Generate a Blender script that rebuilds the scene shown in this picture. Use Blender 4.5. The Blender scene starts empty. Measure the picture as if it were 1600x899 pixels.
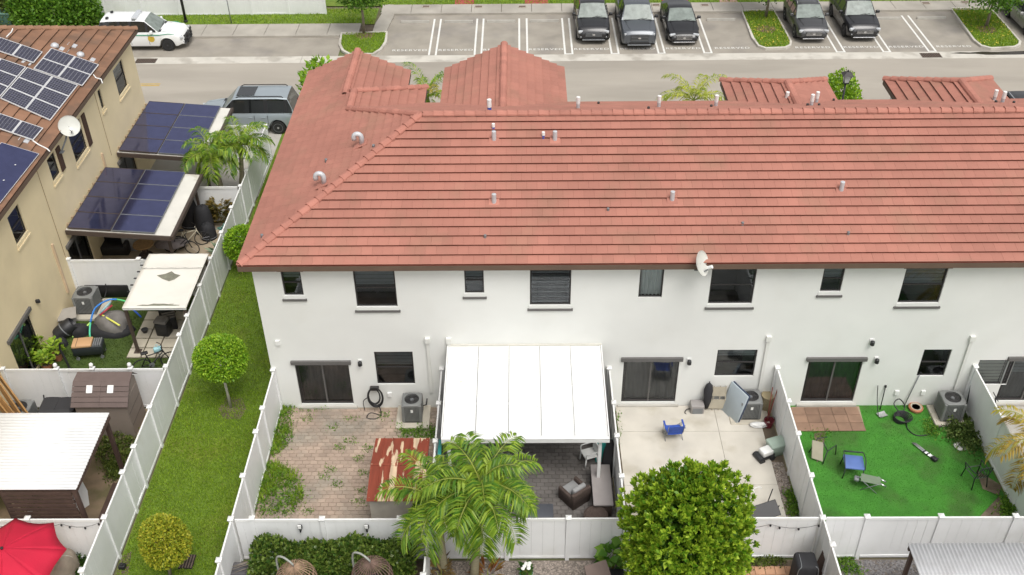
import bpy, bmesh, math, random
import numpy as np
from mathutils import Vector, Matrix
random.seed(7); RNG = np.random.default_rng(7)
SC = bpy.context.scene
# ---------------------------------------------------------------- camera (solved from the photo's vanishing points)
F_PX, PITCH, YAW, ROLL, CAM_H = 1598.85, 0.646549, -0.010615, 0.011669, 25.0
def _axes():
    cp, sp = math.cos(PITCH), math.sin(PITCH); cy, sy = math.cos(YAW), math.sin(YAW)
    f = Vector((sy*cp, cy*cp, -sp)); r = Vector((cy, -sy, 0)); d = f.cross(r)
    c, s = math.cos(ROLL), math.sin(ROLL)
    return c*r + s*d, -s*r + c*d, f
AR, AD, AF = _axes()
cd = bpy.data.cameras.new('camera'); cam = bpy.data.objects.new('camera', cd)
SC.collection.objects.link(cam); SC.camera = cam
cd.sensor_width = 36; cd.lens = F_PX/1600*36; cd.clip_start = .5; cd.clip_end = 3000
cam.matrix_world = Matrix(((AR.x, -AD.x, -AF.x, 0), (AR.y, -AD.y, -AF.y, 0), (AR.z, -AD.z, -AF.z, CAM_H), (0, 0, 0, 1)))
# ---------------------------------------------------------------- overcast sky and soft sun
SUN_EL, SUN_AZ = math.radians(62), math.radians(150)
w = bpy.data.worlds.new('World'); SC.world = w; w.use_nodes = True
nt = w.node_tree; nt.nodes.clear()
sky = nt.nodes.new('ShaderNodeTexSky'); sky.sky_type = 'NISHITA'; sky.sun_disc = False
sky.sun_elevation = SUN_EL; sky.sun_rotation = SUN_AZ; sky.air_density = 1.0; sky.dust_density = 4.0; sky.ozone_density = 1.0
hs = nt.nodes.new('ShaderNodeHueSaturation'); hs.inputs['Saturation'].default_value = .12
bg = nt.nodes.new('ShaderNodeBackground'); bg.inputs[1].default_value = 0.15
ow = nt.nodes.new('ShaderNodeOutputWorld')
nt.links.new(sky.outputs[0], hs.inputs['Color']); nt.links.new(hs.outputs[0], bg.inputs[0]); nt.links.new(bg.outputs[0], ow.inputs[0])
sl = bpy.data.lights.new('sun', 'SUN'); sl.energy = 1.5; sl.angle = math.radians(30); sl.color = (1, .96, .9)
so = bpy.data.objects.new('sun', sl); SC.collection.objects.link(so)
_sd = Vector((math.sin(SUN_AZ)*math.cos(SUN_EL), math.cos(SUN_AZ)*math.cos(SUN_EL), math.sin(SUN_EL)))
so.rotation_euler = _sd.to_track_quat('Z', 'Y').to_euler(); so.location = (0, 0, 60)
vs = SC.view_settings; vs.view_transform = 'Standard'; vs.look = 'None'; vs.gamma = 1; vs.use_curve_mapping = False
vs.exposure = 0.2
SC.render.film_transparent = False
try:
    SC.cycles.max_bounces = 6; SC.cycles.diffuse_bounces = 3; SC.cycles.transparent_max_bounces = 8
except Exception: pass

# ---------------------------------------------------------------- photo pixel (1600x899) -> place on a known plane
def _ray(u, v): return AR*((u-800)/F_PX) + AD*((v-449.5)/F_PX) + AF
CAMP = Vector((0, 0, CAM_H))
def at(u, v, z=0.0): d = _ray(u, v); return CAMP + d*((z-CAM_H)/d.z)
def aty(u, v, y): d = _ray(u, v); return CAMP + d*(y/d.y)
def atx(u, v, x): d = _ray(u, v); return CAMP + d*(x/d.x)

# ---------------------------------------------------------------- materials
_M = {}
def mat(name, col, rough=.7, metal=0., var=.12, vs_=3., island=0., bump=0., bs=60., col2=None, c2s=1.2, c2lo=.5, c2hi=.62, spec=.5, coat=0., objrand=0., stretch=None, trans=0., sub=0.):
    if name in _M: return _M[name]
    m = bpy.data.materials.new(name); m.use_nodes = True; n = m.node_tree.nodes; l = m.node_tree.links
    b = n['Principled BSDF']
    b.inputs['Roughness'].default_value = rough; b.inputs['Metallic'].default_value = metal
    b.inputs['Specular IOR Level'].default_value = spec; b.inputs['Coat Weight'].default_value = coat
    if coat: b.inputs['Coat Roughness'].default_value = .05
    g = n.new('ShaderNodeNewGeometry'); pos = g.outputs['Position']
    if stretch:
        mp = n.new('ShaderNodeMapping'); mp.inputs['Scale'].default_value = stretch; l.new(pos, mp.inputs['Vector']); pos = mp.outputs[0]
    def math_(op, a, bb):
        k = n.new('ShaderNodeMath'); k.operation = op
        for i, x in enumerate((a, bb)):
            if hasattr(x, 'links'): l.new(x, k.inputs[i])
            else: k.inputs[i].default_value = x
        return k.outputs[0]
    def noise(s, det=4):
        t = n.new('ShaderNodeTexNoise'); t.inputs['Scale'].default_value = s; t.inputs['Detail'].default_value = det
        l.new(pos, t.inputs['Vector']); return t.outputs['Fac']
    fac = None
    def add(x):
        nonlocal fac
        fac = x if fac is None else math_('MULTIPLY', fac, x)
    if var:
        add(math_('ADD', math_('MULTIPLY', noise(vs_, 6), 2*var*1.6), 1-var*1.6))
    if island:
        add(math_('ADD', math_('MULTIPLY', g.outputs['Random Per Island'], 2*island), 1-island))
    if objrand:
        oi = n.new('ShaderNodeObjectInfo')
        add(math_('ADD', math_('MULTIPLY', oi.outputs['Random'], 2*objrand), 1-objrand))
    base = None
    if col2 is not None:
        mx = n.new('ShaderNodeMix'); mx.data_type = 'RGBA'
        mr = n.new('ShaderNodeMapRange'); mr.inputs['From Min'].default_value = c2lo; mr.inputs['From Max'].default_value = c2hi
        l.new(noise(c2s, 8), mr.inputs['Value']); l.new(mr.outputs[0], mx.inputs[0])
        mx.inputs[6].default_value = (*col, 1); mx.inputs[7].default_value = (*col2, 1); base = mx.outputs[2]
    if fac is not None:
        mx = n.new('ShaderNodeMix'); mx.data_type = 'RGBA'; mx.blend_type = 'MULTIPLY'; mx.inputs[0].default_value = 1
        if base is None: mx.inputs[6].default_value = (*col, 1)
        else: l.new(base, mx.inputs[6])
        cb = n.new('ShaderNodeCombineColor')
        for i in range(3): l.new(fac, cb.inputs[i])
        l.new(cb.outputs[0], mx.inputs[7]); base = mx.outputs[2]
    if base is None: b.inputs['Base Color'].default_value = (*col, 1)
    else: l.new(base, b.inputs['Base Color'])
    if bump:
        bp = n.new('ShaderNodeBump'); bp.inputs['Strength'].default_value = bump; bp.inputs['Distance'].default_value = .02
        l.new(noise(bs, 5), bp.inputs['Height']); l.new(bp.outputs[0], b.inputs['Normal'])
    if trans or sub:
        b.inputs['Transmission Weight'].default_value = trans
    _M[name] = m; return m
def leafmat(name, c1, c2, rough=.5, island=.35):
    """leaf: colour runs between two greens leaf by leaf, with some light through the blade"""
    if name in _M: return _M[name]
    m = bpy.data.materials.new(name); m.use_nodes = True; n = m.node_tree.nodes; l = m.node_tree.links
    b = n['Principled BSDF']; b.inputs['Roughness'].default_value = rough; b.inputs['Specular IOR Level'].default_value = .35
    g = n.new('ShaderNodeNewGeometry'); mx = n.new('ShaderNodeMix'); mx.data_type = 'RGBA'
    l.new(g.outputs['Random Per Island'], mx.inputs[0]); mx.inputs[6].default_value = (*c1, 1); mx.inputs[7].default_value = (*c2, 1)
    l.new(mx.outputs[2], b.inputs['Base Color'])
    tr = n.new('ShaderNodeBsdfTranslucent'); l.new(mx.outputs[2], tr.inputs['Color'])
    ms = n.new('ShaderNodeMixShader'); ms.inputs[0].default_value = .3
    l.new(b.outputs[0], ms.inputs[1]); l.new(tr.outputs[0], ms.inputs[2]); l.new(ms.outputs[0], n['Material Output'].inputs['Surface'])
    _M[name] = m; return m
def glassmat(name, tint=(.5, .55, .58), refl=.12):
    if name in _M: return _M[name]
    m = bpy.data.materials.new(name); m.use_nodes = True; n = m.node_tree.nodes; l = m.node_tree.links; n.remove(n['Principled BSDF'])
    t = n.new('ShaderNodeBsdfTransparent'); t.inputs[0].default_value = (*tint, 1)
    g = n.new('ShaderNodeBsdfGlossy'); g.inputs['Roughness'].default_value = .03; g.inputs['Color'].default_value = (.9, .95, 1, 1)
    fr = n.new('ShaderNodeFresnel'); fr.inputs[0].default_value = 1.5
    ad = n.new('ShaderNodeMath'); ad.operation = 'ADD'; ad.inputs[1].default_value = refl; ad.use_clamp = True
    ms = n.new('ShaderNodeMixShader'); l.new(fr.outputs[0], ad.inputs[0]); l.new(ad.outputs[0], ms.inputs[0])
    l.new(t.outputs[0], ms.inputs[1]); l.new(g.outputs[0], ms.inputs[2]); l.new(ms.outputs[0], n['Material Output'].inputs['Surface'])
    _M[name] = m; return m

WHITE = mat('white vinyl', (.8, .805, .8), .45, var=.05, vs_=1.5, col2=(.66, .66, .62), c2s=.7, c2lo=.58, c2hi=.85)
DARK = mat('dark bronze metal', (.035, .032, .032), .45, var=.1)
BLACK = mat('black plastic', (.018, .018, .02), .5, var=.15)
GREYM = mat('grey metal', (.22, .23, .24), .5, metal=.3, var=.12)
WHITEP = mat('white paint', (.8, .8, .78), .5, var=.04)
CHROME = mat('bright metal', (.7, .7, .72), .25, metal=.9, var=.02)
CONC = mat('concrete', (.44, .42, .38), .85, var=.14, vs_=1.1, bump=.2, bs=40, col2=(.33, .31, .27), c2s=.9, c2lo=.52, c2hi=.8)

# ---------------------------------------------------------------- mesh building
COL = SC.collection
def rotz(a): return Matrix.Rotation(a, 4, 'Z')
def wloc(o):
    v = Vector((0, 0, 0))
    while o is not None: v = v + Vector(o.location); o = o.parent
    return v
class MB:
    def __init__(s): s.v = []; s.f = []; s.tm = None
    def add(s, vs, fs):
        b = len(s.v)
        if s.tm is not None: vs = [s.tm @ Vector(p) for p in vs]
        s.v += [tuple(p) for p in vs]; s.f += [tuple(b+i for i in f) for f in fs]; return s
    def box(s, x0, x1, y0, y1, z0, z1, M=None):
        vs = [Vector((x, y, z)) for z in (z0, z1) for x, y in ((x0, y0), (x1, y0), (x1, y1), (x0, y1))]
        if M is not None: vs = [M @ v for v in vs]
        return s.add(vs, [(3, 2, 1, 0), (4, 5, 6, 7), (0, 1, 5, 4), (1, 2, 6, 5), (2, 3, 7, 6), (3, 0, 4, 7)])
    def cbox(s, c, d, M=None):
        x, y, z = c; a, b, e = d[0]/2, d[1]/2, d[2]/2
        if M is None: return s.box(x-a, x+a, y-b, y+b, z-e, z+e)
        T = Matrix.Translation(c) @ M
        return s.box(-a, a, -b, b, -e, e, T)
    def rbox(s, c, d, r=.03, M=None, seg=3):
        """box with rounded vertical and top edges"""
        a, b, e = d[0]/2, d[1]/2, d[2]/2; r = min(r, a*.9, b*.9, e*.9)
        def ring(k, z):
            out = []
            for cx, cy, a0 in ((a-r, b-r, 0), (-a+r, b-r, 90), (-a+r, -b+r, 180), (a-r, -b+r, 270)):
                for i in range(seg+1):
                    t = math.radians(a0+90*i/seg); out.append(Vector((cx+k*r*math.cos(t), cy+k*r*math.sin(t), z)))
            return out
        rings = [ring(.6, -e), ring(1, -e+r*.4), ring(1, e-r), ring(.75, e-r*.3), ring(.3, e)]
        n = len(rings[0]); vs = [v for R in rings for v in R]
        fs = [tuple(reversed(range(n)))]
        for j in range(len(rings)-1):
            for i in range(n): fs.append((j*n+i, j*n+(i+1) % n, (j+1)*n+(i+1) % n, (j+1)*n+i))
        fs.append(tuple((len(rings)-1)*n+i for i in range(n)))
        T = Matrix.Translation(c) @ (M if M is not None else Matrix.Identity(4))
        return s.add([T @ v for v in vs], fs)
    def tube(s, pts, r, seg=6, caps=True):
        pts = [Vector(p) for p in pts]; n = len(pts); R = r if isinstance(r, (list, tuple)) else [r]*n
        vs = []; up = None
        for i, p in enumerate(pts):
            d = (pts[min(i+1, n-1)] - pts[max(i-1, 0)])
            d = d.normalized() if d.length > 1e-9 else Vector((0, 0, 1))
            if up is None: up = Vector((0, 0, 1)) if abs(d.z) < .9 else Vector((1, 0, 0))
            a = d.cross(up)
            if a.length < 1e-6: a = d.cross(Vector((0, 1, 0)))
            a.normalize(); b = a.cross(d).normalized(); up = b
            for k in range(seg):
                t = 2*math.pi*k/seg; vs.append(p + (a*math.cos(t) + b*math.sin(t))*R[i])
        fs = [(i*seg+k, i*seg+(k+1) % seg, (i+1)*seg+(k+1) % seg, (i+1)*seg+k) for i in range(n-1) for k in range(seg)]
        if caps: fs += [tuple(reversed(range(seg))), tuple((n-1)*seg+k for k in range(seg))]
        return s.add(vs, fs)
    def lathe(s, prof, c=(0, 0, 0), seg=16, M=None):
        vs = []; c = Vector(c)
        for r, z in prof:
            for k in range(seg):
                t = 2*math.pi*k/seg; q = Vector((r*math.cos(t), r*math.sin(t), z))
                vs.append((M @ q if M is not None else q) + c)
        m = len(prof)
        fs = [(i*seg+k, i*seg+(k+1) % seg, (i+1)*seg+(k+1) % seg, (i+1)*seg+k) for i in range(m-1) for k in range(seg)]
        fs += [tuple(reversed(range(seg))), tuple((m-1)*seg+k for k in range(seg))]
        return s.add(vs, fs)
    def prism(s, poly, z0, z1, M=None):
        n = len(poly); vs = [Vector((p[0], p[1], z0)) for p in poly] + [Vector((p[0], p[1], z1)) for p in poly]
        if M is not None: vs = [M @ v for v in vs]
        return s.add(vs, [tuple(reversed(range(n))), tuple(range(n, 2*n))] + [(i, (i+1) % n, n+(i+1) % n, n+i) for i in range(n)])
    def poly(s, pts): return s.add(pts, [tuple(range(len(pts)))])
    def grid(s, P):
        """P[i][j] points -> quads"""
        n, m = len(P), len(P[0])
        return s.add([p for r in P for p in r], [(i*m+j, i*m+j+1, (i+1)*m+j+1, (i+1)*m+j) for i in range(n-1) for j in range(m-1)])
    def slab(s, pts, nrm, th):
        """flat polygon given thickness along -nrm"""
        pts = [Vector(p) for p in pts]; o = Vector(nrm)*th; n = len(pts)
        return s.add(pts + [p-o for p in pts], [tuple(range(n)), tuple(reversed(range(n, 2*n)))] + [((i+1) % n, i, n+i, n+(i+1) % n) for i in range(n)])
    def mesh(s, name, m, smooth=False, local=None):
        me = bpy.data.meshes.new(name)
        v = s.v if local is None else [(a-local.x, b-local.y, c-local.z) for a, b, c in s.v]
        me.from_pydata(v, [], s.f); me.materials.append(m)
        if smooth:
            me.polygons.foreach_set('use_smooth', [True]*len(me.polygons))
        me.update(); return me
    def build(s, name, m, parent=None, world=False, smooth=False, bevel=0, solid=0, sub=0, auto=0):
        me = s.mesh(name, m, smooth or sub > 0, wloc(parent) if (world and parent) else None)
        o = bpy.data.objects.new(name, me); COL.objects.link(o); o.parent = parent
        if solid: k = o.modifiers.new('solid', 'SOLIDIFY'); k.thickness = solid; k.offset = 0
        if sub: k = o.modifiers.new('sub', 'SUBSURF'); k.levels = sub; k.render_levels = sub
        if bevel: k = o.modifiers.new('bevel', 'BEVEL'); k.width = bevel; k.segments = 2; k.limit_method = 'ANGLE'
        if smooth and auto: 
            me.set_sharp_from_angle(angle=math.radians(auto))
        return o
def npmesh(name, V, Fq, m, parent=None, smooth=False):
    """fast mesh from numpy arrays, faces all the same length"""
    me = bpy.data.meshes.new(name); k = Fq.shape[1]
    me.vertices.add(len(V)); me.vertices.foreach_set('co', V.astype(np.float32).ravel())
    me.loops.add(Fq.size); me.loops.foreach_set('vertex_index', Fq.astype(np.int32).ravel())
    me.polygons.add(len(Fq)); me.polygons.foreach_set('loop_start', np.arange(0, Fq.size, k, dtype=np.int32))
    if smooth: me.polygons.foreach_set('use_smooth', np.ones(len(Fq), dtype=bool))
    me.update(calc_edges=True); me.materials.append(m)
    o = bpy.data.objects.new(name, me); COL.objects.link(o); o.parent = parent; return o
def tag(o, label, cat, group=None, kind=None):
    if label: o['label'] = label
    if cat: o['category'] = cat
    if group: o['group'] = group
    if kind: o['kind'] = kind
    return o
def thing(name, loc, label, cat, rz=0, group=None):
    o = bpy.data.objects.new(name, None); COL.objects.link(o); o.location = loc; o.rotation_euler = (0, 0, rz)
    o.empty_display_size = .2
    return tag(o, label, cat, group)
def struct(o): o['kind'] = 'structure'; return o
def stuff(o): o['kind'] = 'stuff'; return o
def copy_tree(o, parent=None):
    c = o.copy(); COL.objects.link(c); c.parent = parent
    for ch in list(o.children): copy_tree(ch, c)
    return c
def clip(poly, a, b):
    """keep the side left of a->b (2D)"""
    out = []; n = len(poly)
    def sd(p): return (b[0]-a[0])*(p[1]-a[1]) - (b[1]-a[1])*(p[0]-a[0])
    for i in range(n):
        p, q = poly[i], poly[(i+1) % n]; sp, sq = sd(p), sd(q)
        if sp >= -1e-9: out.append(p)
        if (sp > 1e-9 and sq < -1e-9) or (sp < -1e-9 and sq > 1e-9):
            t = sp/(sp-sq); out.append((p[0]+(q[0]-p[0])*t, p[1]+(q[1]-p[1])*t))
    return out
def clip_poly(poly, convex):
    for i in range(len(convex)):
        poly = clip(poly, convex[i], convex[(i+1) % len(convex)])
        if len(poly) < 3: return []
    return poly
def area(p): return abs(sum(p[i][0]*p[(i+1) % len(p)][1]-p[(i+1) % len(p)][0]*p[i][1] for i in range(len(p))))/2
# ================================================================ the setting: ground, road, parking, yards
GRASSM = mat('lawn soil', (.12, .19, .02), .95, var=.3, vs_=2.2, bump=.5, bs=30, col2=(.16, .19, .025), c2s=.6, c2lo=.5, c2hi=.75)
BLADE = leafmat('grass blades', (.15, .27, .014), (.36, .5, .045), .6)
BLADE2 = leafmat('dry grass blades', (.12, .16, .02), (.3, .3, .06), .6)
DIRT = mat('bare soil', (.13, .1, .07), .95, var=.3, vs_=3, bump=.6, bs=25, col2=(.2, .16, .11), c2s=2)
ASPH = mat('asphalt', (.37, .335, .285), .9, var=.12, vs_=.35, bump=.25, bs=90, col2=(.325, .295, .25), c2s=.25, stretch=(.35, 1.6, 1))
ASPH2 = mat('parking asphalt', (.315, .285, .24), .9, var=.2, vs_=.8, bump=.25, bs=90, col2=(.23, .21, .19), c2s=.45, c2lo=.5, c2hi=.75)
GUTTER = mat('gutter concrete', (.55, .52, .46), .85, var=.14, vs_=1.2, col2=(.4, .37, .32), c2s=.8)
WALK = mat('sidewalk concrete', (.4, .37, .32), .85, var=.16, vs_=.9, col2=(.3, .275, .235), c2s=.5, c2lo=.45, c2hi=.75)
PAINT = mat('road paint', (.72, .71, .67), .7, var=.12, vs_=6)
def sheet(name, pts, m, z=0.0, kind='structure'):
    o = MB().poly([(p[0], p[1], z) for p in pts]).build(name, m); o['kind'] = kind; return o
def rect(x0, x1, y0, y1): return [(x0, y0), (x1, y0), (x1, y1), (x0, y1)]
def px(pts, z=0.0): return [tuple(at(u, v, z)[:2]) for u, v in pts]
def inside(poly, X, Y):
    r = np.zeros(len(X), bool); n = len(poly)
    for i in range(n):
        x0, y0 = poly[i]; x1, y1 = poly[(i+1) % n]
        c = ((y0 > Y) != (y1 > Y)) & (X < (x1-x0)*(Y-y0)/((y1-y0) if abs(y1-y0) > 1e-9 else 1e-9)+x0); r ^= c
    return r
def tufts(name, poly, dens, h, m, z=0.0, wid=.02, lean=.6, edge=None, parent=None, patch=0):
    """grass: real blades, three-pointed leaves standing on the ground"""
    P = np.array(poly); lo, hi = P.min(0), P.max(0); n = int((hi[0]-lo[0])*(hi[1]-lo[1])*dens)
    x = RNG.uniform(lo[0], hi[0], n); y = RNG.uniform(lo[1], hi[1], n); k = inside(poly, x, y); x, y = x[k], y[k]
    if patch:
        q = np.sin(x*2.1+1.3)+np.sin(y*1.7+x*.8)+np.sin(x*4.3-y*3.1)*.7+.8*np.sin(x*9+y*7)*np.sin(y*11-x*5); kk = q+RNG.normal(0, .5, len(x)) > patch-1; x, y = x[kk], y[kk]
    n = len(x); a = RNG.uniform(0, 2*np.pi, n); hh = h*RNG.uniform(.5, 1.25, n); L = lean*hh*RNG.uniform(.2, 1, n); b = RNG.uniform(0, 2*np.pi, n)
    dx, dy = np.cos(a)*wid*hh/h, np.sin(a)*wid*hh/h
    V = np.zeros((n, 3, 3)); V[:, 0] = np.stack([x-dx, y-dy, np.full(n, z)], 1); V[:, 1] = np.stack([x+dx, y+dy, np.full(n, z)], 1)
    V[:, 2] = np.stack([x+L*np.cos(b), y+L*np.sin(b), z+hh], 1)
    o = npmesh(name, V.reshape(-1, 3), np.arange(n*3).reshape(-1, 3), m, parent); return stuff(o)

sheet('ground', rect(-420, 420, -200, 700), mat('earth', (.16, .14, .085), .95, var=.3, vs_=.3, bump=.4, bs=8, col2=(.09, .13, .03), c2s=.2), -.03)
# --- road and parking
road = sheet('road', rect(-90, 90, 46.5, 54.63), ASPH, 0)
sheet('driveway_apron', rect(-90, 90, 40.2, 46.5), CONC, -.004)
for x0, x1 in ((-90, -12.62), (-12.6, 90)):
    g_ = MB().box(x0, x1, 54.63, 55.53, -.1, .006).build('gutter', GUTTER); struct(g_)
lane = sheet('parking_lane', rect(-90, at(534, 70).x, 55.53, 58.2), ASPH2, .002)
XL, XR = at(604, 60).x, 90
parking = sheet('parking_lot', rect(XL-.6, 60, 55.53, 61.5), ASPH2, .002)
for x0, y0 in ((-20.6, 51.78), (-20.6, 51.98)):                                  # broken yellow centre line
    sheet('centre_line', rect(-60, at(249, 134).x, y0, y0+.1), mat('yellow paint', (.5, .33, .05), .7, var=.2, vs_=5), .004)
# kerbs + sidewalks
kb = MB()
kerb = MB().box(-60, at(530, 60).x, 58.2, 58.36, -.1, .13).build('kerb', WALK); struct(kerb)
kerb2 = MB().box(XL, 60, 61.5, 61.66, -.1, .13).build('kerb', WALK); struct(kerb2)
def walk_slabs(name, x0, x1, y0, y1, step, z=.12):
    n = int((x1-x0)/step)
    par = sheet(name, rect(x0, x1, y0, y1), DIRT, .01)
    me = MB().box(0, step-.03, 0, y1-y0, 0, z-.012).mesh('slab', WALK)
    for i in range(n):
        o = bpy.data.objects.new('slab', me); COL.objects.link(o); o.parent = par; o.location = (x0+i*step, y0, .012)
walk_slabs('sidewalk', -42, at(590, 50).x-.2, 58.365, 60.05, 1.9)
walk_slabs('sidewalk', at(596, 20).x, 42, 61.665, 63.0, 1.9)
# concrete walk that joins the two sidewalks beside the tree island
o = MB().prism(px([(587, 39), (606, 10), (616, 10), (616, 27), (603, 53), (582, 53)]), .0, .115).build('sidewalk_link', WALK); struct(o)
# grass verges
VERGE = sheet('verge', rect(-60, at(588, 30).x, 60.05, 62.6), GRASSM, .05)
sheet('verge', rect(-60, 60, 63.0, 90), GRASSM, .055)
tufts('grass', rect(-34, at(586, 30).x, 60.1, 62.6), 150, .1, BLADE, .05, .03)
tufts('grass', rect(-9, 30, 63.05, 65), 150, .1, BLADE, .055, .03)
# coloured entry walks that cross the far verge
for a, b, c in ((711, 741, (.35, .07, .06)), (820, 856, (.35, .07, .06)), (1124, 1152, (.42, .27, .22))):
    sheet('entry_walk', rect(at(a, 4).x, at(b, 4).x, 63.0, 70), mat('entry paver %d' % a, c, .85, var=.2, vs_=4), .075)
# stall stripes, wheel stops and painted RESERVED
sx = [at(u, v).x for u, v in ((670, 87), (680.7, 87), (741.4, 86.6), (752, 86.6), (811.5, 86), (824, 86), (883, 84), (894.5, 84), (955.6, 83.6), (966.6, 83.6), (1029, 83), (1038.5, 83), (1100.6, 83), (1112, 83),
      (1307.7, 81.6), (1319.6, 81), (1380, 80.4), (1391, 81), (1450.6, 79.4), (1462, 80))]
for i, x in enumerate(sx):
    sheet('stall_line', rect(x-.055, x+.055, 55.55, 60.9), PAINT, .007)
    if i % 2 == 0 and i > 5: sheet('stall_line', rect(x+.06, sx[i+1]-.06, 55.55, 55.66), PAINT, .0072)
stop_m = mat('wheel stop concrete', (.4, .38, .34), .9, var=.18)
def wheel_stop(x, lab):
    w_ = 1.75; poly = [(-.09, 0), (.09, 0), (.06, .13), (-.06, .13)]
    m = MB(); m.prism(poly, -w_/2, w_/2, Matrix.Translation((x, 60.35, .004)) @ Matrix(((0, 0, 1, 0), (1, 0, 0, 0), (0, 1, 0, 0), (0, 0, 0, 1))))
    tag(m.build('wheel_stop', stop_m), lab, 'wheel stop', 'concrete wheel stops')
def stall_text(x):
    c = bpy.data.curves.new('lettering', 'FONT'); c.body = 'RESERVED'; c.size = .62; c.align_x = 'CENTER'; c.space_character = 1.15
    t = bpy.data.objects.new('lettering', c); me = bpy.data.meshes.new_from_object(t); bpy.data.objects.remove(t)
    me.materials.clear(); me.materials.append(PAINT)
    t = bpy.data.objects.new('lettering', me); COL.objects.link(t); t.parent = parking; t.location = (x, 56.15, .0074); t.scale = (.66, .55, 1)
stalls = [(XL+.35+sx[0])/2] + [(sx[i]+sx[i+1])/2 for i in (1, 3, 5, 7, 9, 11)] + [(sx[13]+at(1172, 60).x)/2] + [(sx[14]-1.25)] + [(sx[i]+sx[i+1])/2 for i in (15, 17)] + [sx[19]+1.25]
for i, x in enumerate(stalls): stall_text(x)
for i, lab in ((0, 'wheel stop in the stall beside the small grass island with a tree'), (1, 'wheel stop in the second empty stall from the small grass island'), (2, 'wheel stop in the third empty stall from the small grass island'), (3, 'wheel stop in the empty stall beside the black suv'), (7, 'wheel stop in the empty stall beyond the black sedan'), (10, 'wheel stop in the empty stall beside the suv with bright rails'), (11, 'wheel stop in the stall beside the island with yellow leaves')):
    wheel_stop(stalls[i], lab)
# planted islands with kerb
def island(pts, hole=True):
    P = px(pts); c = np.mean(np.array(P), 0)
    k = MB(); n = len(P); I = [tuple(c+(np.array(p)-c)*(1-.16/max(.2, np.linalg.norm(np.array(p)-c)))) for p in P]
    for i in range(n):
        j = (i+1) % n; a, b, d, e = P[i], P[j], I[j], I[i]
        k.add([(a[0], a[1], 0), (b[0], b[1], 0), (b[0], b[1], .14), (a[0], a[1], .14), (e[0], e[1], .14), (d[0], d[1], .14), (e[0], e[1], .05), (d[0], d[1], .05)], [(0, 1, 2, 3), (3, 2, 5, 4), (4, 5, 7, 6)])
    kk = k.build('island_kerb', GUTTER); struct(kk)
    s = sheet('island_bed', I, GRASSM, .1); tufts('grass', I, 260, .1, BLADE, .1, .03); return I
ISL1 = island([(533, 54), (606, 52), (605, 68), (597, 80), (584, 88), (545, 88), (534, 82), (529, 72)])
ISL2 = island([(1158, 19), (1208, 17), (1224, 44), (1237, 68), (1236, 74), (1228, 78), (1196, 79), (1184, 75), (1174, 62)])
ISL3 = island([(1484, 15), (1546, 14), (1570, 40), (1595, 68), (1594, 73), (1586, 77), (1548, 79), (1532, 75), (1520, 66)])
ISL4 = None
# drains and meter lids
IRON = mat('rusty iron', (.16, .115, .09), .8, var=.3, vs_=20)
def grate(x, y, w, d, bars, lab, name='drain_grate', mm=IRON, z=.008):
    t = thing(name, (x, y, 0), lab, 'drain')
    MB().box(-w/2, w/2, -d/2, d/2, -.05, z).build('frame', mat('drain pit', (.03, .025, .02), .9), t)
    me = MB().box(-.018, .018, -d*.23, d*.23, 0, .016).mesh('bar', mm)
    for r in (-1, 1):
        for i in range(bars):
            b = bpy.data.objects.new('bar', me); COL.objects.link(b); b.parent = t; b.location = (-w/2+(i+.5)*w/bars, r*d*.25, z)
p = at(1452, 83.5); grate(p.x, 55.05, 1.15, .62, 12, 'rusty iron storm drain grate in the concrete gutter by a tree island')
p = at(228, 96); grate(p.x, 55.05, 1.2, .62, 12, 'rusty iron storm drain grate in the gutter by the brown roofed house')
for u, v in ((666, 14), (748, 14), (816, 14), (1025, 11.5), (1101, 11.5), (1446, 8.5), (1507, 7)):
    p = at(u, v); t = thing('meter_box', (p.x, p.y, .12), 'small brown meter box lid set in the sidewalk', 'meter box', group='meter boxes in the sidewalk')
    MB().rbox((0, 0, .012), (.52, .34, .03), .04).build('rim', mat('meter rim', (.4, .36, .3), .8), t)
    MB().rbox((0, 0, .03), (.42, .25, .03), .04).build('lid', IRON, t)

sheet('puddle', [(a_.x, a_.y) for a_ in [at(u, v) for u, v in ((1484, 83.5), (1500, 82), (1516, 82.5), (1535, 81), (1560, 81.5), (1600, 80), (1640, 80), (1640, 85), (1600, 85.5), (1570, 86), (1540, 86), (1524, 84.5), (1500, 84.5))]], mat('wet dirt', (.035, .028, .02), .25, var=.3, vs_=4), .011)
# --- side lawn between the two rows of houses
sheet('lawn', rect(-12.1, -8.45, 8, 46.4), GRASSM, 0)
for nm, dn, hh, y0, y1 in (('a', 1500, .06, 13, 27), ('b', 700, .065, 27, 44)):
    tufts('grass', rect(-12.05, -8.5, y0, y1), dn, hh, BLADE, 0, .015)
tufts('grass', rect(-12.05, -8.5, 13, 44), 110, .06, BLADE2, .0, .02, patch=1.2)
sheet('bare_earth', [(p_[0], p_[1]) for p_ in px([(340, 640), (355, 620), (378, 622), (385, 640), (375, 655), (350, 655)])], DIRT, .004)
sheet('bare_earth', px([(180, 899), (192, 868), (206, 862), (200, 899)]), DIRT, .004)

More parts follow.
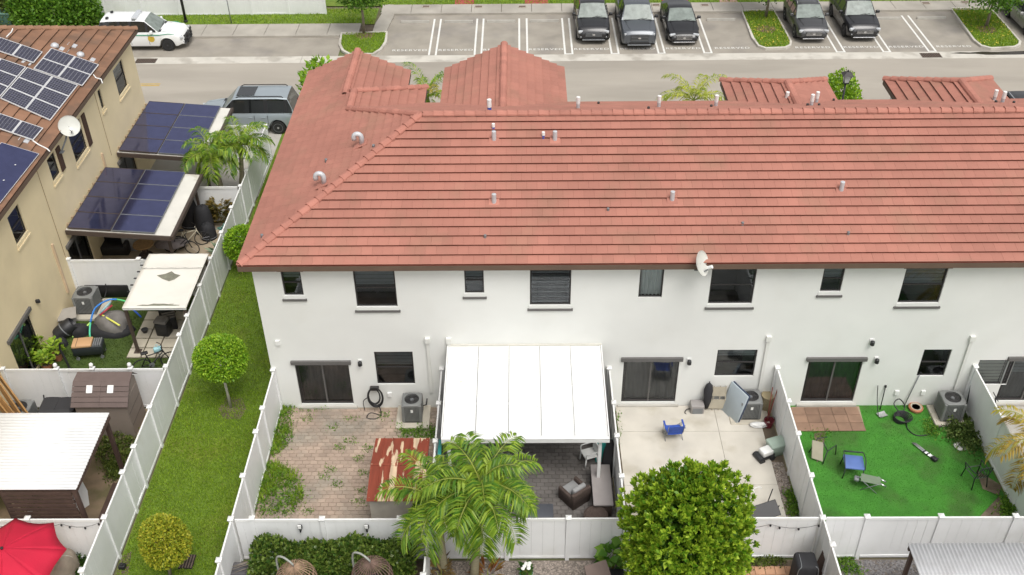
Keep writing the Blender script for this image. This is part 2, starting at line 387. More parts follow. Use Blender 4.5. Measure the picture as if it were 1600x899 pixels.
# --- yard floors
def pieces(parent, x0, x1, y0, y1, l, w, h, m, name, nmax, z=0.0, gap=.012, jit=.004, stag=True):
    """laid pavers: the nmax nearest are parts of their own, the rest one joined part"""
    me = MB(); b = .006
    me.add([(0, 0, 0), (l-gap, 0, 0), (l-gap, w-gap, 0), (0, w-gap, 0), (b, b, h), (l-gap-b, b, h), (l-gap-b, w-gap-b, h), (b, w-gap-b, h)], [(4, 5, 6, 7), (0, 1, 5, 4), (1, 2, 6, 5), (2, 3, 7, 6), (3, 0, 4, 7)])
    mm = me.mesh(name, m); rest = MB(); k = 0; r = 0; y = y0
    while y < y1-w*.5:
        x = x0-(l/2 if (r % 2 and stag) else 0)
        while x < x1-.02:
            a, c = max(x, x0), min(x+l, x1)
            if c-a > .05:
                dz = random.uniform(-jit, jit)
                if k < nmax and c-a > l*.98:
                    o = bpy.data.objects.new(name, mm); COL.objects.link(o); o.parent = parent; o.location = (a, y, z+dz); k += 1
                else:
                    c -= gap; d = y+w-gap
                    rest.add([(a, y, z+dz), (c, y, z+dz), (c, d, z+dz), (a, d, z+dz), (a+b, y+b, z+h+dz), (c-b, y+b, z+h+dz), (c-b, d-b, z+h+dz), (a+b, d-b, z+h+dz)], [(4, 5, 6, 7), (0, 1, 5, 4), (1, 2, 6, 5), (2, 3, 7, 6), (3, 0, 4, 7)])
            x += l
        y += w; r += 1
    if rest.v: stuff(rest.build(name+'_field', m, parent))
FX = [-8.43, -2.7, 3.0, 8.7, 15.38]                                             # fence lines between the yards
YW, YB = 26.16, 19.6                                                             # house wall, fence at the end of the yards
PAVE1 = mat('red brick paver', (.4, .305, .24), .9, var=.22, vs_=1.2, island=.13, objrand=.13, col2=(.31, .27, .22), c2s=.7, c2lo=.45, c2hi=.65)
y1f = sheet('paver_patio', rect(FX[0]+.06, FX[1]-.05, YB+.06, YW), mat('sand joints', (.33, .27, .2), .95, var=.2), .002)
pieces(y1f, FX[0]+.06, FX[1]-.05, YB+.06, YW-.02, .25, .165, .022, PAVE1, 'paver', 300, .003)
PAVE2 = mat('charcoal paver', (.17, .155, .145), .85, var=.15, vs_=1.4, island=.14, objrand=.14)
y2f = sheet('covered_patio', rect(FX[1]+.06, FX[2]-.05, YB+.06, YW), mat('dark joints', (.1, .09, .08), .95), .002)
pieces(y2f, FX[1]+.06, FX[2]-.05, YB+.06, YW-.02, .25, .165, .02, PAVE2, 'paver', 280, .003)
# yard 3: poured slabs with open joints, gravelly soil along the fence
sheet('yard_soil', rect(FX[2]+.05, FX[3]-.05, YB+.06, YW), DIRT, .002)
SLABM = mat('pale slab', (.56, .525, .46), .85, var=.14, vs_=1.1, bump=.15, bs=50, col2=(.4, .36, .28), c2s=.7, c2lo=.52, c2hi=.72)
y3f = sheet('concrete_patio', rect(FX[2]+.35, FX[3]-.95, YB+.1, YW), mat('joint', (.25, .22, .18), .9), .004)
xs = [FX[2]+.3, 6.72, at(1206, 723).x-.02]; ys = [YB+.08, at(1100, 760).y, at(1100, 676).y, YW-.02]
for i in range(2):
    for j in range(3):
        o = MB().box(xs[i]+.006, xs[i+1]-.006, ys[j]+.006, ys[j+1]-.006, 0, .05).build('slab', SLABM, y3f); o.location.z = .005
# yard 4: artificial turf and a tile landing
TURF = mat('artificial turf', (.05, .21, .02), .9, var=.25, vs_=2.5, bump=.5, bs=120, col2=(.05, .14, .02), c2s=.7)
sheet('turf', rect(FX[3]+.05, FX[4]-.05, YB+.06, YW), TURF, .004)
tufts('turf_blades', rect(FX[3]+.06, FX[4]-.06, YB+.08, YW-.02), 700, .02, leafmat('turf blade', (.05, .22, .02), (.1, .34, .04), .7), .004, .012)
# soil shows where the turf stops short
for q in ([(1562, 775), (1575, 810), (1530, 809)], [(1272, 678), (1290, 676), (1284, 716), (1276, 724)], [(1525, 735), (1565, 760), (1560, 775), (1535, 765)]):
    sheet('bare_earth', px(q), DIRT, .03)
land = sheet('tile_landing', px([(1243, 672), (1352, 674), (1342, 636), (1237, 637)]), mat('landing joint', (.35, .28, .2), .9), .03)
TILE4 = mat('brown landing tile', (.25, .155, .105), .75, var=.22, vs_=2.5, objrand=.16)
a_, b_ = at(1237, 637), at(1352, 674)
xa, xb = at(1240, 655).x, at(1346, 655).x; nx = 5
for i in range(nx):
    for j in range(3):
        w_ = (xb-xa)/nx; y_ = at(1300, 675).y; d_ = (YW-.12-y_)/3
        o = MB().box(0, w_-.015, 0, d_-.015, 0, .02).build('tile', TILE4, land); o.location = (xa+i*w_, y_+j*d_, .031+random.uniform(0, .004))
sheet('yard_slab', rect(FX[4]+.06, 24, YB+.06, YW), CONC, .003)
# yards beyond the rear fence
GRAVEL = mat('river gravel ground', (.2, .17, .145), .95, var=.3, vs_=8, bump=.8, bs=40)
for i, (nm, m_) in enumerate((('planting_bed', DIRT), ('gravel_bed', GRAVEL), ('planting_bed', DIRT), ('gravel_bed', GRAVEL))):
    sheet(nm, rect(FX[i]+.05, FX[i+1]-.05, 10, YB-.06), m_, .002)
def pebbles(name, poly, n, m, z, s0=.03, s1=.06):
    P = np.array(poly); lo, hi = P.min(0), P.max(0); x = RNG.uniform(lo[0], hi[0], n); y = RNG.uniform(lo[1], hi[1], n); k = inside(poly, x, y); x, y = x[k], y[k]; n = len(x)
    oc = np.array([(1, 0, 0), (0, 1, 0), (-1, 0, 0), (0, -1, 0), (0, 0, 1)], float); s = RNG.uniform(s0, s1, n); a = RNG.uniform(0, 6.3, n)
    V = np.zeros((n, 5, 3))
    for i in range(5):
        V[:, i, 0] = x+s*(oc[i, 0]*np.cos(a)-oc[i, 1]*np.sin(a)*.7); V[:, i, 1] = y+s*(oc[i, 0]*np.sin(a)+oc[i, 1]*np.cos(a)*.7); V[:, i, 2] = z+s*.6*oc[i, 2]
    F = np.array([(0, 1, 4), (1, 2, 4), (2, 3, 4), (3, 0, 4)]); F = (np.arange(n)[:, None, None]*5+F[None]).reshape(-1, 3)
    return stuff(npmesh(name, V.reshape(-1, 3), F, m))
PEB = mat('pebbles', (.26, .22, .19), .8, var=.1, island=.5)
pebbles('gravel', rect(FX[1]+.1, FX[2]-.1, 17.4, YB-.1), 9000, PEB, .0)
pebbles('gravel', rect(FX[3]+.1, FX[4]-.1, 17.2, YB-.1), 9000, mat('grey pebbles', (.2, .19, .19), .8, island=.5), .0)
pebbles('gravel', px([(1206, 723), (1222, 723), (1252, 810), (1228, 810)]), 900, PEB, .0)
terr = sheet('terracotta_patio', px([(1165, 885), (1235, 885), (1240, 930), (1165, 930)]), mat('terra joint', (.3, .2, .13), .9), .006)
q0 = at(1165, 899); q1 = at(1235, 884)
pieces(terr, q0.x, q1.x, 16.6, q1.y, .3, .3, .02, mat('terracotta tile', (.5, .28, .17), .8, var=.15, objrand=.12, island=.12), 'tile', 60, .007)
# yards of the brown-roofed house
XF, XH = -12.15, -17.8
sheet('yard_slab', rect(XH, XF-.05, 38.1, 43.6), CONC, .003)
sheet('yard_slab', rect(XH, XF-.05, 32.68, 38.0), mat('tan concrete', (.42, .34, .24), .9, var=.2, vs_=.9), .003)
sheet('synthetic_grass', rect(XH, XF-.05, 26.22, 32.6), mat('old synthetic grass', (.055, .09, .015), .95, var=.3, vs_=2, bump=.5, bs=80), .003)
tufts('grass', rect(XH, XF-.1, 26.3, 32.5), 420, .04, leafmat('dull blades', (.04, .09, .01), (.12, .16, .03)), .003, .018)
sheet('yard_soil', rect(XH, XF-.05, 19.7, 26.15), mat('sandy soil', (.27, .2, .13), .95, var=.35, vs_=2, bump=.5, bs=20, col2=(.14, .12, .06), c2s=1), .003)
sheet('yard_slab', rect(-24, XF-.05, 8, 19.55), CONC, .003)
# ================================================================ tiled roofs
SLOPE = .435; CS = math.cos(math.atan(SLOPE)); SN = math.sin(math.atan(SLOPE))
RED = mat('red roof tile', (.395, .168, .124), .85, var=.15, vs_=.5, island=.05, objrand=.05, bump=.15, bs=70, col2=(.335, .165, .115), c2s=.8, c2lo=.5, c2hi=.75)
REDC = mat('red ridge tile', (.41, .172, .128), .85, var=.14, vs_=1.5, objrand=.1, island=.06)
BROWN = mat('brown roof tile', (.235, .125, .075), .9, var=.2, vs_=.7, island=.16, objrand=.13, bump=.15, bs=70, col2=(.17, .1, .065), c2s=.9)
class Roof:
    """tiles on sloping planes; the nearest whole tiles become objects, the others one joined part"""
    def __init__(s, roof, m, tw=.33, ex=.35, nmax=300):
        s.roof, s.m, s.tw, s.ex, s.nmax, s.n = roof, m, tw, ex, nmax, 0
        s.rest = MB(); me = MB(); s._tile(me, [(0, 0), (tw-.004, 0), (tw-.004, ex), (0, ex)], 0, Matrix.Identity(4)); s.me = me.mesh('tile', m)
    def _tile(s, mb, poly, t0, T):
        f = lambda t: (t-t0)/s.ex
        h = lambda t: .074*(1-f(t)*.9)
        g = lambda t: (.074-.024)*(1-f(t))-.004*f(t)
        n = len(poly)
        vs = [T @ Vector((p[0], p[1], h(p[1]))) for p in poly] + [T @ Vector((p[0], p[1], g(p[1]))) for p in poly]
        mb.add(vs, [tuple(range(n))] + [((i+1) % n, i, n+i, n+(i+1) % n) for i in range(n)])
    def slope(s, o, sdir, up, polys, objs=False, stag=True):
        """o: world origin on the eave, sdir along the eave, up the slope; polys: convex outlines in (s,t), counter-clockwise"""
        sd = Vector(sdir).normalized(); u = Vector(up).normalized(); nn = sd.cross(u)
        T = Matrix(((sd.x, u.x, nn.x, o[0]), (sd.y, u.y, nn.y, o[1]), (sd.z, u.z, nn.z, o[2]), (0, 0, 0, 1)))
        for poly in polys:
            if sum(poly[i][0]*poly[(i+1) % len(poly)][1]-poly[(i+1) % len(poly)][0]*poly[i][1] for i in range(len(poly))) < 0: poly = poly[::-1]
            s0 = min(p[0] for p in poly); s1 = max(p[0] for p in poly); t1 = max(p[1] for p in poly)
            j0 = int(min(p[1] for p in poly)/s.ex)
            for j in range(j0, int(t1/s.ex)+1):
                off = (s.tw*.5 if (j % 2 and stag) else 0)
                i0 = int(math.floor((s0-off)/s.tw))
                for i in range(i0, int((s1-off)/s.tw)+1):
                    a = off+i*s.tw; t = j*s.ex; jx = random.uniform(-.003, .003)
                    full = [(a, t), (a+s.tw-.004, t), (a+s.tw-.004, t+s.ex), (a, t+s.ex)]
                    c = clip_poly(full, poly)
                    if not c or area(c) < .002: continue
                    if objs and s.n < s.nmax and abs(area(c)-area(full)) < 1e-5:
                        ob = bpy.data.objects.new('tile', s.me); COL.objects.link(ob); ob.parent = s.roof
                        ob.matrix_local = Matrix.Translation(-wloc(s.roof)) @ T @ Matrix.Translation((a, t, random.uniform(0, .004))) @ Matrix.Rotation(random.gauss(0, .004), 4, 'Z'); s.n += 1
                    else: s._tile(s.rest, c, t, T)
        # deck underneath
    def done(s):
        if s.rest.v: stuff(s.rest.build('tile_field', s.m, s.roof, world=True))
def cap_run(parent, p0, p1, m, L=.36, w=.135, h=.075, name='ridge_tile'):
    """overlapping ridge or hip tiles, each an object, running up from p0 to p1"""
    p0, p1 = Vector(p0), Vector(p1); d = p1-p0; n = max(1, round(d.length/L)); Ls = d.length/n
    key = 'cap_%s_%.3f' % (m.name, round(Ls, 2)); me = bpy.data.meshes.get(key)
    if me is None:
        b = MB(); ring = [(-w, -.05), (-w*.95, .0), (-w*.55, h*.8), (0, h), (w*.55, h*.8), (w*.95, .0), (w, -.05)]
        P = []
        for x, k, dz in ((0, 1.12, .028), (Ls+.05, .94, -.004)):
            P.append([Vector((x, a*k, c*k+dz)) for a, c in ring])
        b.grid(P); q = [Vector((0, a*.9, c*.9-.01)) for a, c in ring]; b.grid([q, P[0]]); me = b.mesh(key, m)
    f = d.normalized(); side = Vector((0, 0, 1)).cross(f).normalized(); up = f.cross(side)
    R = Matrix(((f.x, side.x, up.x, 0), (f.y, side.y, up.y, 0), (f.z, side.z, up.z, 0), (0, 0, 0, 1)))
    for i in range(n):
        o = bpy.data.objects.new(name, me); COL.objects.link(o); o.parent = parent
        q = p0+f*(i*Ls)-wloc(parent)
        o.matrix_local = Matrix.Translation(q) @ R @ Matrix.Rotation(random.gauss(0, .012), 4, 'Z')
EX0, EY0, EZ = -8.83, 25.81, 6.40                                               # corner of the eaves
RX, RY = -3.38, 31.26; RZ = EZ+SLOPE*(RY-EY0); EY1 = 2*RY-EY0; XE = 27.0
row = thing('townhouse_row', (6, 31, 0), 'white stucco two-storey townhouse row with red flat-tile hipped roof', 'building')
roofm = MB()
def P(x, y, dz=0):                                                               # point on the main back slope etc.
    return (x, y, dz)
deck = MB(); D = -.012
def quad(*p): deck.poly([(a, b, c+D) for a, b, c in p])
quad((EX0, EY0, EZ), (XE, EY0, EZ), (XE, RY, RZ), (RX, RY, RZ))
quad((XE, EY1, EZ), (EX0, EY1, EZ), (RX, RY, RZ), (XE, RY, RZ))
quad((EX0, EY1, EZ), (EX0, EY0, EZ), (RX, RY, RZ))
W1X, W1H, W1Y = -6.31, 2.52, 38.2; W1Z = EZ+SLOPE*W1H
W2X, W2H, W2Y = -6.70, 2.13, 39.75; W2Z = EZ+SLOPE*W2H
G2X, G2H, G2Y = -.63, 2.49, 39.95; G2Z = EZ+SLOPE*G2H
quad((W1X-W1H, 33, EZ), (W1X, 33, W1Z), (W1X, W1Y-W1H, W1Z), (W1X-W1H, W1Y, EZ)); quad((W1X, 33, W1Z), (W1X+W1H, 33, EZ), (W1X+W1H, W1Y, EZ), (W1X, W1Y-W1H, W1Z)); quad((W1X, W1Y-W1H, W1Z), (W1X+W1H, W1Y, EZ), (W1X-W1H, W1Y, EZ))
for X, H_, Y1, Z in ((W2X, W2H, W2Y, W2Z), (G2X, G2H, G2Y, G2Z)):
    quad((X-H_, 33.2, EZ), (X, 33.2, Z), (X, Y1, Z), (X-H_, Y1, EZ)); quad((X, 33.2, Z), (X+H_, 33.2, EZ), (X+H_, Y1, EZ), (X, Y1, Z))
PORCH = ((10.39, 2.13, 38.65), (17.09, 2.17, 38.65), (23.8, 2.15, 38.65))
for X, H_, Y1 in PORCH:
    Z = EZ+SLOPE*H_
    quad((X-H_, 33.5, EZ), (X, 33.5, Z), (X, Y1-H_, Z), (X-H_, Y1, EZ)); quad((X, 33.5, Z), (X+H_, 33.5, EZ), (X+H_, Y1, EZ), (X, Y1-H_, Z)); quad((X, Y1-H_, Z), (X+H_, Y1, EZ), (X-H_, Y1, EZ))
roof = deck.build('roof', mat('roof underlay', (.22, .05, .03), .9), row, world=True)
rf = Roof(roof, RED, .335, .35, 300)
L_ = (RY-EY0)/CS; k = (RX-EX0)
rf.slope((EX0, EY0, EZ), (1, 0, 0), (0, CS, SN), [[(0, 0), (XE-EX0, 0), (XE-EX0, L_), (k, L_)]], objs=True)
rf.slope((XE, EY1, EZ), (-1, 0, 0), (0, -CS, SN), [[(0, 0), (XE-EX0, 0), (XE-RX, L_), (0, L_)]])
# left plane: main hip plus the slopes of the projecting wing that share it (s runs from far to near)
S_ = lambda y: W2Y-y; T_ = lambda x: (x-EX0)/CS
yP = RY+(RX-W1X)
rf.slope((EX0, W2Y, EZ), (0, -1, 0), (CS, 0, SN), [[(S_(yP), 0), (S_(EY0), 0), (S_(RY), T_(RX)), (S_(yP), T_(W1X))], [(S_(W1Y-W1H), 0), (S_(yP), 0), (S_(yP), T_(W1X)), (S_(W1Y-W1H), T_(W1X))], [(0, 0), (S_(W1Y-W1H), 0), (S_(W1Y-W1H), T_(W2X)), (0, T_(W2X))]])
def hipright(X, H_, Y0, Y1, hip):
    t = H_/CS; d = H_ if hip else 0
    rf.slope((X+H_, Y0, EZ), (0, 1, 0), (-CS, 0, SN), [[(0, 0), (Y1-Y0, 0), (Y1-Y0-d, t), (0, t)]])
def hipleft(X, H_, Y0, Y1, hip):
    t = H_/CS; d = H_ if hip else 0
    rf.slope((X-H_, Y1, EZ), (0, -1, 0), (CS, 0, SN), [[(0, 0), (Y1-Y0, 0), (Y1-Y0, t), (d, t)]])
def hipfront(X, H_, Y1):
    t = H_/CS; rf.slope((X+H_, Y1, EZ), (-1, 0, 0), (0, -CS, SN), [[(0, 0), (2*H_, 0), (H_, t)]])
hipright(W1X, W1H, 34.0, W1Y, True); hipfront(W1X, W1H, W1Y); hipright(W2X, W2H, W1Y-W1H, W2Y, False)
hipright(G2X, G2H, 34.0, G2Y, False); hipleft(G2X, G2H, 34.0, G2Y, False)
for X, H_, Y1 in PORCH: hipright(X, H_, 34.3, Y1, True); hipleft(X, H_, 34.3, Y1, True); hipfront(X, H_, Y1)
rf.done()
U = .045
cap_run(roof, (EX0+.05, EY0+.05, EZ+U), (RX, RY, RZ+U), REDC)
cap_run(roof, (W1X, yP, W1Z+U), (RX, RY, RZ+U), REDC)
cap_run(roof, (RX+.1, RY, RZ+U), (18.5, RY, RZ+U), REDC); cap_run(roof, (18.5, RY, RZ+U), (XE, RY, RZ+U), REDC)
cap_run(roof, (W1X, W1Y-W1H, W1Z+U), (W1X, yP, W1Z+U), REDC); cap_run(roof, (W1X+W1H, W1Y, EZ+U), (W1X, W1Y-W1H, W1Z+U), REDC)
cap_run(roof, (W2X, W2Y, W2Z+U), (W2X, W1Y-W1H+.1, W2Z+U), REDC); cap_run(roof, (G2X, G2Y, G2Z+U), (G2X, 34.1, G2Z+U), REDC)
for X, H_, Y1 in PORCH[:2]:
    Z = EZ+SLOPE*H_; cap_run(roof, (X, Y1-H_, Z+U), (X, 34.4, Z+U), REDC)
    for s in (-1, 1): cap_run(roof, (X+s*H_, Y1, EZ+U), (X, Y1-H_, Z+U), REDC)
# fascia and soffit
FASC = mat('brown fascia', (.13, .085, .06), .7, var=.15, vs_=2)
fa = MB(); 
fa.box(EX0-.0, XE, EY0-.02, EY0+.02, EZ-.2, EZ-.015); fa.box(EX0-.02, EX0+.02, EY0+.021, W2Y, EZ-.2, EZ-.015)
fa.box(EX0+.021, XE, EY1-.02, EY1+.02, EZ-.2, EZ-.015)
for X, H_, Y1 in ((G2X, G2H, G2Y), PORCH[0], PORCH[1], (W2X+.02, W2H-.03, W2Y), (W1X+.02, W1H-.02, W1Y)):
    for s in (-1, 1): fa.box(X+s*H_-.018, X+s*H_+.018, EY1+.021, Y1, EZ-.2, EZ-.016)
fa.build('fascia', FASC, row, world=True)
MB().box(EX0+.021, XE, EY0+.021, YW-.003, EZ-.185, EZ-.17).build('soffit', mat('soffit', (.5, .48, .44), .8), row, world=True)

# ================================================================ walls with real openings
STUCCO = mat('white stucco', (.74, .745, .715), .85, var=.05, vs_=.7, bump=.12, bs=120, col2=(.69, .685, .64), c2s=.5, c2lo=.55, c2hi=.85)
CREAM = mat('cream stucco', (.8, .67, .43), .85, var=.08, vs_=.8, bump=.12, bs=120, col2=(.72, .6, .38), c2s=.5, c2lo=.5, c2hi=.8)
REVEAL = .11
def wall_open(parent, T, length, height, holes, m, name='wall', depth=REVEAL):
    """wall in its own (s,z) plane: T maps (s, d, z) to the world, d pointing into the house; every opening gets its reveals"""
    S = sorted({0, length, *[h[0] for h in holes], *[h[1] for h in holes]}); Z = sorted({0, height, *[h[2] for h in holes], *[h[3] for h in holes]})
    b = MB(); b.tm = T
    for i in range(len(S)-1):
        for j in range(len(Z)-1):
            cs, cz = (S[i]+S[i+1])/2, (Z[j]+Z[j+1])/2
            if any(h[0] < cs < h[1] and h[2] < cz < h[3] for h in holes): continue
            b.poly([(S[i], 0, Z[j]), (S[i+1], 0, Z[j]), (S[i+1], 0, Z[j+1]), (S[i], 0, Z[j+1])])
    for s0, s1, z0, z1 in holes:
        b.poly([(s0, 0, z0), (s0, depth, z0), (s1, depth, z0), (s1, 0, z0)]); b.poly([(s0, 0, z1), (s1, 0, z1), (s1, depth, z1), (s0, depth, z1)])
        b.poly([(s0, 0, z0), (s0, 0, z1), (s0, depth, z1), (s0, depth, z0)]); b.poly([(s1, 0, z0), (s1, depth, z0), (s1, depth, z1), (s1, 0, z1)])
    return b.build(name, m, parent, world=True)
GLASS = glassmat('window glass', (.86, .9, .9), .04)
BLIND = mat('blind fabric', (.2, .215, .225), .8, var=.1, vs_=4); BLINDW = mat('pale blind', (.5, .5, .46), .8, var=.1)
ROOM = mat('dim room', (.05, .047, .045), .95, var=.4, vs_=2.5)
TRIMD = mat('charcoal trim', (.12, .115, .11), .7, var=.1)
def window(parent, T, s0, s1, z0, z1, style='sash', blind=.5, sill=True, sillc=None, head=False, name='window', fw=.045):
    """frame, panes, sash bar, blind, dark room box behind; all in wall coordinates (s, d, z)"""
    w = MB(); w.tm = T; d0, d1 = .05, .1
    for a in ((s0, s0+fw, z0, z1), (s1-fw, s1, z0, z1), (s0+fw, s1-fw, z0, z0+fw), (s0+fw, s1-fw, z1-fw, z1)): w.box(a[0]+.002, a[1]-.002, d0, d1, a[2]+.002, a[3]-.002)
    win = w.build(name, DARK, parent, world=True)
    r = MB(); r.tm = T; r.box(s0-.05, s1+.05, .55, .57, z0-.05, z1+.05); r.box(s0-.05, s1+.05, .115, .55, z0-.06, z0-.04); r.box(s0-.07, s0-.05, .115, .55, z0-.05, z1+.05); r.box(s1+.05, s1+.07, .115, .55, z0-.05, z1+.05)
    r.build('room', ROOM, win, world=True)
    def bar(a, b, c, d, nm='sash_bar', e0=.045, e1=.085):
        q = MB(); q.tm = T; q.box(a, b, e0, e1, c, d); q.build(nm, DARK, win, world=True)
    def pane(a, b, c, d, dep=.07):
        q = MB(); q.tm = T; q.poly([(a, dep, c), (b, dep, c), (b, dep, d), (a, dep, d)]); q.build('pane', GLASS, win, world=True)
    if style == 'sash':
        zm = z0+(z1-z0)*.5; bar(s0+fw, s1-fw, zm-.02, zm+.02); pane(s0+fw, s1-fw, zm, z1-fw, .075); pane(s0+fw, s1-fw, z0+fw, zm, .065)
    elif style == 'slider':
        sm = s0+(s1-s0)*.5; q = MB(); q.tm = T; q.box(sm-.025, sm+.025, .04, .09, z0+.01, z1-.01); q.build('meeting_stile', TRIMD, win, world=True)
        pane(s0+fw, sm, z0+fw, z1-fw, .075); pane(sm, s1-fw, z0+fw, z1-fw, .065)
        cu = MB(); cu.tm = T; nb_ = 22; cu.grid([[(s0+.03+(s1-s0-.06)*i/nb_, .2+.025*(i % 2), zz) for i in range(nb_+1)] for zz in (z0+.03, z1-.03)]); cu.build('vertical_blind', mat('charcoal blind', (.075, .072, .075), .85, var=.25, vs_=1.6), win, world=True); bar(s0+.07, s0+.1, z0+fw, z1-fw, 'stile'); bar(s0+fw, s1-fw, z0+fw, z0+.1, 'bottom_rail')
    else: pane(s0+fw, s1-fw, z0+fw, z1-fw)
    if style == 'louver':
        n = int((z1-z0)/.1)
        for i in range(n):
            q = MB(); q.tm = T; zc = z0+.06+i*(z1-z0-.1)/n; q.box(s0+fw+.02, s1-fw-.02, .1, .15, zc, zc+.05); q.build('slat', BLACK if i % 2 else GREYM, win, world=True)
    elif style == 'curtain':
        pts0 = []; n = 26
        b = MB(); b.tm = T
        Pp = [[(s0+.02+(s1-s0-.04)*i/n, .16+.03*math.sin(i*1.45), z) for i in range(n+1)] for z in (z0+.02, z1-.02)]
        b.grid(Pp); b.build('curtain', mat('grey curtain', (.72, .74, .72), .85, var=.1), win, world=True)
    elif blind:
        b = MB(); b.tm = T; zb = z1-(z1-z0)*blind; k = max(2, int((z1-zb)/.07))
        for i in range(k):
            za = zb+(z1-zb)*i/k; b.box(s0+.03, s1-.03, .13+.02*(i % 2), .14+.02*(i % 2), za, za+(z1-zb)/k*.93)
        b.build('blind', BLIND if blind < .95 else BLINDW, win, world=True)
    if sill:
        q = MB(); q.tm = T; q.box(s0-.08, s1+.08, -.055, 0.02, z0-.2, z0-.13); q.build('sill', sillc or TRIMD, win, world=True)
        q = MB(); q.tm = T; q.box(s0-.03, s1+.03, -.02, .05, z0-.125, z0-.002); q.build('sill_band', STUCCO if sillc is None else sillc, win, world=True)
    if head:
        q = MB(); q.tm = T; q.box(s0-.1, s1+.1, -.09, .03, z1-.01, z1+.13); q.build('lintel', TRIMD, win, world=True)
    return win
WX0, WX1 = -8.52, 26.5
TB = Matrix(((1, 0, 0, WX0), (0, 1, 0, YW), (0, 0, 1, 0), (0, 0, 0, 1)))         # back wall: s -> +X, d -> +Y
def wh(u0, v0, u1, v1): a = aty(u0, v0, YW); b = aty(u1, v1, YW); return [a.x-WX0, b.x-WX0, b.z, a.z]
UP = [wh(438.3, 427, 475, 462), wh(551, 425.5, 621.5, 479.5), wh(725, 424, 756.6, 458.6), wh(828, 424, 891.3, 477), wh(1000.5, 423, 1034, 465.3), wh(1113, 421, 1174.5, 475), wh(1288, 421, 1313, 456), wh(1416, 422, 1466.3, 473.5)]
for h in UP: h[3] = min(6.12, h[3]+.1)
UPS = [('sash', .35, 1), ('sash', .45, 1), ('sash', .4, 1), ('louver', 0, 1), ('curtain', 0, 0), ('sash', .0, 1), ('sash', .5, 1), ('sash', .5, 1)]
SL = [wh(459.6, 568, 553, 631.5), [-1.9-WX0, -.05-WX0, .18, 2.1], wh(975, 563, 1054.5, 628.5), wh(1264.4, 562.8, 1332.3, 628)]
LW = [wh(584, 550, 649, 600.5), [1.1-WX0, 2.3-WX0, .98, 2.1], wh(1121.7, 547, 1177, 588), wh(1444.4, 546.5, 1474.5, 587.8)]
S5 = [[aty(1530, 566, YW).x-WX0, aty(1573, 600, YW).x-WX0, .95, 2.08], [aty(1577, 566, YW).x-WX0, aty(1577, 566, YW).x-WX0+1.85, .18, 2.1]]
def extra(dx, src): return [src[0]+dx, src[1]+dx, src[2], src[3]]
FAR = [extra(6.9, UP[6]), extra(6.9, UP[7])]
holes = UP+SL+LW+S5+FAR
wall_open(row, TB, WX1-WX0, EZ-.05, holes, STUCCO)
for h, (st, bl, si) in zip(UP, UPS): window(row, TB, *h, style=st, blind=bl, sill=bool(si))
for h in UP:                                                                     # dark band over each upper window, under the eave
    q = MB(); q.tm = TB; q.box(h[0]-.1, h[1]+.1, -.05, .0, min(h[3], 6.04)-.02, 6.2); q.build('lintel', FASC, row, world=True)
for h in SL: window(row, TB, *h, style='slider', blind=0, sill=False, head=True, name='sliding_door')
for h, b in zip(LW, (.45, .3, .3, 0)): window(row, TB, *h, blind=b, sill=False)
window(row, TB, *S5[0], style='fixed', blind=.97, sill=False); window(row, TB, *S5[1], style='slider', blind=.35, sill=False, head=True, name='sliding_door')
for h in FAR: window(row, TB, *h, blind=.4)
for h in SL+[S5[1]]:                                                             # pale threshold under each sliding door
    q = MB(); q.tm = TB; q.box(h[0]-.12, h[1]+.12, -.1, .03, 0, .1); q.build('threshold', CONC, row, world=True)
# other outer walls
TL = Matrix(((0, 1, 0, WX0), (-1, 0, 0, 38.0), (0, 0, 1, 0), (0, 0, 0, 1)))
wall_open(row, TL, 38.0-YW, EZ-.05, [[7, 8, 3.6, 5], [3, 3.8, 3.6, 4.9]], STUCCO)
for h in ([7, 8, 3.6, 5], [3, 3.8, 3.6, 4.9]): window(row, TL, *h)
b = MB(); b.box(WX0, -4.1, 37.8, 38.0, 0, EZ-.05); b.box(-4.1, WX1, 36.2, 36.4, 0, EZ-.05); b.box(WX0+.3, W2X+W2H-.3, 38.01, 39.4, 0, EZ-.05)
b.box(G2X-G2H+.3, G2X+G2H-.3, 36.41, 39.6, 0, EZ-.05)
for X, H_, Y1 in PORCH: b.box(X-H_+.3, X+H_-.3, 36.41, Y1-.35, 0, EZ-.05)
b.build('front_wall', STUCCO, row, world=True)
b = MB()
for X, H_, Y1, Z in ((W2X, W2H, W2Y, W2Z), (G2X, G2H, G2Y, G2Z)): b.slab([(X-H_+.2, Y1-.2, EZ-.1), (X, Y1-.2, Z-.1), (X+H_-.2, Y1-.2, EZ-.1)], (0, 1, 0), .1)
b.build('gable', STUCCO, row, world=True)
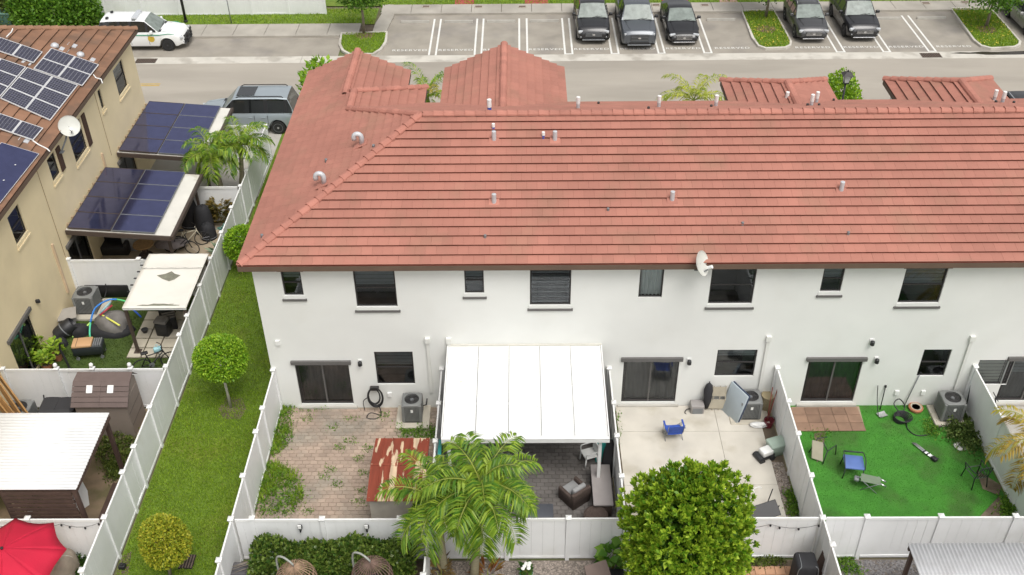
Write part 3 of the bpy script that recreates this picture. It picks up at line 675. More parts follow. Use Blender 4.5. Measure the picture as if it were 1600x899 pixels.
# line-set covers, outlets, lamps on the back wall
LINE = mat('line cover', (.7, .7, .66), .6, var=.05)
for u0, v0, v1 in ((668, 530, 612), (701, 530, 545), (1201, 527, 618), (1519, 527, 615)):
    a = aty(u0, v0, YW); z1 = max(.7, aty(u0, v1, YW).z)
    q = MB(); q.box(a.x-.05, a.x+.05, YW-.07, YW-.002, z1, a.z); q.box(a.x-.085, a.x+.085, YW-.11, YW-.002, a.z-.12, a.z+.08); q.build('line_cover', LINE, row, world=True)
for u, v in ((609, 616), (1145, 612), (1401, 613), (1442, 613), (434, 535)):
    a = aty(u, v, YW); MB().box(a.x-.07, a.x+.07, YW-.06, YW-.002, a.z-.09, a.z+.09).build('outlet_box', WHITEP, row, world=True)
for u, v in ((563, 565), (1076.5, 563), (1369, 561), (1362, 533)):
    a = aty(u, v, YW); l = MB(); l.box(a.x-.07, a.x+.07, YW-.03, YW-.002, a.z-.07, a.z+.1); q = l.build('wall_lamp', WHITEP, row, world=True)
    MB().lathe([(.03, -.1), (.075, -.08), (.07, .06), (.03, .09)], (a.x, YW-.11, a.z), 10).build('lamp_head', BLACK, q, world=True)
# ---- roof vents
def on_back(u, v):
    d = _ray(u, v); n = Vector((0, -SLOPE, 1)); p0 = Vector((0, EY0, EZ)); return CAMP+d*((p0-CAMP).dot(n)/d.dot(n))
def on_left(u, v):
    d = _ray(u, v); n = Vector((-SLOPE, 0, 1)); p0 = Vector((EX0, 30, EZ)); return CAMP+d*((p0-CAMP).dot(n)/d.dot(n))
def on_front(u, v):
    d = _ray(u, v); n = Vector((0, SLOPE, 1)); p0 = Vector((0, EY1, EZ)); return CAMP+d*((p0-CAMP).dot(n)/d.dot(n))
VENT = mat('vent metal', (.55, .56, .58), .5, metal=.2, var=.1); BLUEV = mat('blue pvc', (.03, .09, .42), .5)
def vent(p, h, r=.06, m=VENT, cap=None, flash=True):
    b = MB().lathe([(r, -.05), (r, h-.01), (r*.8, h)], p, 10); o = b.build('vent_pipe', m, row, world=True, smooth=True, auto=40)
    if cap: MB().lathe([(r*1.1, h*.5), (r*1.1, h+.01), (r*.7, h+.015)], p, 10).build('vent_cap', cap, o, world=True)
    if flash: MB().cbox((p.x, p.y, p.z+.05), (.34, .4, .015), Matrix.Rotation(math.atan(SLOPE), 4, 'X')).build('flashing', REDC if m is not GREYM else VENT, o, world=True)
for u, v in ((772, 220), (867, 220), (772, 318), (1050, 314), (1314, 299)): vent(on_back(u, v), .36, .075)
for u, v in ((771, 203), (849, 216)): vent(on_back(u, v), .22, .05, BLUEV, WHITEP, False)
for u, v in ((758, 372), (950, 330), (1325, 367), (1160, 352)): vent(on_back(u, v), .12, .045, GREYM, None, False)
for u, v in ((510, 254), (584, 232), (410, 372)): vent(on_left(u, v), .14, .05, GREYM, None, False)
vent(Vector((-1.05, 32.0, 8.4)), .55, .07, BLUEV, WHITEP, False)
for u, v in ((903, 172), (1029, 170), (1118, 169), (1228, 163), (1267, 168), (1275, 163), (1513, 160), (1552, 160), (1565, 163)): vent(on_front(u, v), .5, .065, VENT, WHITEP, False)
for u, v in ((935, 165), (1013, 173), (1111, 170), (1261, 168), (1279, 168), (1302, 160), (1555, 163), (1583, 164)): vent(on_front(u, v), .15, .05, DARK, None, False)
def gooseneck(u, v):
    p = on_left(u, v); pts = [p, p+Vector((0, 0, .3))]
    for i in range(1, 7): a = math.pi*i/6; pts.append(p+Vector((-.13+.13*math.cos(a), -.0, .3+.13*math.sin(a))))
    pts.append(p+Vector((-.26, 0, .2)))
    o = MB().tube(pts, .085, 10).build('gooseneck_vent', VENT, row, world=True, smooth=True)
    MB().cbox((p.x-.05, p.y, p.z+.05), (.5, .45, .02), Matrix.Rotation(-math.atan(SLOPE), 4, 'Y')).build('flashing', REDC, o, world=True)
gooseneck(566, 227); gooseneck(507, 289)
# ================================================================ white vinyl fences
FH = 1.83
_post = None
def fence(name_lab, p0, p1, stops=None, lights=False, step=2.3, end0=True, end1=True, h=FH):
    """one run: posts with caps, rails, smooth tongue-and-groove panels; p0,p1 ground points"""
    a, b = Vector((*p0, 0)), Vector((*p1, 0)); d = b-a; Lg = d.length; f = d.normalized(); ang = math.atan2(f.y, f.x)
    t = thing('vinyl_fence', a, name_lab, 'fence', rz=ang)
    if stops is None: n = max(1, round(Lg/step)); stops = [Lg*i/n for i in range(n+1)]
    pm = bpy.data.meshes.get('post_mesh')
    if pm is None:
        pm = MB().box(-.06, .06, -.06, .06, 0, FH+.03).mesh('post_mesh', WHITE)
        q = MB(); q.add([(-.085, -.085, 0), (.085, -.085, 0), (.085, .085, 0), (-.085, .085, 0), (-.085, -.085, .035), (.085, -.085, .035), (.085, .085, .035), (-.085, .085, .035), (0, 0, .09)], [(0, 1, 5, 4), (1, 2, 6, 5), (2, 3, 7, 6), (3, 0, 4, 7), (4, 5, 8), (5, 6, 8), (6, 7, 8), (7, 4, 8)]); q.mesh('cap_mesh', WHITEP)
    cm = bpy.data.meshes['cap_mesh']
    for i, s in enumerate(stops):
        if (i == 0 and not end0) or (i == len(stops)-1 and not end1): continue
        o = bpy.data.objects.new('post', pm); COL.objects.link(o); o.parent = t; o.location = (s, 0, 0); o.rotation_euler = (random.gauss(0, .006), random.gauss(0, .006), 0)
        c = bpy.data.objects.new('post_cap', cm); COL.objects.link(c); c.parent = o; c.location = (0, 0, FH+.03)
        if lights and 0 < i < len(stops)-1:
            MB().lathe([(.02, 0), (.06, .01), (.075, .07), (.06, .13), (.015, .16)], (0, 0, .085), 10).build('lamp', WHITEP, c, smooth=True)
    for s0, s1 in zip(stops[:-1], stops[1:]):
        w = s1-s0-.12
        if w < .1: continue
        m = MB(); bow = random.gauss(0, .012); k = max(2, int(w/.28)); ww = w/k
        for i in range(k):                                                       # tongue-and-groove boards, shallow joints
            y = bow*math.sin(math.pi*(i+.5)/k); m.box(s0+.06+i*ww+.002, s0+.06+(i+1)*ww-.002, y-.011, y+.011, .14, FH-.09)
        m.build('panel', WHITE, t)
        for z0, z1, nm in ((.06, .15, 'bottom_rail'), (FH-.1, FH, 'top_rail')): MB().box(s0+.06, s1-.06, -.025, .025, z0, z1).build(nm, WHITEP if nm == 'top_rail' else WHITE, t)
    return t
LS = [8.0, 10.4, 12.8, 15.3, 17.8, 19.69, 21.45, 22.5, 24.3, 26.3, 28.0, 29.06, 30.9, 32.65, 34.5, 36.37, 38.1, 39.4, 41.5, 43.65]
fence('long white vinyl fence beside the narrow lawn and the brown roofed house', (XF, LS[0]), (XF, LS[-1]), [y-LS[0] for y in LS])
fence('white cross fence behind the black bins and bicycles', (XH+.05, 38.08), (XF-.08, 38.08), end1=False)
fence('white cross fence between the solar patio roof and the fabric gazebo', (XH+.05, 32.65), (XF-.08, 32.65), end1=False)
fence('white cross fence with round post lamps behind the brown shed', (XH+.05, 26.2), (XF-.08, 26.2), [0, 1.85, 3.1, 4.4, 5.57], lights=True, end1=False)
fence('white cross fence with string lights by the red parasol', (XH-3, 19.63), (XF-.08, 19.63), end1=False)
fence('short white fence closing the palm yard beside the silver suv', (-14.4, 43.68), (XF-.08, 43.68), end1=False)
def stops_of(ys): return [abs(ys[0]-y) for y in ys]
fence('white fence between the narrow lawn and the paved yard with rusty shed', (FX[0], YW-.08), (FX[0], 11), stops_of([YW-.08, at(409, 638, 1.87).y, at(396, 674, 1.87).y, at(382.5, 743, 1.87).y, YB, 18.15, 15.9, 13.5, 11]))
fence('white fence between the paved yard and the covered patio', (FX[1], YW-.08), (FX[1], 11), stops_of([YW-.08, 24.4, 22.7, 21.2, YB, 17.6, 15.4, 13.2, 11]))
fence('white fence between the covered patio and the concrete yard', (FX[2], YW-.08), (FX[2], 11), stops_of([YW-.08, 24.4, 22.9, 21.2, YB, 18.8, 16.9, 14.5, 11]))
fence('white fence between the concrete yard and the green turf yard', (FX[3], YW-.08), (FX[3], 11), stops_of([YW-.08, 24.45, 22.95, 21.2, YB, 18.6, 16.3, 13.7, 11]))
fence('white fence between the turf yard and the yard with the orange palm', (FX[4], YW-.08), (FX[4], 11), stops_of([YW-.08, 23.6, 21.5, YB, 17.5, 15, 11]))
labs = ('rear fence of the paved yard, hedge growing against it', 'rear fence of the covered patio, behind the twin palms', 'rear fence of the concrete yard beside the big round tree', 'rear fence of the green turf yard over grey gravel', 'rear fence of the yard with the orange palm')
for i in range(5):
    x0 = FX[i]; x1 = FX[i+1] if i < 4 else 22.5
    st = None
    if i == 0: st = [0, .55, 2.6, 4.85, 5.65]
    if i == 3: st = [0, 1.25, 3.35, 5.5, 6.62]
    if i == 1: st = [0, 2.2, 4.0, 5.64]
    fence(labs[i], (x0+.04, YB), (x1-.06, YB), [s for s in st] if st else None, end0=False, end1=(i == 4))
fence('white fence across the far verge behind the parked police car', (-40, 61.75), (at(510, 22).x, 61.75), step=2.4)

# ================================================================ cream house with brown roof
lh = thing('cream_house', (-23, 28, 0), 'cream stucco house with brown tile roof carrying solar panels', 'building')
LX0, LZ = -17.5, 6.40; LY0, LY1 = 4.0, 44.4; LHW = 5.6; LRX = LX0-LHW; LRZ = LZ+SLOPE*LHW
dk = MB()
def lq(*p): dk.poly([(a, b, c-.012) for a, b, c in p])
lq((LX0, LY1, LZ), (LRX, LY1-LHW, LRZ), (LRX, LY0, LRZ), (LX0, LY0, LZ)); lq((LX0, LY1, LZ), (LX0-2*LHW, LY1, LZ), (LRX, LY1-LHW, LRZ)); lq((LX0-2*LHW, LY1, LZ), (LX0-2*LHW, LY0, LZ), (LRX, LY0, LRZ), (LRX, LY1-LHW, LRZ))
lroof = dk.build('roof', mat('brown underlay', (.09, .05, .035), .9), lh, world=True)
lr = Roof(lroof, BROWN, .42, .43, 300); t_ = LHW/CS
lr.slope((LX0, LY0, LZ), (0, 1, 0), (-CS, 0, SN), [[(0, 0), (24.5, 0), (24.5, t_), (0, t_)]])
lr.slope((LX0, LY0, LZ), (0, 1, 0), (-CS, 0, SN), [[(24.5, 0), (LY1-LY0, 0), (LY1-LHW-LY0, t_), (24.5, t_)]], objs=True)
lr.slope((LX0, LY1, LZ), (-1, 0, 0), (0, -CS, SN), [[(0, 0), (2*LHW, 0), (LHW, t_)]]); lr.done()
BRC = mat('brown ridge tile', (.27, .15, .09), .9, var=.15, objrand=.12)
cap_run(lroof, (LX0, LY1, LZ+U), (LRX, LY1-LHW, LRZ+U), BRC); cap_run(lroof, (LRX, LY0+20, LRZ+U), (LRX, LY1-LHW, LRZ+U), BRC)
m = MB(); m.box(LX0-.02, LX0+.02, LY0, LY1, LZ-.18, LZ-.015); m.box(LX0-2*LHW, LX0-.021, LY1-.02, LY1+.02, LZ-.18, LZ-.015); m.build('fascia', FASC, lh, world=True)
MB().box(XH+.003, LX0-.021, LY0, LY1-.021, LZ-.17, LZ-.155).build('soffit', mat('tan soffit', (.3, .2, .13), .8), lh, world=True)
TH = Matrix(((0, -1, 0, XH), (1, 0, 0, LY0), (0, 0, 1, 0), (0, 0, 0, 1)))
def lwin(nb, ft): a = atx(*nb, XH); b = atx(*ft, XH); return [a.y-LY0, b.y-LY0, a.z, min(b.z, LZ-.12)]
LWIN = [lwin((187, 152), (190, 92)), lwin((160, 172), (156, 138)), lwin((120, 256), (124, 184)), lwin((84, 285), (84, 236)), lwin((27, 384), (28, 318))]
LDOOR = [lwin((30, 577), (45, 488)), lwin((118, 428), (142, 372)), lwin((190, 275), (207, 236))]
for h in LDOOR: h[2] = .1; h[3] = 2.2
for h in LDOOR[1:]: h[1] = h[0]+1.9
lh_holes = LWIN+LDOOR
wall_open(lh, TH, LY1-.35-LY0, LZ-.05, lh_holes, CREAM)
for i, h in enumerate(LWIN):
    window(lh, TH, *h, blind=.4 if i in (0, 1) else 0, sillc=CREAM)
    if i in (2, 3):
        q = MB(); q.tm = TH; q.box(h[1]+.12, h[1]+.45, -.05, 0, h[2]-.05, h[3]); q.build('shutter', mat('brown shutter', (.07, .035, .022), .7), lh, world=True)
for h in LDOOR: window(lh, TH, *h, style='slider', blind=0, sill=False, head=True, name='sliding_door')
MB().box(XH-11, XH-.01, LY1-.6, LY1-.35, 0, LZ-.05).build('end_wall', CREAM, lh, world=True)
for y, z0, z1 in ((39.0, 2.9, 6.2), (32.6, 2.0, 6.2)):
    q = MB(); q.box(XH, XH+.012, y-.012, y+.012, z0, z1); q.build('joint_strip', mat('joint brown', (.3, .2, .11), .8), lh, world=True)
for u, v0, v1 in ((80, 382, 440), (158, 240, 262)):
    a = atx(u, v0, XH); q = MB(); q.box(XH, XH+.07, a.y-.05, a.y+.05, .8, a.z); q.build('line_cover', mat('tan cover', (.6, .45, .3), .6), lh, world=True)
a = atx(56, 471, XH); MB().lathe([(.03, -.08), (.07, -.05), (.06, .06), (.02, .08)], (XH+.09, a.y, a.z), 10).build('wall_lamp', BLACK, lh, world=True)
MB().box(XH, XH+.06, a.y-.04, a.y+.04, a.z-.06, a.z+.06).build('wall_lamp_plate', BLACK, lh, world=True)
# --- solar panels on the brown roof
LN = Vector((SN, 0, CS))
def on_l(u, v, h=.13):
    d = _ray(u, v); p0 = Vector((LX0, 30, LZ))+LN*h; return CAMP+d*((p0-CAMP).dot(LN)/d.dot(LN))
CELL = mat('solar cells', (.03, .03, .055), .25, var=.1, vs_=5, island=.2, coat=.4); PVBACK = mat('solar backing', (.2, .2, .23), .4, var=0, coat=.4); PVF = mat('aluminium frame', (.7, .7, .7), .45, metal=.2, var=.05)
BLUEPV = mat('blue solar glass', (.125, .135, .27), .1, metal=.85, var=.12, vs_=3)
def pv(c, label, group, cells=True, th=.04, mm=None, fr=.03, frm=None):
    """one module on four corner points (a,b,c,d counter-clockwise from above)"""
    a, b, c2, d = c; n = (b-a).cross(d-a).normalized()
    if n.z < 0: n = -n
    t = thing('solar_panel', tuple((a+b+c2+d)/4-n*.05), label, 'solar panel', group=group)
    bil = lambda s, r: (a*(1-s)+b*s)*(1-r)+(d*(1-s)+c2*s)*r
    ls = (b-a).length; lr_ = (d-a).length; es, er = fr/ls, fr/lr_
    f = MB()
    for (s0, s1, r0, r1) in ((0, 1, 0, er), (0, 1, 1-er, 1), (0, es, er, 1-er), (1-es, 1, er, 1-er)): f.slab([bil(s0, r0), bil(s1, r0), bil(s1, r1), bil(s0, r1)], n, th)
    f.build('frame', frm or PVF, t, world=True)
    g = MB(); g.slab([bil(es, er)-n*.006, bil(1-es, er)-n*.006, bil(1-es, 1-er)-n*.006, bil(es, 1-er)-n*.006], n, .01); g.build('glass', PVBACK if cells else (mm or BLUEPV), t, world=True)
    if cells:
        k = MB(); ns, nr = (10, 6) if ls > lr_ else (6, 10)
        for i in range(ns):
            for j in range(nr):
                s0, s1 = es+(1-2*es)*(i+.06)/ns, es+(1-2*es)*(i+.94)/ns; r0, r1 = er+(1-2*er)*(j+.06)/nr, er+(1-2*er)*(j+.94)/nr
                k.poly([bil(s0, r0)-n*.003, bil(s1, r0)-n*.003, bil(s1, r1)-n*.003, bil(s0, r1)-n*.003])
        stuff(k.build('cells', CELL, t, world=True))
def pv_array(corners, nx, ny, label, group, h=.13, **kw):
    a, b, c, d = [on_l(u, v, h) for u, v in corners]
    bil = lambda s, r: (a*(1-s)+b*s)*(1-r)+(d*(1-s)+c*s)*r
    for i in range(nx):
        for j in range(ny):
            e = .006; pv([bil((i+e)/nx, (j+e)/ny), bil((i+1-e)/nx, (j+e)/ny), bil((i+1-e)/nx, (j+1-e)/ny), bil((i+e)/nx, (j+1-e)/ny)], label, group, **kw)
GR = 'silver framed solar panels on the brown roof'
pv_array([(52, 107), (129, 134), (155, 101), (80, 75)], 2, 2, 'silver framed solar panel in the block of four beside the roof vents', GR)
pv_array([(0, 153), (79, 188), (122, 133), (42, 105)], 2, 3, 'silver framed solar panel in the block of six above the dish', GR)
pv_array([(-80, 118), (-1, 152.5), (41, 104.5), (-38, 78)], 2, 3, 'silver framed solar panel in the block cut by the roof ridge', GR)
pv_array([(-15, 75), (53, 98), (67, 81), (0, 58)], 2, 1, 'silver framed solar panel in the pair above a bare roof strip', GR)
pv_array([(-15, 196), (52, 219), (68, 200), (0, 177)], 2, 1, 'silver framed solar panel in the pair beside the plain blue modules', GR)
pv_array([(-60, 296), (0, 318), (62, 240), (2, 222)], 1, 1, 'large plain blue solar module at the brown eave', 'plain blue solar modules', cells=False, fr=.012)
for u, v in ((24, 258), (6, 282)):
    p = on_l(u, v, .15); MB().lathe([(.03, 0), (.03, .01)], p, 8).build('clip', WHITEP, lh, world=True)
for u, v in ((86, 74), (126, 88)): p = on_l(u, v, 0); MB().lathe([(.17, -.02), (.17, .1), (.1, .17), (.02, .2)], p, 12).build('vent_pipe', VENT, lh, world=True, smooth=True)
for u, v in ((113, 71), (100, 78), (148, 95), (42, 98), (38, 219)):
    p = on_l(u, v, .03); MB().cbox(p, (.35, .3, .04), Matrix.Rotation(math.atan(SLOPE), 4, 'Y')).build('flashing', VENT, lh, world=True)
for pts in ([(146, 117), (150, 122), (158, 124), (160, 130)], [(50, 219), (60, 226), (74, 233), (78, 237)], [(20, 45), (18, 50), (10, 58)]):
    MB().tube([on_l(u, v, .08) for u, v in pts], .025, 6).build('conduit', WHITEP, lh, world=True)
# panels on the far hip slope show as a pale bar over the hip
p0 = Vector((-24.5, 43.2, 7.0)); 
for i in range(4):
    x = -21.4-1.75*i; pv([Vector((x-1.7, 42.3, 7.36)), Vector((x, 42.3, 7.36)), Vector((x, 43.3, 6.95)), Vector((x-1.7, 43.3, 6.95))], 'silver framed solar panel on the hip slope over the hedge', 'solar panels on the hip slope')

# --- satellite dishes
def dish(name, base, face, r, label, arm, mm=None):
    t = thing(name, base, label, 'satellite dish'); f = Vector(face).normalized(); q = f.to_track_quat('Z', 'Y').to_matrix().to_4x4()
    c = Vector(arm)
    prof = [(r*i/6, .22*r*(i/6)**2) for i in range(1, 7)]
    D_ = MB(); D_.lathe([(.01, 0)]+prof+[(r, .22*r+.02)]+[(r*i/6, .22*r*(i/6)**2-.02) for i in (5, 3, 1)], c, 24, q); D_.build('reflector', mat('dish grey', (.6, .6, .55), .5, var=.08), t, smooth=True, auto=50)
    lnb = c+f*r*1.0+Vector((0, 0, -r*.55)); MB().tube([c+Vector((0, 0, -r*.95))+f*.05, lnb], .025, 6).build('boom', GREYM, t)
    MB().tube([lnb-f*.1+Vector((0, 0, .02)), lnb+f*.04+Vector((0, 0, .05))], .06, 8).build('receiver', WHITEP, t)
    MB().tube([(0, 0, 0), c*.5+Vector((0, 0, -.06)), c-f*.02], .035, 8).build('mast', GREYM, t)
    MB().cbox((0, 0, 0), (.2, .2, .03)).build('foot', GREYM, t); return t
b_ = Vector((aty(1088, 432, YW-.15).x, YW-.12, 6.05)); dish('satellite_dish', b_, (.8, -.42, .42), .4, 'grey satellite dish on a bent arm below the red eave', (-.02, -.4, .48))
b_ = Vector((XH+.1, atx(92, 226, XH+.1).y, 5.55)); dish('satellite_dish', b_, (.5, -.72, .5), .4, 'pale satellite dish on a bent arm at the brown eave', (.45, .3, .95))

# ================================================================ patio roofs
BRBEAM = mat('dark brown beam', (.07, .05, .04), .6, var=.15); ALU = mat('pale aluminium', (.6, .58, .52), .5, var=.1)
def solar_patio(Y0, Y1, zw, zo, xo, xp, label):
    t = thing('solar_patio_roof', (XH, Y0, 0), label, 'patio roof'); z = lambda x: zw+(zo-zw)*(x-XH)/(xo-XH)
    m = MB(); m.slab([(XH+.03, Y0, zw-.04), (xo, Y0, zo-.04), (xo, Y1, zo-.04), (XH+.03, Y1, zw-.04)], (0, 0, 1), .1); m.build('roof_sheet', mat('white sheet', (.66, .64, .58), .6, var=.1, vs_=1.3, col2=(.4, .36, .28), c2s=1.2, c2lo=.6, c2hi=.75), t, world=True)
    for y in (Y0-.03, Y1+.03): q = MB(); q.slab([(XH+.03, y-.04, zw-.05), (xo, y-.04, zo-.05), (xo, y+.03, zo-.05), (XH+.03, y+.03, zw-.05)], (0, 0, 1), .18); q.build('edge_beam', BRBEAM, t, world=True)
    q = MB(); q.box(xo-.02, xo+.1, Y0-.07, Y1+.07, zo-.2, zo-.03); q.build('gutter_beam', BRBEAM, t, world=True)
    for y in (Y0+.3, Y1-.3): MB().box(xo-.3, xo-.2, y-.05, y+.05, 0, zo-.14).build('post', BRBEAM, t, world=True)
    n = 9
    for i in range(n):
        y = Y0+.3+(Y1-Y0-.6)*i/(n-1); MB().box(XH+.0, XH+.09, y-.04, y+.04, zw-.02, zw+.06).build('bracket', mat('tan bracket', (.4, .3, .2), .7), t, world=True)
    nx, ny = 2, 4; x0, x1 = XH+.1, xp
    for i in range(nx):
        for j in range(ny):
            xa, xb = x0+(x1-x0)*(i+.008)/nx, x0+(x1-x0)*(i+.992)/nx; ya, yb = Y0+(Y1-Y0)*(j+.006)/ny, Y0+(Y1-Y0)*(j+.994)/ny
            pv([Vector((xa, ya, z(xa)+.07)), Vector((xb, ya, z(xb)+.07)), Vector((xb, yb, z(xb)+.07)), Vector((xa, yb, z(xa)+.07))], 'dark glossy solar panel on the patio roof %s' % ('over the bicycles' if Y0 < 36 else 'beside the young palms'), 'solar panels on patio roofs', cells=False, fr=.018, frm=GREYM if i else BRBEAM)
solar_patio(33.2, 37.85, 2.92, 2.6, -13.7, -14.3, 'patio roof with solar panels and white outer edge over the bicycles')
solar_patio(39.55, 44.3, 2.78, 2.45, -13.85, -14.3, 'patio roof with solar panels beside the young palms')
# white insulated roof over yard 2
pr = thing('patio_cover', (0, 22.2, 0), 'white ribbed aluminium patio cover on white posts against the stucco wall', 'patio roof')
PX0, PX1, PY0, PY1, PZ0, PZ1 = -2.42, 2.66, 22.22, 26.1, 2.5, 2.84
ROOFW = mat('white aluminium roof', (.76, .76, .745), .5, var=.04, vs_=.8, col2=(.62, .6, .55), c2s=5, c2lo=.68, c2hi=.76)
n = 5
for i in range(n):
    xa, xb = PX0+(PX1-PX0)*i/n, PX0+(PX1-PX0)*(i+1)/n
    m = MB(); m.slab([(xa, PY0, PZ0), (xb-.015, PY0, PZ0), (xb-.015, PY1, PZ1), (xa, PY1, PZ1)], (0, 0, 1), .075); m.slab([(xb-.05, PY0, PZ0+.018), (xb-.015, PY0, PZ0+.018), (xb-.015, PY1, PZ1+.018), (xb-.05, PY1, PZ1+.018)], (0, 0, 1), .016); m.build('roof_panel', ROOFW, pr, world=True)
m = MB(); m.box(PX0-.03, PX1+.03, PY0-.13, PY0-.01, PZ0-.13, PZ0+.02); m.box(PX0-.03, PX1+.03, PY0-.135, PY0-.12, PZ0+.02, PZ0+.04); m.build('gutter', WHITEP, pr, world=True)
for x in (PX0-.045, PX1-.0): m = MB(); m.slab([(x, PY0-.01, PZ0+.035), (x+.035, PY0-.01, PZ0+.035), (x+.035, PY1, PZ1+.035), (x, PY1, PZ1+.035)], (0, 0, 1), .14); m.build('side_fascia', WHITEP, pr, world=True)
for x in (PX0+.12, PX1-.28): MB().box(x, x+.1, PY0+.05, PY0+.15, 0, PZ0-.07).build('post', WHITEP, pr, world=True)
MB().box(PX0+.02, PX1-.02, PY0+.06, PY0+.14, PZ0-.22, PZ0-.08).build('header_beam', WHITEP, pr, world=True)
MB().box(PX0-.04, PX1+.03, PY1+.002, YW-.004, PZ1-.1, PZ1+.06).build('wall_channel', ALU, pr, world=True)

# ================================================================ air conditioners
ACM = mat('condenser grey', (.2, .205, .2), .55, metal=.1, var=.12); ACD = mat('condenser dark', (.035, .035, .035), .7, var=.2)
def ac_unit(x, y, label, s=.78, h=.82, pad=True, z=.0, px0=None, rz=0):
    if pad:
        t = thing('equipment_pad', (x, y, 0), label.replace('air conditioner', 'concrete pad under the air conditioner') if False else 'concrete pad carrying the ' + label, 'pad'); a, b = px0 or (1.05, 1.05)
        MB().rbox((0, 0, .05), (a, b, .1), .02).build('slab', mat('pad concrete', (.5, .46, .38), .9, var=.15), t); z = .1
    t = thing('air_conditioner', (x, y, z), label, 'air conditioner', rz=rz, group='outdoor condensers'); e = s/2
    MB().rbox((0, 0, .04), (s*.96, s*.96, .08), .05).build('base', ACD, t)
    MB().rbox((0, 0, h*.5), (s*.9, s*.9, h*.86), .09).build('coil', ACD, t)
    fin = MB()
    for k in range(4):
        R = rotz(k*math.pi/2)
        for i in range(13): q = -e+.09+(s-.18)*i/12; fin.box(q-.013, q+.013, -e+.005, -e+.03, .07, h-.07, R)
    stuff(fin.build('louvre_fins', ACM, t))
    for k in range(4):
        MB().box(e-.1, e, e-.1, e, .03, h-.04, rotz(k*math.pi/2)).build('corner_post', ACM, t, bevel=.02)
    m = MB(); n = 20; r0 = s*.37
    def sq(k, o):
        a = 2*math.pi*k/n; c_, s_ = math.cos(a), math.sin(a); q = o/max(abs(c_), abs(s_)); q = min(q, o*1.22); return q*c_, q*s_
    P_ = [[(*sq(k, e), h-.09) for k in range(n+1)], [(*sq(k, e), h-.02) for k in range(n+1)], [(*sq(k, e-.03), h) for k in range(n+1)], [(r0*math.cos(2*math.pi*k/n), r0*math.sin(2*math.pi*k/n), h) for k in range(n+1)], [(r0*math.cos(2*math.pi*k/n), r0*math.sin(2*math.pi*k/n), h-.12) for k in range(n+1)]]
    m.grid(P_); m.build('top_shroud', ACM, t, smooth=True, auto=35)
    MB().lathe([(r0, h-.13), (r0, h-.12)], (0, 0, 0), 20).build('fan_well', ACD, t)
    f = MB()
    for k in range(3):
        R = rotz(k*2.094); f.add([R @ Vector(v) for v in ((.05, -.03, h-.1), (r0*.92, -.12, h-.11), (r0*.92, .1, h-.06), (.05, .05, h-.07))], [(0, 1, 2, 3)])
    f.build('fan', GREYM, t)
    MB().lathe([(.07, h-.1), (.07, h-.03), (.04, h-.02)], (0, 0, 0), 10).build('hub', GREYM, t)
    for k in range(4): 
        g = MB(); rr = r0*(.3+.22*k); g.tube([(rr*math.cos(a*math.pi/10), rr*math.sin(a*math.pi/10), h+.008) for a in range(21)], .006, 4, False); g.build('guard_ring', DARK, t)
    g = MB()
    for k in range(6): g.tube([(.05*math.cos(k*1.047), .05*math.sin(k*1.047), h+.012), (r0*1.02*math.cos(k*1.047), r0*1.02*math.sin(k*1.047), h+.012)], .005, 4)
    g.build('guard_spokes', DARK, t)
    MB().box(-.03, .05, -e-.003, -e+.004, h*.6, h*.75).build('rating_label', WHITEP, t)
    MB().tube([(e-.02, e-.08, .25), (e+.1, e, .22), (e+.12, e+.3, .35), (e+.1, e+.42, .6)], .022, 6).build('pipe', BLACK, t)
p = at(645, 664); ac_unit(p.x, p.y+.32, 'grey air conditioner in the paved yard with the coiled hose', .68, .82, px0=(1.15, 1.1))
p = at(1171, 660); ac_unit(p.x, p.y+.36, 'grey air conditioner in the concrete yard beside the leaning table top', .72, .8, px0=(1.35, 1.05))
p = at(1484, 662); ac_unit(p.x, p.y+.34, 'grey air conditioner among weeds in the green turf yard', .74, .82, px0=(1.1, 1.0))
p = at(137, 494); ac_unit(p.x+.0, p.y+.35, 'grey air conditioner beside the covered pile under the cream wall', .8, .85, px0=(1.35, 1.35))
p = at(33, 640, .7); ac_unit(p.x, p.y-.1, 'pale air conditioner behind the leaning lumber', .8, .8, px0=(1.0, 1.0))
# ================================================================ vehicles (local: x forward, y left, z up)
def lerp_tab(tab, x):
    if x <= tab[0][0]: return tab[0][1]
    for (a, p), (b, q) in zip(tab[:-1], tab[1:]):
        if x <= b:
            t = (x-a)/(b-a); t = t*t*(3-2*t)*.5+t*.5; return p+(q-p)*t
    return tab[-1][1]
TYRE = mat('tyre rubber', (.02, .02, .02), .85, var=.1); CGLASS = mat('car glass', (.012, .014, .015), .06, var=.0, spec=.8, coat=.6)
WSCREEN = mat('windscreen with sky tint', (.2, .23, .21), .3, var=.4, vs_=3.5, spec=.35); HEADL = mat('headlamp', (.5, .52, .54), .15, coat=.6, var=.1); TAILL = mat('tail lamp', (.35, .01, .015), .2, coat=.5)  # windscreen's pale base colour stands in for the sky reflected in it
TRIMB = mat('black trim', (.02, .02, .022), .55, var=.05); SILV = mat('silver wheel', (.45, .45, .46), .35, metal=.6, var=.05); DKWH = mat('dark wheel', (.05, .05, .055), .4, metal=.4)
def paint(name, c, metal=0.): return mat('paint '+name, c, .35, metal=metal, var=.03, vs_=.7, coat=.5)
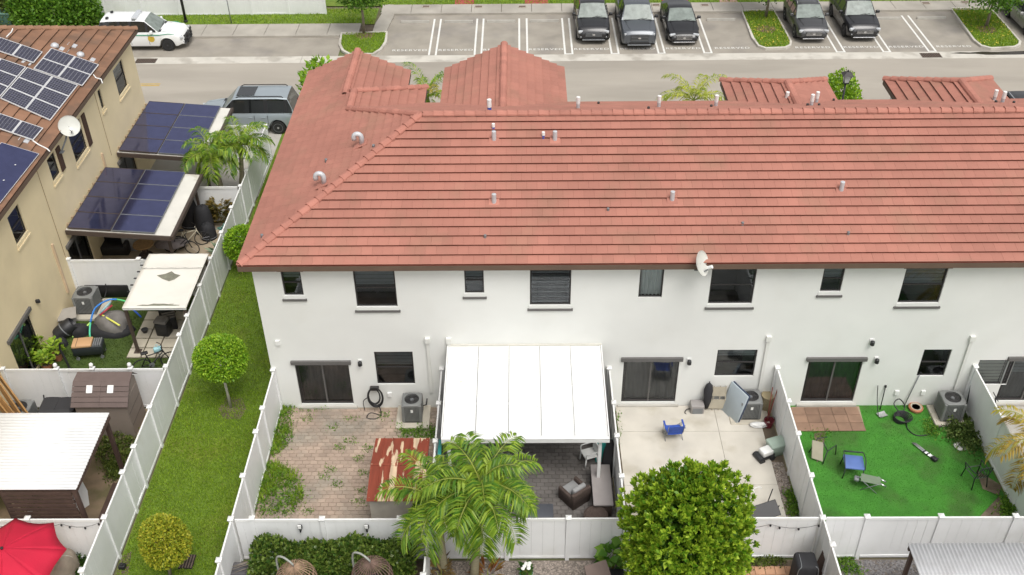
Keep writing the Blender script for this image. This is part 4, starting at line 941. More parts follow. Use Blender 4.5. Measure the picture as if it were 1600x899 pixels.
def car(label, cx, cy, heading, pm, style='suv', L=4.9, W=1.95, H=1.75, rim=SILV, cat='car', rails=False, group=None, name='parked_car', grille='plain', z=.0):
    t = thing(name, (cx, cy, z), label, cat, rz=heading, group=group); h2, w2 = L/2, W/2
    tr = .36 if style != 'sedan' else .33; wf, wr_ = h2-.93, -h2+(1.05 if style != 'pickup' else 1.25); zb = .24 if style == 'sedan' else .3
    hood = {'suv': (.78, 1.02, 1.10), 'sedan': (.66, .84, .93), 'pickup': (.92, 1.14, 1.2), 'crossover': (.74, .95, 1.03)}[style]
    belt = hood[2]+.02
    cow = h2-{'suv': 1.35, 'sedan': 1.45, 'pickup': 1.5, 'crossover': 1.25}[style]                     # windscreen base
    rf_ = cow-{'suv': .72, 'sedan': .85, 'pickup': .62, 'crossover': .8}[style]                        # roof front
    rr = {'suv': -h2+.45, 'sedan': -h2+1.65, 'pickup': -.75, 'crossover': -h2+.75}[style]; rb = {'suv': -h2+.16, 'sedan': -h2+.75, 'pickup': -.95, 'crossover': -h2+.2}[style]
    zr = H
    top = [(-h2, belt-.22 if style in ('suv', 'crossover') else belt-.16), (-h2+.08, belt-.02), (rb, belt), (cow, belt), (cow+.25, hood[2]-.01), (h2-.32, hood[1]-.02), (h2-.1, hood[0]+.06), (h2, hood[0]-.12)]
    if style == 'sedan': top = [(-h2, belt-.25), (-h2+.08, belt-.02), (rb, belt+.0), (cow, belt), (cow+.2, hood[2]-.01), (h2-.35, hood[1]-.08), (h2-.1, hood[0]-.02), (h2, hood[0]-.16)]
    if style == 'pickup': top = [(-h2, belt-.05), (-h2+.06, belt+.02), (rb, belt), (cow, belt), (cow+.2, hood[2]), (h2-.22, hood[1]-.01), (h2-.07, hood[0]+.12), (h2, hood[0])]
    wid = [(-h2, w2*.84), (-h2+.15, w2*.93), (-h2+.6, w2), (h2-1.0, w2), (h2-.35, w2*.95), (h2-.12, w2*.86), (h2, w2*.74)]
    if style == 'pickup': wid = [(-h2, w2*.93), (-h2+.1, w2*.97), (-h2+.6, w2), (h2-.6, w2), (h2-.2, w2*.96), (h2, w2*.86)]
    def arch(x):
        R = tr+.075; v = zb
        for xw in (wf, wr_):
            if abs(x-xw) < R: v = max(v, tr+math.sqrt(R*R-(x-xw)**2))
        return v
    xs = sorted(set([-h2+L*i/54 for i in range(55)]+[xw+s*(tr+.075)*k for xw in (wf, wr_) for s in (-1, 1) for k in (.999, .9, .6, 0)]))
    half = []
    for x in xs:
        hw, zt = lerp_tab(wid, x), lerp_tab(top, x); a = arch(x); cr = .045 if x > cow else .02
        f = lambda s: zb+(zt-zb)*s
        lift = .12*max(0, (abs(x)-h2+.35)/.35)
        half.append([(0, zb+lift), (hw*.62, zb+lift), (hw*.63, max(a, zb+lift)), (hw*.955, max(a, zb+lift)), (hw*.985, max(f(.18), a+.012)), (hw, max(f(.45), a+.03)), (hw*.992, max(f(.7), a+.05)), (hw*.965, zt-.085), (hw*.93, zt-.025), (hw*.8, zt+.0), (hw*.45, zt+cr*.8), (0, zt+cr)])
    full = [[Vector((x, y, z_)) for y, z_ in hs]+[Vector((x, -y, z_)) for y, z_ in reversed(hs[1:-1])] for x, hs in zip(xs, half)]
    m = MB(); n = len(full[0]); vs = [p for s in full for p in s]
    fs = [(i*n+k, i*n+(k+1) % n, (i+1)*n+(k+1) % n, (i+1)*n+k) for i in range(len(xs)-1) for k in range(n)]
    fs += [tuple(range(n)), tuple(reversed([(len(xs)-1)*n+k for k in range(n)]))]
    m.add(vs, fs); body = m.build('body', pm, t, smooth=True, auto=38)
    # cabin
    rooft = [(rb, belt), (rr, zr-.04), (rr+.5, zr), (rf_-.25, zr-.005), (rf_, zr-.04), (cow, belt)]
    def zs(x):
        for (a, p), (b, q) in zip(rooft[:-1], rooft[1:]):
            if x <= b+1e-9: return p+(q-p)*(x-a)/(b-a)
        return belt
    cxs = sorted(set([rb+(rr-rb)*i/3 for i in range(4)]+[rr+(rf_-rr)*i/16 for i in range(17)]+[rf_+(cow-rf_)*i/5 for i in range(6)]))
    wb = w2*.93; wroof = w2*.74
    pill = {'suv': [rr+.1, rr+1.05, (rr+rf_)/2+.35, rf_+.12], 'crossover': [rr+.3, (rr+rf_)/2+.2, rf_+.12], 'sedan': [rr+.05, (rr+rf_)/2+.1, rf_+.15], 'pickup': [rr+.06, (rr+rf_)/2+.02, rf_+.1]}[style]
    G = []
    for x in cxs:
        zt = max(zs(x), belt+.004); q = (zt-belt)/(zr-belt); wt = wb+(wroof-wb)*q
        row_ = [(wb, belt-.02), (wb-.012, belt+.03*q)]
        for k in range(1, 4): s = .05+.78*k/3; row_.append((wb+(wt-wb)*s-.006, belt+(zt-belt)*s))
        row_ += [(wt, belt+(zt-belt)*.93), (wt*.93, belt+(zt-belt)*.99), (wt*.5, zt+.02*q), (0, zt+.028*q)]
        G.append([Vector((x, y, z_)) for y, z_ in row_]+[Vector((x, -y, z_)) for y, z_ in reversed(row_[:-1])])
    M_ = {}
    def put(key, quad): M_.setdefault(key, MB()).add(quad, [(0, 1, 2, 3)])
    K = len(G[0])
    for i in range(len(cxs)-1):
        xm = (cxs[i]+cxs[i+1])/2
        for k in range(K-1):
            kk = k if k < (K-1)/2 else K-2-k; quad_ = [G[i][k], G[i+1][k], G[i+1][k+1], G[i][k+1]]; side = 0 if k < (K-1)/2 else 1
            key = 'cabin'
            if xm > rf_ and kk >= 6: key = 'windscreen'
            elif xm < rr and kk >= 6: key = 'rear_window'
            elif xm > rf_ and kk >= 5: key = 'cabin'
            elif 1 <= kk <= 4 and xm < cow-.12 and xm > rb+.12:
                if min(abs(xm-p_) for p_ in pill) < .07: key = 'pillar'
                else: key = 'side_window%d%d' % (side, sum(xm > p_ for p_ in pill))
            put(key, quad_)
    for key, mb in M_.items():
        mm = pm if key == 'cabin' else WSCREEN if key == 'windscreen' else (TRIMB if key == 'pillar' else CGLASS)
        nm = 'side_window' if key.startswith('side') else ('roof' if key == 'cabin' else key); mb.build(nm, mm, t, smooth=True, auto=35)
    # wheels
    for xw in (wf, wr_):
        for s in (-1, 1):
            R = Matrix.Rotation(-s*math.pi/2, 4, 'X'); c = (xw, s*(w2-.12), tr); wd = .12
            ty = MB().lathe([(tr*.64, -wd), (tr*.93, -wd), (tr, -wd*.7), (tr, wd*.7), (tr*.94, wd), (tr*.66, wd)], c, 24, R).build('wheel', TYRE, t, smooth=True, auto=45)
            MB().lathe([(tr*.65, wd*.3), (tr*.66, wd*1.02), (tr*.62, wd*1.02), (tr*.58, wd*.55), (.02, wd*.5)], c, 20, R).build('rim', DKWH if rim is DKWH else GREYM, ty, smooth=True, auto=40)
            sp = MB()
            for k in range(5):
                sp.tm = Matrix.Translation(c) @ R @ rotz(k*2*math.pi/5); sp.box(.03, tr*.62, -.035, .035, wd*.5, wd*.95)
            sp.build('spokes', rim, ty)
            MB().lathe([(.06, wd*.5), (.055, wd*1.0), (.02, wd*1.02)], c, 10, R).build('hub', rim, ty)
    # dark sills
    for s in (-1, 1):
        MB().box(wr_+tr+.1, wf-tr-.1, s*(w2-.09)-.05, s*(w2-.09)+.05, zb-.03, zb+.09).build('rocker_panel', TRIMB, t)
        mr = MB(); mr.rbox((cow-.35, s*(w2+.1), belt+.1), (.14, .22, .16), .04); mr.box(cow-.38, cow-.32, min(s*(w2*.9), s*(w2+.05)), max(s*(w2*.9), s*(w2+.05)), belt+.0, belt+.05); mr.build('mirror', pm if style != 'pickup' else TRIMB, t, smooth=True, auto=40)
        hz = hood[0]-.02; ang = s*.5
        hl = MB(); R = rotz(-s*.42); hl.rbox((h2-.135, s*(w2*.73), hz+(.02 if style != 'pickup' else .03)), (.16, .36 if style != 'pickup' else .3, .15 if style not in ('sedan',) else .12), .04, R); hl.build('headlight', HEADL, t, smooth=True, auto=50)
        fl = MB(); fl.rbox((h2-.06, s*w2*.66, zb+.2), (.08, .24, .07), .02, rotz(-s*.3)); fl.build('fog_light', TRIMB if style != 'suv' else HEADL, t)
        MB().rbox((-h2+.08, s*w2*.76, belt-.12), (.14, .2, .4 if style != 'sedan' else .18), .04, rotz(s*.3)).build('tail_light', TAILL, t, smooth=True, auto=50)
    # front end
    gm = MB(); gz0, gz1 = (hood[0]-.26, hood[0]-.02) if style != 'pickup' else (hood[0]-.36, hood[0]+.0)
    gm.rbox((h2-.02, 0, (gz0+gz1)/2), (.09, W*.5, gz1-gz0), .03); gr = gm.build('grille', TRIMB, t)
    nb = 4 if grille == 'plain' else 3
    for k in range(nb): zz = gz0+(gz1-gz0)*(k+.5)/nb; MB().box(h2+.02, h2+.032, -W*.24, W*.24, zz-.012, zz+.012).build('grille_bar', CHROME if grille == 'chrome' else GREYM, gr)
    MB().lathe([(.02, 0), (.085, .004), (.085, .016), (.02, .02)], (h2+.028, 0, (gz0+gz1)/2), 14, Matrix.Rotation(math.pi/2, 4, 'Y') @ Matrix.Scale(.6, 4, (1, 0, 0))).build('badge', CHROME, t)
    MB().rbox((h2-.04, 0, zb+.14), (.1, W*.58, .14), .03).build('air_intake', TRIMB, t)
    MB().rbox((h2-.0, 0, zb+.03), (.14, W*.66, .05), .02).build('front_lip', CHROME if grille == 'chrome' else GREYM, t)
    MB().rbox((-h2+.0, 0, zb+.15), (.16, W*.78, .22), .05).build('rear_bumper', TRIMB, t)
    MB().box(-h2-.012, -h2, -.16, .16, belt-.42, belt-.26).build('plate', WHITEP, t)
    # hood shut lines and wipers
    for s in (-1, 1):
        MB().tube([(cow+.12, s*w2*.72, lerp_tab(top, cow+.12)+.028), (h2-.5, s*w2*.6, lerp_tab(top, h2-.5)+.034), (h2-.2, s*w2*.45, lerp_tab(top, h2-.2)+.03)], .012, 5).build('hood_crease', pm, t, smooth=True)
        MB().tube([(cow+.03, s*.12, belt+.02), (cow-.06, s*.12+.45, belt+.1)], .012, 5).build('wiper', TRIMB, t)
    MB().box(cow-.02, cow+.1, -w2*.78, w2*.78, belt-.01, belt+.028).build('cowl', TRIMB, t)
    for s in (-1, 1):
        for xd in [p_ for p_ in pill[1:]]: MB().box(xd-.008, xd+.008, s*w2*.985-.012, s*w2*.985+.016, zb+.12, belt-.06).build('door_seam', TRIMB, t)
        for xd in pill[1:]: MB().rbox((xd+.2, s*w2*1.0, belt-.18), (.2, .035, .035), .012).build('door_handle', pm, t)
    if rails:
        for s in (-1, 1): MB().tube([(rr+.2, s*wroof*.9, zr-.03), (rr+.3, s*wroof*.9, zr+.05), (rf_-.3, s*wroof*.9, zr+.05), (rf_-.15, s*wroof*.9, zr-.03)], .022, 6).build('roof_rail', TRIMB if rails == 1 else CHROME, t)
    if style == 'pickup':
        MB().rbox(((rb-h2)/2-.05, 0, belt+.06), (h2+rb-.15, W*.84, .1), .04).build('bed_cover', mat('bed cover', (.075, .07, .065), .7, var=.15), t)
    t['_roof'] = zr; return t
HD = -math.pi/2
black = paint('black', (.012, .012, .014)); slate = paint('slate', (.1, .11, .125), .4); wht = paint('white', (.78, .79, .78)); silv = paint('silver blue', (.36, .41, .44), .35); gry = paint('grey', (.065, .065, .068), .3)
def front_at(u, v, L): p = at(u, v); return p.x, p.y+L/2-.05
x, y = front_at(927, 70, 5.0); car('black parked suv with pale oval grille badge beside the grey pickup', x, y, HD, black, 'suv', 5.0, 2.0, 1.78, DKWH, group='cars in the reserved stalls')
x, y = front_at(998, 78, 5.9); car('slate grey pickup truck between the black suv and black sedan', x, y, HD, slate, 'pickup', 5.9, 2.05, 1.95, DKWH, 'truck', group='cars in the reserved stalls', name='parked_pickup')
x, y = front_at(1068, 72, 4.9); car('black parked sedan with sloping hood beside the grey pickup', x, y, HD, black, 'sedan', 4.9, 1.9, 1.46, SILV, group='cars in the reserved stalls', grille='chrome')
x, y = front_at(1269, 68, 4.65); car('dark grey crossover with silver lip beside the grass island', x, y, HD, gry, 'crossover', 4.65, 1.9, 1.62, SILV, group='cars in the reserved stalls', grille='chrome', rails=2)
x, y = front_at(1348, 66, 5.0); car('black suv with bright roof rails beside the dark grey crossover', x, y, HD, black, 'suv', 5.0, 2.0, 1.76, DKWH, group='cars in the reserved stalls', grille='chrome', rails=2)
p = at(1600, 58); car('silver grey car beyond the grass island with yellow leaves', p.x+1.0, 59.2, HD, paint('warm silver', (.33, .33, .32), .35), 'sedan', 4.8, 1.86, 1.45, SILV, group='cars in the reserved stalls')
p = at(941, 156, 1.72); car('black car parked behind the red ridge', p.x, p.y-2.3, HD, black, 'suv', 4.8, 1.95, 1.74, DKWH, rails=1, group='cars on the front drives')
p = at(1586, 137, 1.72); car('dark car with white roof glint behind the red porch roof', p.x+.1, p.y-2.3, HD, black, 'suv', 4.8, 1.95, 1.72, DKWH, rails=2, group='cars on the front drives')
sv = car('silver suv with black roof rails parked by the fence end', -13.8, 47.15, math.pi, silv, 'suv', 5.25, 2.02, 1.9, SILV, rails=1, group='cars on the front drives')
MB().rbox((-.05, 0, 1.93), (.9, 1.0, .02), .01).build('sunroof', CGLASS, sv)
# police suv
pc = car('white police suv with green stripe, gold door badge and roof light bar', -22.25, 57.35, 0, wht, 'suv', 5.1, 1.95, 1.8, DKWH, cat='police car', name='police_car')
GREENP = mat('green stripe', (.02, .3, .16), .4); GOLD = mat('gold badge', (.6, .42, .05), .4, var=.15)
for s in (-1, 1):
    y_ = s*(1.95/2+.004)
    MB().box(-1.9, 1.25, min(y_, y_+s*.006)-.004, max(y_, y_+s*.006), .98, 1.03).build('stripe', GREENP, pc)
    MB().tube([(1.25, s*.975, 1.0), (1.75, s*.94, 1.06), (2.1, s*.84, .98)], .018, 6).build('stripe', GREENP, pc)
    MB().lathe([(.02, 0), (.2, .0), (.2, .012), (.02, .014)], (.75, s*.972, .78), 14, Matrix.Rotation(-s*math.pi/2, 4, 'X')).build('door_badge', GOLD, pc)
MB().rbox((-.15, 0, 1.87), (.3, 1.25, .12), .04).build('light_bar', HEADL, pc); MB().box(-.25, -.05, -.7, .7, 1.79, 1.82).build('light_bar_foot', TRIMB, pc)
for yy in (-.45, .45): MB().rbox((-1.75, yy, 1.86), (.16, .18, .1), .03).build('roof_antenna', TRIMB, pc)
pb = MB()
for yy in (-.35, .35): pb.rbox((2.68, yy, .62), (.09, .1, .62), .03)
pb.build('push_bar', TRIMB, pc)
for zz in (.45, .62, .85): MB().tube([(2.6, -.72, zz), (2.72, -.45, zz), (2.72, .45, zz), (2.6, .72, zz)], .035, 8).build('push_bar_rail', TRIMB, pc)
# ================================================================ plants
def unit(v): return v/np.maximum(np.linalg.norm(v, axis=-1, keepdims=True), 1e-9)
def leaf_mesh(name, P, Dn, L, Wd, m, parent=None, cup=.25, roll=None):
    """one folded blade per point: P base, Dn direction of the blade, L length, Wd half width"""
    n = len(P); Dn = unit(Dn); r = unit(RNG.normal(size=(n, 3))); s = unit(np.cross(Dn, r)); u = np.cross(s, Dn)
    if roll is not None:
        s = unit(np.cross(Dn, np.broadcast_to(roll, Dn.shape)+RNG.normal(0, .25, (n, 3)))); u = np.cross(s, Dn)
    L = np.broadcast_to(L, n)[:, None]; Wd = np.broadcast_to(Wd, n)[:, None]
    V = np.stack([P, P+Dn*L*.5+s*Wd+u*Wd*cup, P+Dn*L-u*L*.12, P+Dn*L*.5-s*Wd+u*Wd*cup], 1)
    off = wloc(parent) if parent is not None else Vector((0, 0, 0))
    V = V.reshape(-1, 3)-np.array(off); F = (np.arange(n)[:, None]*4+np.array([0, 1, 2, 3])[None])
    return npmesh(name, V, F, m, parent)
def bark(name, pts, r, m, parent): return MB().tube(pts, r, 9).build(name, m, parent, world=True, smooth=True)
BARK = mat('grey bark', (.25, .21, .16), .9, var=.3, vs_=8, bump=.6, bs=30); PALE = mat('pale trunk', (.5, .47, .4), .85, var=.2, vs_=8, bump=.4, bs=30); PBARK = mat('palm trunk', (.3, .27, .17), .85, var=.25, vs_=6, bump=.5, bs=25, stretch=(1, 1, 6))
def sphere_pts(n, rad, lump=.12, seed=0, lobes=14, sharp=4, lo=-1):
    d = unit(RNG.normal(size=(n, 3))); g = np.random.default_rng(seed); K = unit(g.normal(size=(lobes, 3))); A = g.uniform(lo, 1, lobes)
    q = (np.exp(sharp*(d@K.T-1))*A).sum(1)*lump*1.4+1; return d*q[:, None]*np.array(rad), d
def ball_tree(base, cz, rad, label, m, n=5200, leaf=.1, trunk=PALE, seed=1, lean=(0, 0), name='topiary_tree', nrm=.55, cat='tree', inner=None):
    t = thing(name, (base[0], base[1], 0), label, cat); c = np.array([base[0]+lean[0], base[1]+lean[1], cz])
    bark('trunk', [(base[0], base[1], -.02), (base[0]+lean[0]*.4, base[1]+lean[1]*.4, cz*.4), (c[0], c[1], cz-.1)], [.055, .045, .04], trunk, t)
    for k in range(6):
        a = k*1.05; bark('limb', [(c[0], c[1], cz-rad[2]*.7), (c[0]+math.cos(a)*rad[0]*.35, c[1]+math.sin(a)*rad[1]*.35, cz-.1), (c[0]+math.cos(a)*rad[0]*.7, c[1]+math.sin(a)*rad[1]*.7, cz+.25*rad[2])], [.03, .022, .01], trunk, t)
    p1, d1 = sphere_pts(n, rad, seed=seed); p1 *= RNG.uniform(.86, 1.03, (n, 1)); p2, d2 = sphere_pts(n//3, rad, seed=seed); p2 *= RNG.uniform(.55, .88, (len(p2), 1))
    P_ = np.concatenate([p1, p2])+c; Dd = np.concatenate([d1, d2])*nrm+RNG.normal(0, .55, (len(P_), 3))+np.array([0, 0, .2])
    sz = leaf*RNG.uniform(.65, 1.35, len(P_)); leaf_mesh('crown', P_, Dd, sz, sz*.32, m, t, roll=np.array([0, 0, 1.]))
    return t
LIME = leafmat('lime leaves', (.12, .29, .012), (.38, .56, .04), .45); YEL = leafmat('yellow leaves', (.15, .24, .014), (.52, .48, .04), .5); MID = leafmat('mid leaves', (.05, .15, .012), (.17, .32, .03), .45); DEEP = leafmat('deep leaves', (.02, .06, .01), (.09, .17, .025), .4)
OLIVE = leafmat('olive leaves', (.06, .1, .02), (.2, .25, .05), .45)
def cz_at(u, v, y): return aty(u, v, y)
b = at(361, 637); c = cz_at(342, 561, b.y); ball_tree((b.x, b.y), c.z, (.83, .83, .83), 'round clipped green tree with white trunk on the narrow lawn', LIME, 9500, .08, lean=(c.x-b.x, 0), seed=3)
b = at(267, 905); c = cz_at(257, 846, b.y); ball_tree((b.x, b.y), c.z, (.68, .68, .7), 'round clipped yellow-green tree by the lawn drain', YEL, 8000, .07, trunk=BARK, lean=(c.x-b.x, 0), seed=5)
b = Vector((-9.75, 34.2, 0)); c = cz_at(378, 380, b.y); ball_tree((b.x, b.y), max(1.2, c.z), (.66, .66, .75), 'round clipped tree between the long fence and the red eave', LIME, 4000, .1, lean=(c.x-b.x, 0), seed=8)
# --- broad shade tree: rosettes of leaves
def rosette_tree(base, cz, rad, label, m, nros=560, leaf=.17, per=15, seed=2):
    t = thing('shade_tree', (base[0], base[1], 0), label, 'tree'); c = np.array([base[0]-.12, base[1], cz])
    bark('trunk', [(base[0], base[1], -.05), (base[0]+.05, base[1], cz*.35), (base[0], base[1]+.05, cz-.4)], [.14, .11, .08], BARK, t)
    g = np.random.default_rng(seed)
    for k in range(9):
        a = k*.7; e = g.uniform(.1, .8); d = np.array([math.cos(a)*math.cos(e), math.sin(a)*math.cos(e), math.sin(e)]); q = c+d*np.array(rad)*.8
        bark('limb', [tuple(c+np.array([0, 0, -.7])), tuple(c+(q-c)*.5+np.array([0, 0, -.15])), tuple(q)], [.06, .035, .012], BARK, t)
    ps, ds = sphere_pts(nros, rad, .2, seed, 34, 13, -.25); k = RNG.uniform(.72, 1.05, (nros, 1)); ps = ps*k+c
    ax = unit(ds*.8+np.array([0, 0, .45])+RNG.normal(0, .25, (nros, 3)))
    R = np.repeat(np.arange(nros), per); j = np.tile(np.arange(per), nros); A = ax[R]; r = unit(np.cross(A, RNG.normal(size=(nros, 3))[R])); s = np.cross(A, r)
    ang = j*2.4+RNG.uniform(0, .5, len(j)); til = .35+.75*(j/per); Dd = A*np.cos(til)[:, None]+(r*np.cos(ang)[:, None]+s*np.sin(ang)[:, None])*np.sin(til)[:, None]
    P_ = ps[R]-A*(.02+.1*(j/per))[:, None]; sz = leaf*RNG.uniform(.75, 1.2, len(P_)); leaf_mesh('crown', P_, Dd, sz, sz*.27, m, t)
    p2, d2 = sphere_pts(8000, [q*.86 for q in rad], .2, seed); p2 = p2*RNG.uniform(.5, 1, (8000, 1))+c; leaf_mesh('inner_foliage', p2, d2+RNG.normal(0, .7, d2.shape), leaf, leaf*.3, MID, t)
    return t
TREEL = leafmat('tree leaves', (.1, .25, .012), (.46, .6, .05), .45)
rosette_tree((4.45, 17.75), 3.2, (1.42, 1.4, 2.15), 'big round bright green shade tree behind the concrete yard', TREEL, 2100, .15, 13)
# --- palms
PALM = leafmat('palm leaflets', (.06, .17, .012), (.34, .46, .045), .4); PALMY = leafmat('yellowing palm leaflets', (.3, .3, .04), (.55, .42, .09), .5); PALMO = leafmat('golden palm leaflets', (.3, .2, .03), (.5, .38, .07), .5)
STEM = mat('frond stem', (.3, .34, .06), .6, var=.2)
def palm(base, top, nf, fl, label, m=PALM, ll=.42, el=(1.25, -.25), tr=.11, name='palm_tree', seed=1, droop=1.1, crownshaft=True, np_=34, m2=None):
    g = random.Random(seed); t = thing(name, (base[0], base[1], 0), label, 'palm'); top = Vector(top); bs = Vector((base[0], base[1], -.03))
    mid = bs.lerp(top, .5)+Vector((g.uniform(-.06, .06), g.uniform(-.06, .06), 0))
    bark('trunk', [bs, bs.lerp(mid, .3), mid, top], [tr*1.35, tr*1.1, tr, tr*.75], PBARK, t)
    if crownshaft: bark('crownshaft', [top-Vector((0, 0, .35)), top-Vector((0, 0, .1)), top+Vector((0, 0, .12))], [tr*.85, tr*.8, tr*.35], mat('crownshaft green', (.22, .3, .06), .5), t)
    for i in range(nf):
        az = i*2.399+g.uniform(-.25, .25); e0 = el[0]+(el[1]-el[0])*(i/(nf-1))+g.uniform(-.12, .12); L = fl*g.uniform(.85, 1.12)
        pts = []; p = top.copy(); e = e0; n = 14
        for k in range(n+1):
            pts.append(p.copy()); p = p+Vector((math.cos(az)*math.cos(e), math.sin(az)*math.cos(e), math.sin(e)))*(L/n); e -= droop*1.9/n*(.35+k/n)
        fr = MB().tube(pts, [.022*(1-.8*k/n) for k in range(n+1)], 5).build('frond', STEM, t, world=True)
        S = np.array([tuple(q) for q in pts]); T = np.gradient(S, axis=0); T = unit(T); tt = np.linspace(.12, .99, np_)*n; i0 = np.clip(tt.astype(int), 0, n-1); f = (tt-i0)[:, None]
        C = S[i0]*(1-f)+S[i0+1]*f; D = T[i0]; up = np.array([0, 0, 1.]); side = unit(np.cross(D, up)); upn = np.cross(side, D); w_ = np.sin(np.clip(np.linspace(.12, 1, np_), 0, 1)*np.pi*.86+.25)
        Pb, Db, Lb = [], [], []
        for sgn in (-1, 1):
            d = unit(side*sgn*1.0+D*.62+upn*.22+RNG.normal(0, .13, D.shape)); Pb.append(C); Db.append(d); Lb.append(ll*(.35+.75*w_)*RNG.uniform(.85, 1.1, np_))
        Pb, Db, Lb = np.concatenate(Pb), np.concatenate(Db), np.concatenate(Lb)[:, None]
        N_ = len(Pb); s2 = unit(np.cross(Db, up+RNG.normal(0, .3, (N_, 3)))); wd = .026; q1 = Pb+Db*Lb*.5; q2 = Pb+Db*Lb+np.array([0, 0, -1])*Lb*.42
        V = np.stack([Pb, q1-s2*wd, q1+s2*wd, q2-s2*.003, q2+s2*.003], 1).reshape(-1, 3)-np.array(wloc(t)); b_ = np.arange(N_)[:, None]*5
        F = np.concatenate([np.concatenate([b_, b_+1, b_+2, b_+2], 1), np.concatenate([b_+1, b_+3, b_+4, b_+2], 1)])
        me = bpy.data.meshes.new('leaflets'); me.from_pydata(V.tolist(), [], [tuple(dict.fromkeys(r)) for r in F.tolist()]); me.materials.append(m2 if (m2 and g.random() < .25) else m); o = bpy.data.objects.new('leaflets', me); COL.objects.link(o); o.parent = fr
    return t
c1, c2 = aty(686, 785, 19.05), aty(752, 762, 18.85)
palm((-2.3, 19.1), c1, 18, 1.75, 'slimmer palm leaning over the fence beside the rusty shed', seed=4, el=(1.2, -.45), ll=.52, np_=44)
palm((-1.42, 18.85), c2, 24, 1.95, 'fuller green palm in front of the covered patio', seed=9, el=(1.3, -.45), ll=.55, np_=46)
c1, c2 = aty(330, 238, 39.3), aty(376, 226, 39.7)
palm((-13.35, 39.3), c1, 18, 1.5, 'young palm whose fronds hang over the white cross fence', seed=12, el=(1.25, -.4), ll=.5)
palm((-12.8, 39.7), c2, 18, 1.5, 'young palm beside the silver suv and the long fence', seed=15, el=(1.3, -.3), ll=.5)
c1 = aty(1632, 688, 22.3); palm((c1.x, 22.3), c1, 13, 1.85, 'palm with golden brown fronds beyond the turf yard', PALMO, seed=21, el=(1.0, -.3), m2=PALMY, ll=.42)
c1 = aty(664, 118, 42.0); c1 = aty(668, 152, 42.0); palm((c1.x, 42.0), c1, 11, 1.95, 'palm rising between the two red front gables', seed=30, m2=PALMY, el=(1.35, .0))
c1 = aty(1084, 157, 42.0); palm((c1.x, 42.0), c1, 11, 1.9, 'yellow-green palm showing over the red ridge', leafmat('light palm', (.2, .28, .02), (.5, .52, .07)), seed=33, el=(1.3, .1), m2=PALMY)
# --- street trees on the islands and the shrubs
def street_tree(base, h, rad, label, m=DEEP, n=5200, seed=1, leaf=.16):
    t = thing('street_tree', (base[0], base[1], .1), label, 'tree'); g = random.Random(seed); c = np.array([base[0], base[1], h])
    bark('trunk', [(base[0], base[1], .05), (base[0]+.03, base[1], h*.4), (base[0], base[1], h-rad[2]*.6)], [.1, .075, .06], BARK, t)
    for k in range(8):
        a = k*.8; q = c+np.array([math.cos(a)*rad[0]*.75, math.sin(a)*rad[1]*.75, g.uniform(-.3, .6)*rad[2]]); bark('limb', [(base[0], base[1], h-rad[2]*.75), tuple((c+q)/2-np.array([0, 0, rad[2]*.25])), tuple(q)], [.05, .03, .012], BARK, t)
    p1, d1 = sphere_pts(n, rad, .25, seed); p1 = p1*RNG.uniform(.5, 1.05, (n, 1))+c; cl = unit(RNG.normal(size=(40, 3)))*np.array(rad)*.8+c
    k = RNG.integers(0, 40, n//2); p1[:n//2] = cl[k]+RNG.normal(0, .2, (n//2, 3))*np.array(rad); sz = leaf*RNG.uniform(.6, 1.3, n); leaf_mesh('crown', p1, d1+RNG.normal(0, .7, d1.shape)+np.array([0, 0, .3]), sz, sz*.33, m, t); return t
b = at(569, 54); street_tree((b.x, b.y), 2.95, (1.5, 1.4, 1.3), 'young street tree in the mulch circle of the small grass island', MID, seed=3)
b = at(1196, 44); street_tree((b.x+.3, b.y+1.5), 2.75, (1.7, 1.5, 1.35), 'dark street tree on the island beside the grey crossover', DEEP, seed=5)
b = at(1540, 44); street_tree((b.x, b.y), 2.65, (1.9, 1.6, 1.25), 'street tree on the island littered with yellow leaves', MID, seed=7)
for u, v in ((569, 55), (1197, 46), (1541, 46)):
    p = at(u, v, .1); t = pebbles('mulch', [(p.x+.6*math.cos(a*.63), p.y+.55*math.sin(a*.63)) for a in range(10)], 500, mat('mulch chips', (.16, .1, .07), .9, island=.5), .1, .04, .08)
for I_, cols in ((ISL3, (.5, .4, .05)), (ISL2, (.45, .33, .08))):
    pebbles('fallen_leaves', I_, 130, mat('fallen leaves', cols, .8, island=.4), .17, .03, .06)
def shrub(name, c, rad, label, m, n=3000, leaf=.12, seed=1, cat='shrub', low=0, group=None):
    t = thing(name, (c[0], c[1], 0), label, cat, group=group); p1, d1 = sphere_pts(n, rad, .25, seed); p1 = p1*RNG.uniform(.55, 1.04, (n, 1))+np.array(c); k = p1[:, 2] > low+.03; p1, d1 = p1[k], d1[k]
    sz = leaf*RNG.uniform(.6, 1.3, len(p1)); leaf_mesh('foliage', p1, d1*.7+RNG.normal(0, .55, d1.shape)+np.array([0, 0, .35]), sz, sz*.33, m, t)
    for k in range(5): a = k*1.26; bark('stem', [(c[0]+.05*math.cos(a), c[1]+.05*math.sin(a), 0), (c[0]+rad[0]*.5*math.cos(a), c[1]+rad[1]*.5*math.sin(a), c[2]+rad[2]*.3)], [.02, .008], BARK, t)
    return t
for i, (u, v, r, mm) in enumerate(((20, 14, 1.5, OLIVE), (58, 22, 1.3, MID), (92, 24, 1.6, MID), (128, 20, 1.3, MID), (30, 2, 1.5, OLIVE))):
    p = at(u, v+20); shrub('hedge_shrub', (p.x, p.y, 1.0), (r*1.1, r*.9, 1.25), ('olive clipped shrub by the green utility box', 'rounded shrub beside the green utility box', 'tall bright shrub in the hedge by the police car', 'last shrub of the hedge behind the police car', 'low olive shrub behind the green utility box')[i], mm, 3600, .2, i+1, group='shrubs along the far fence')
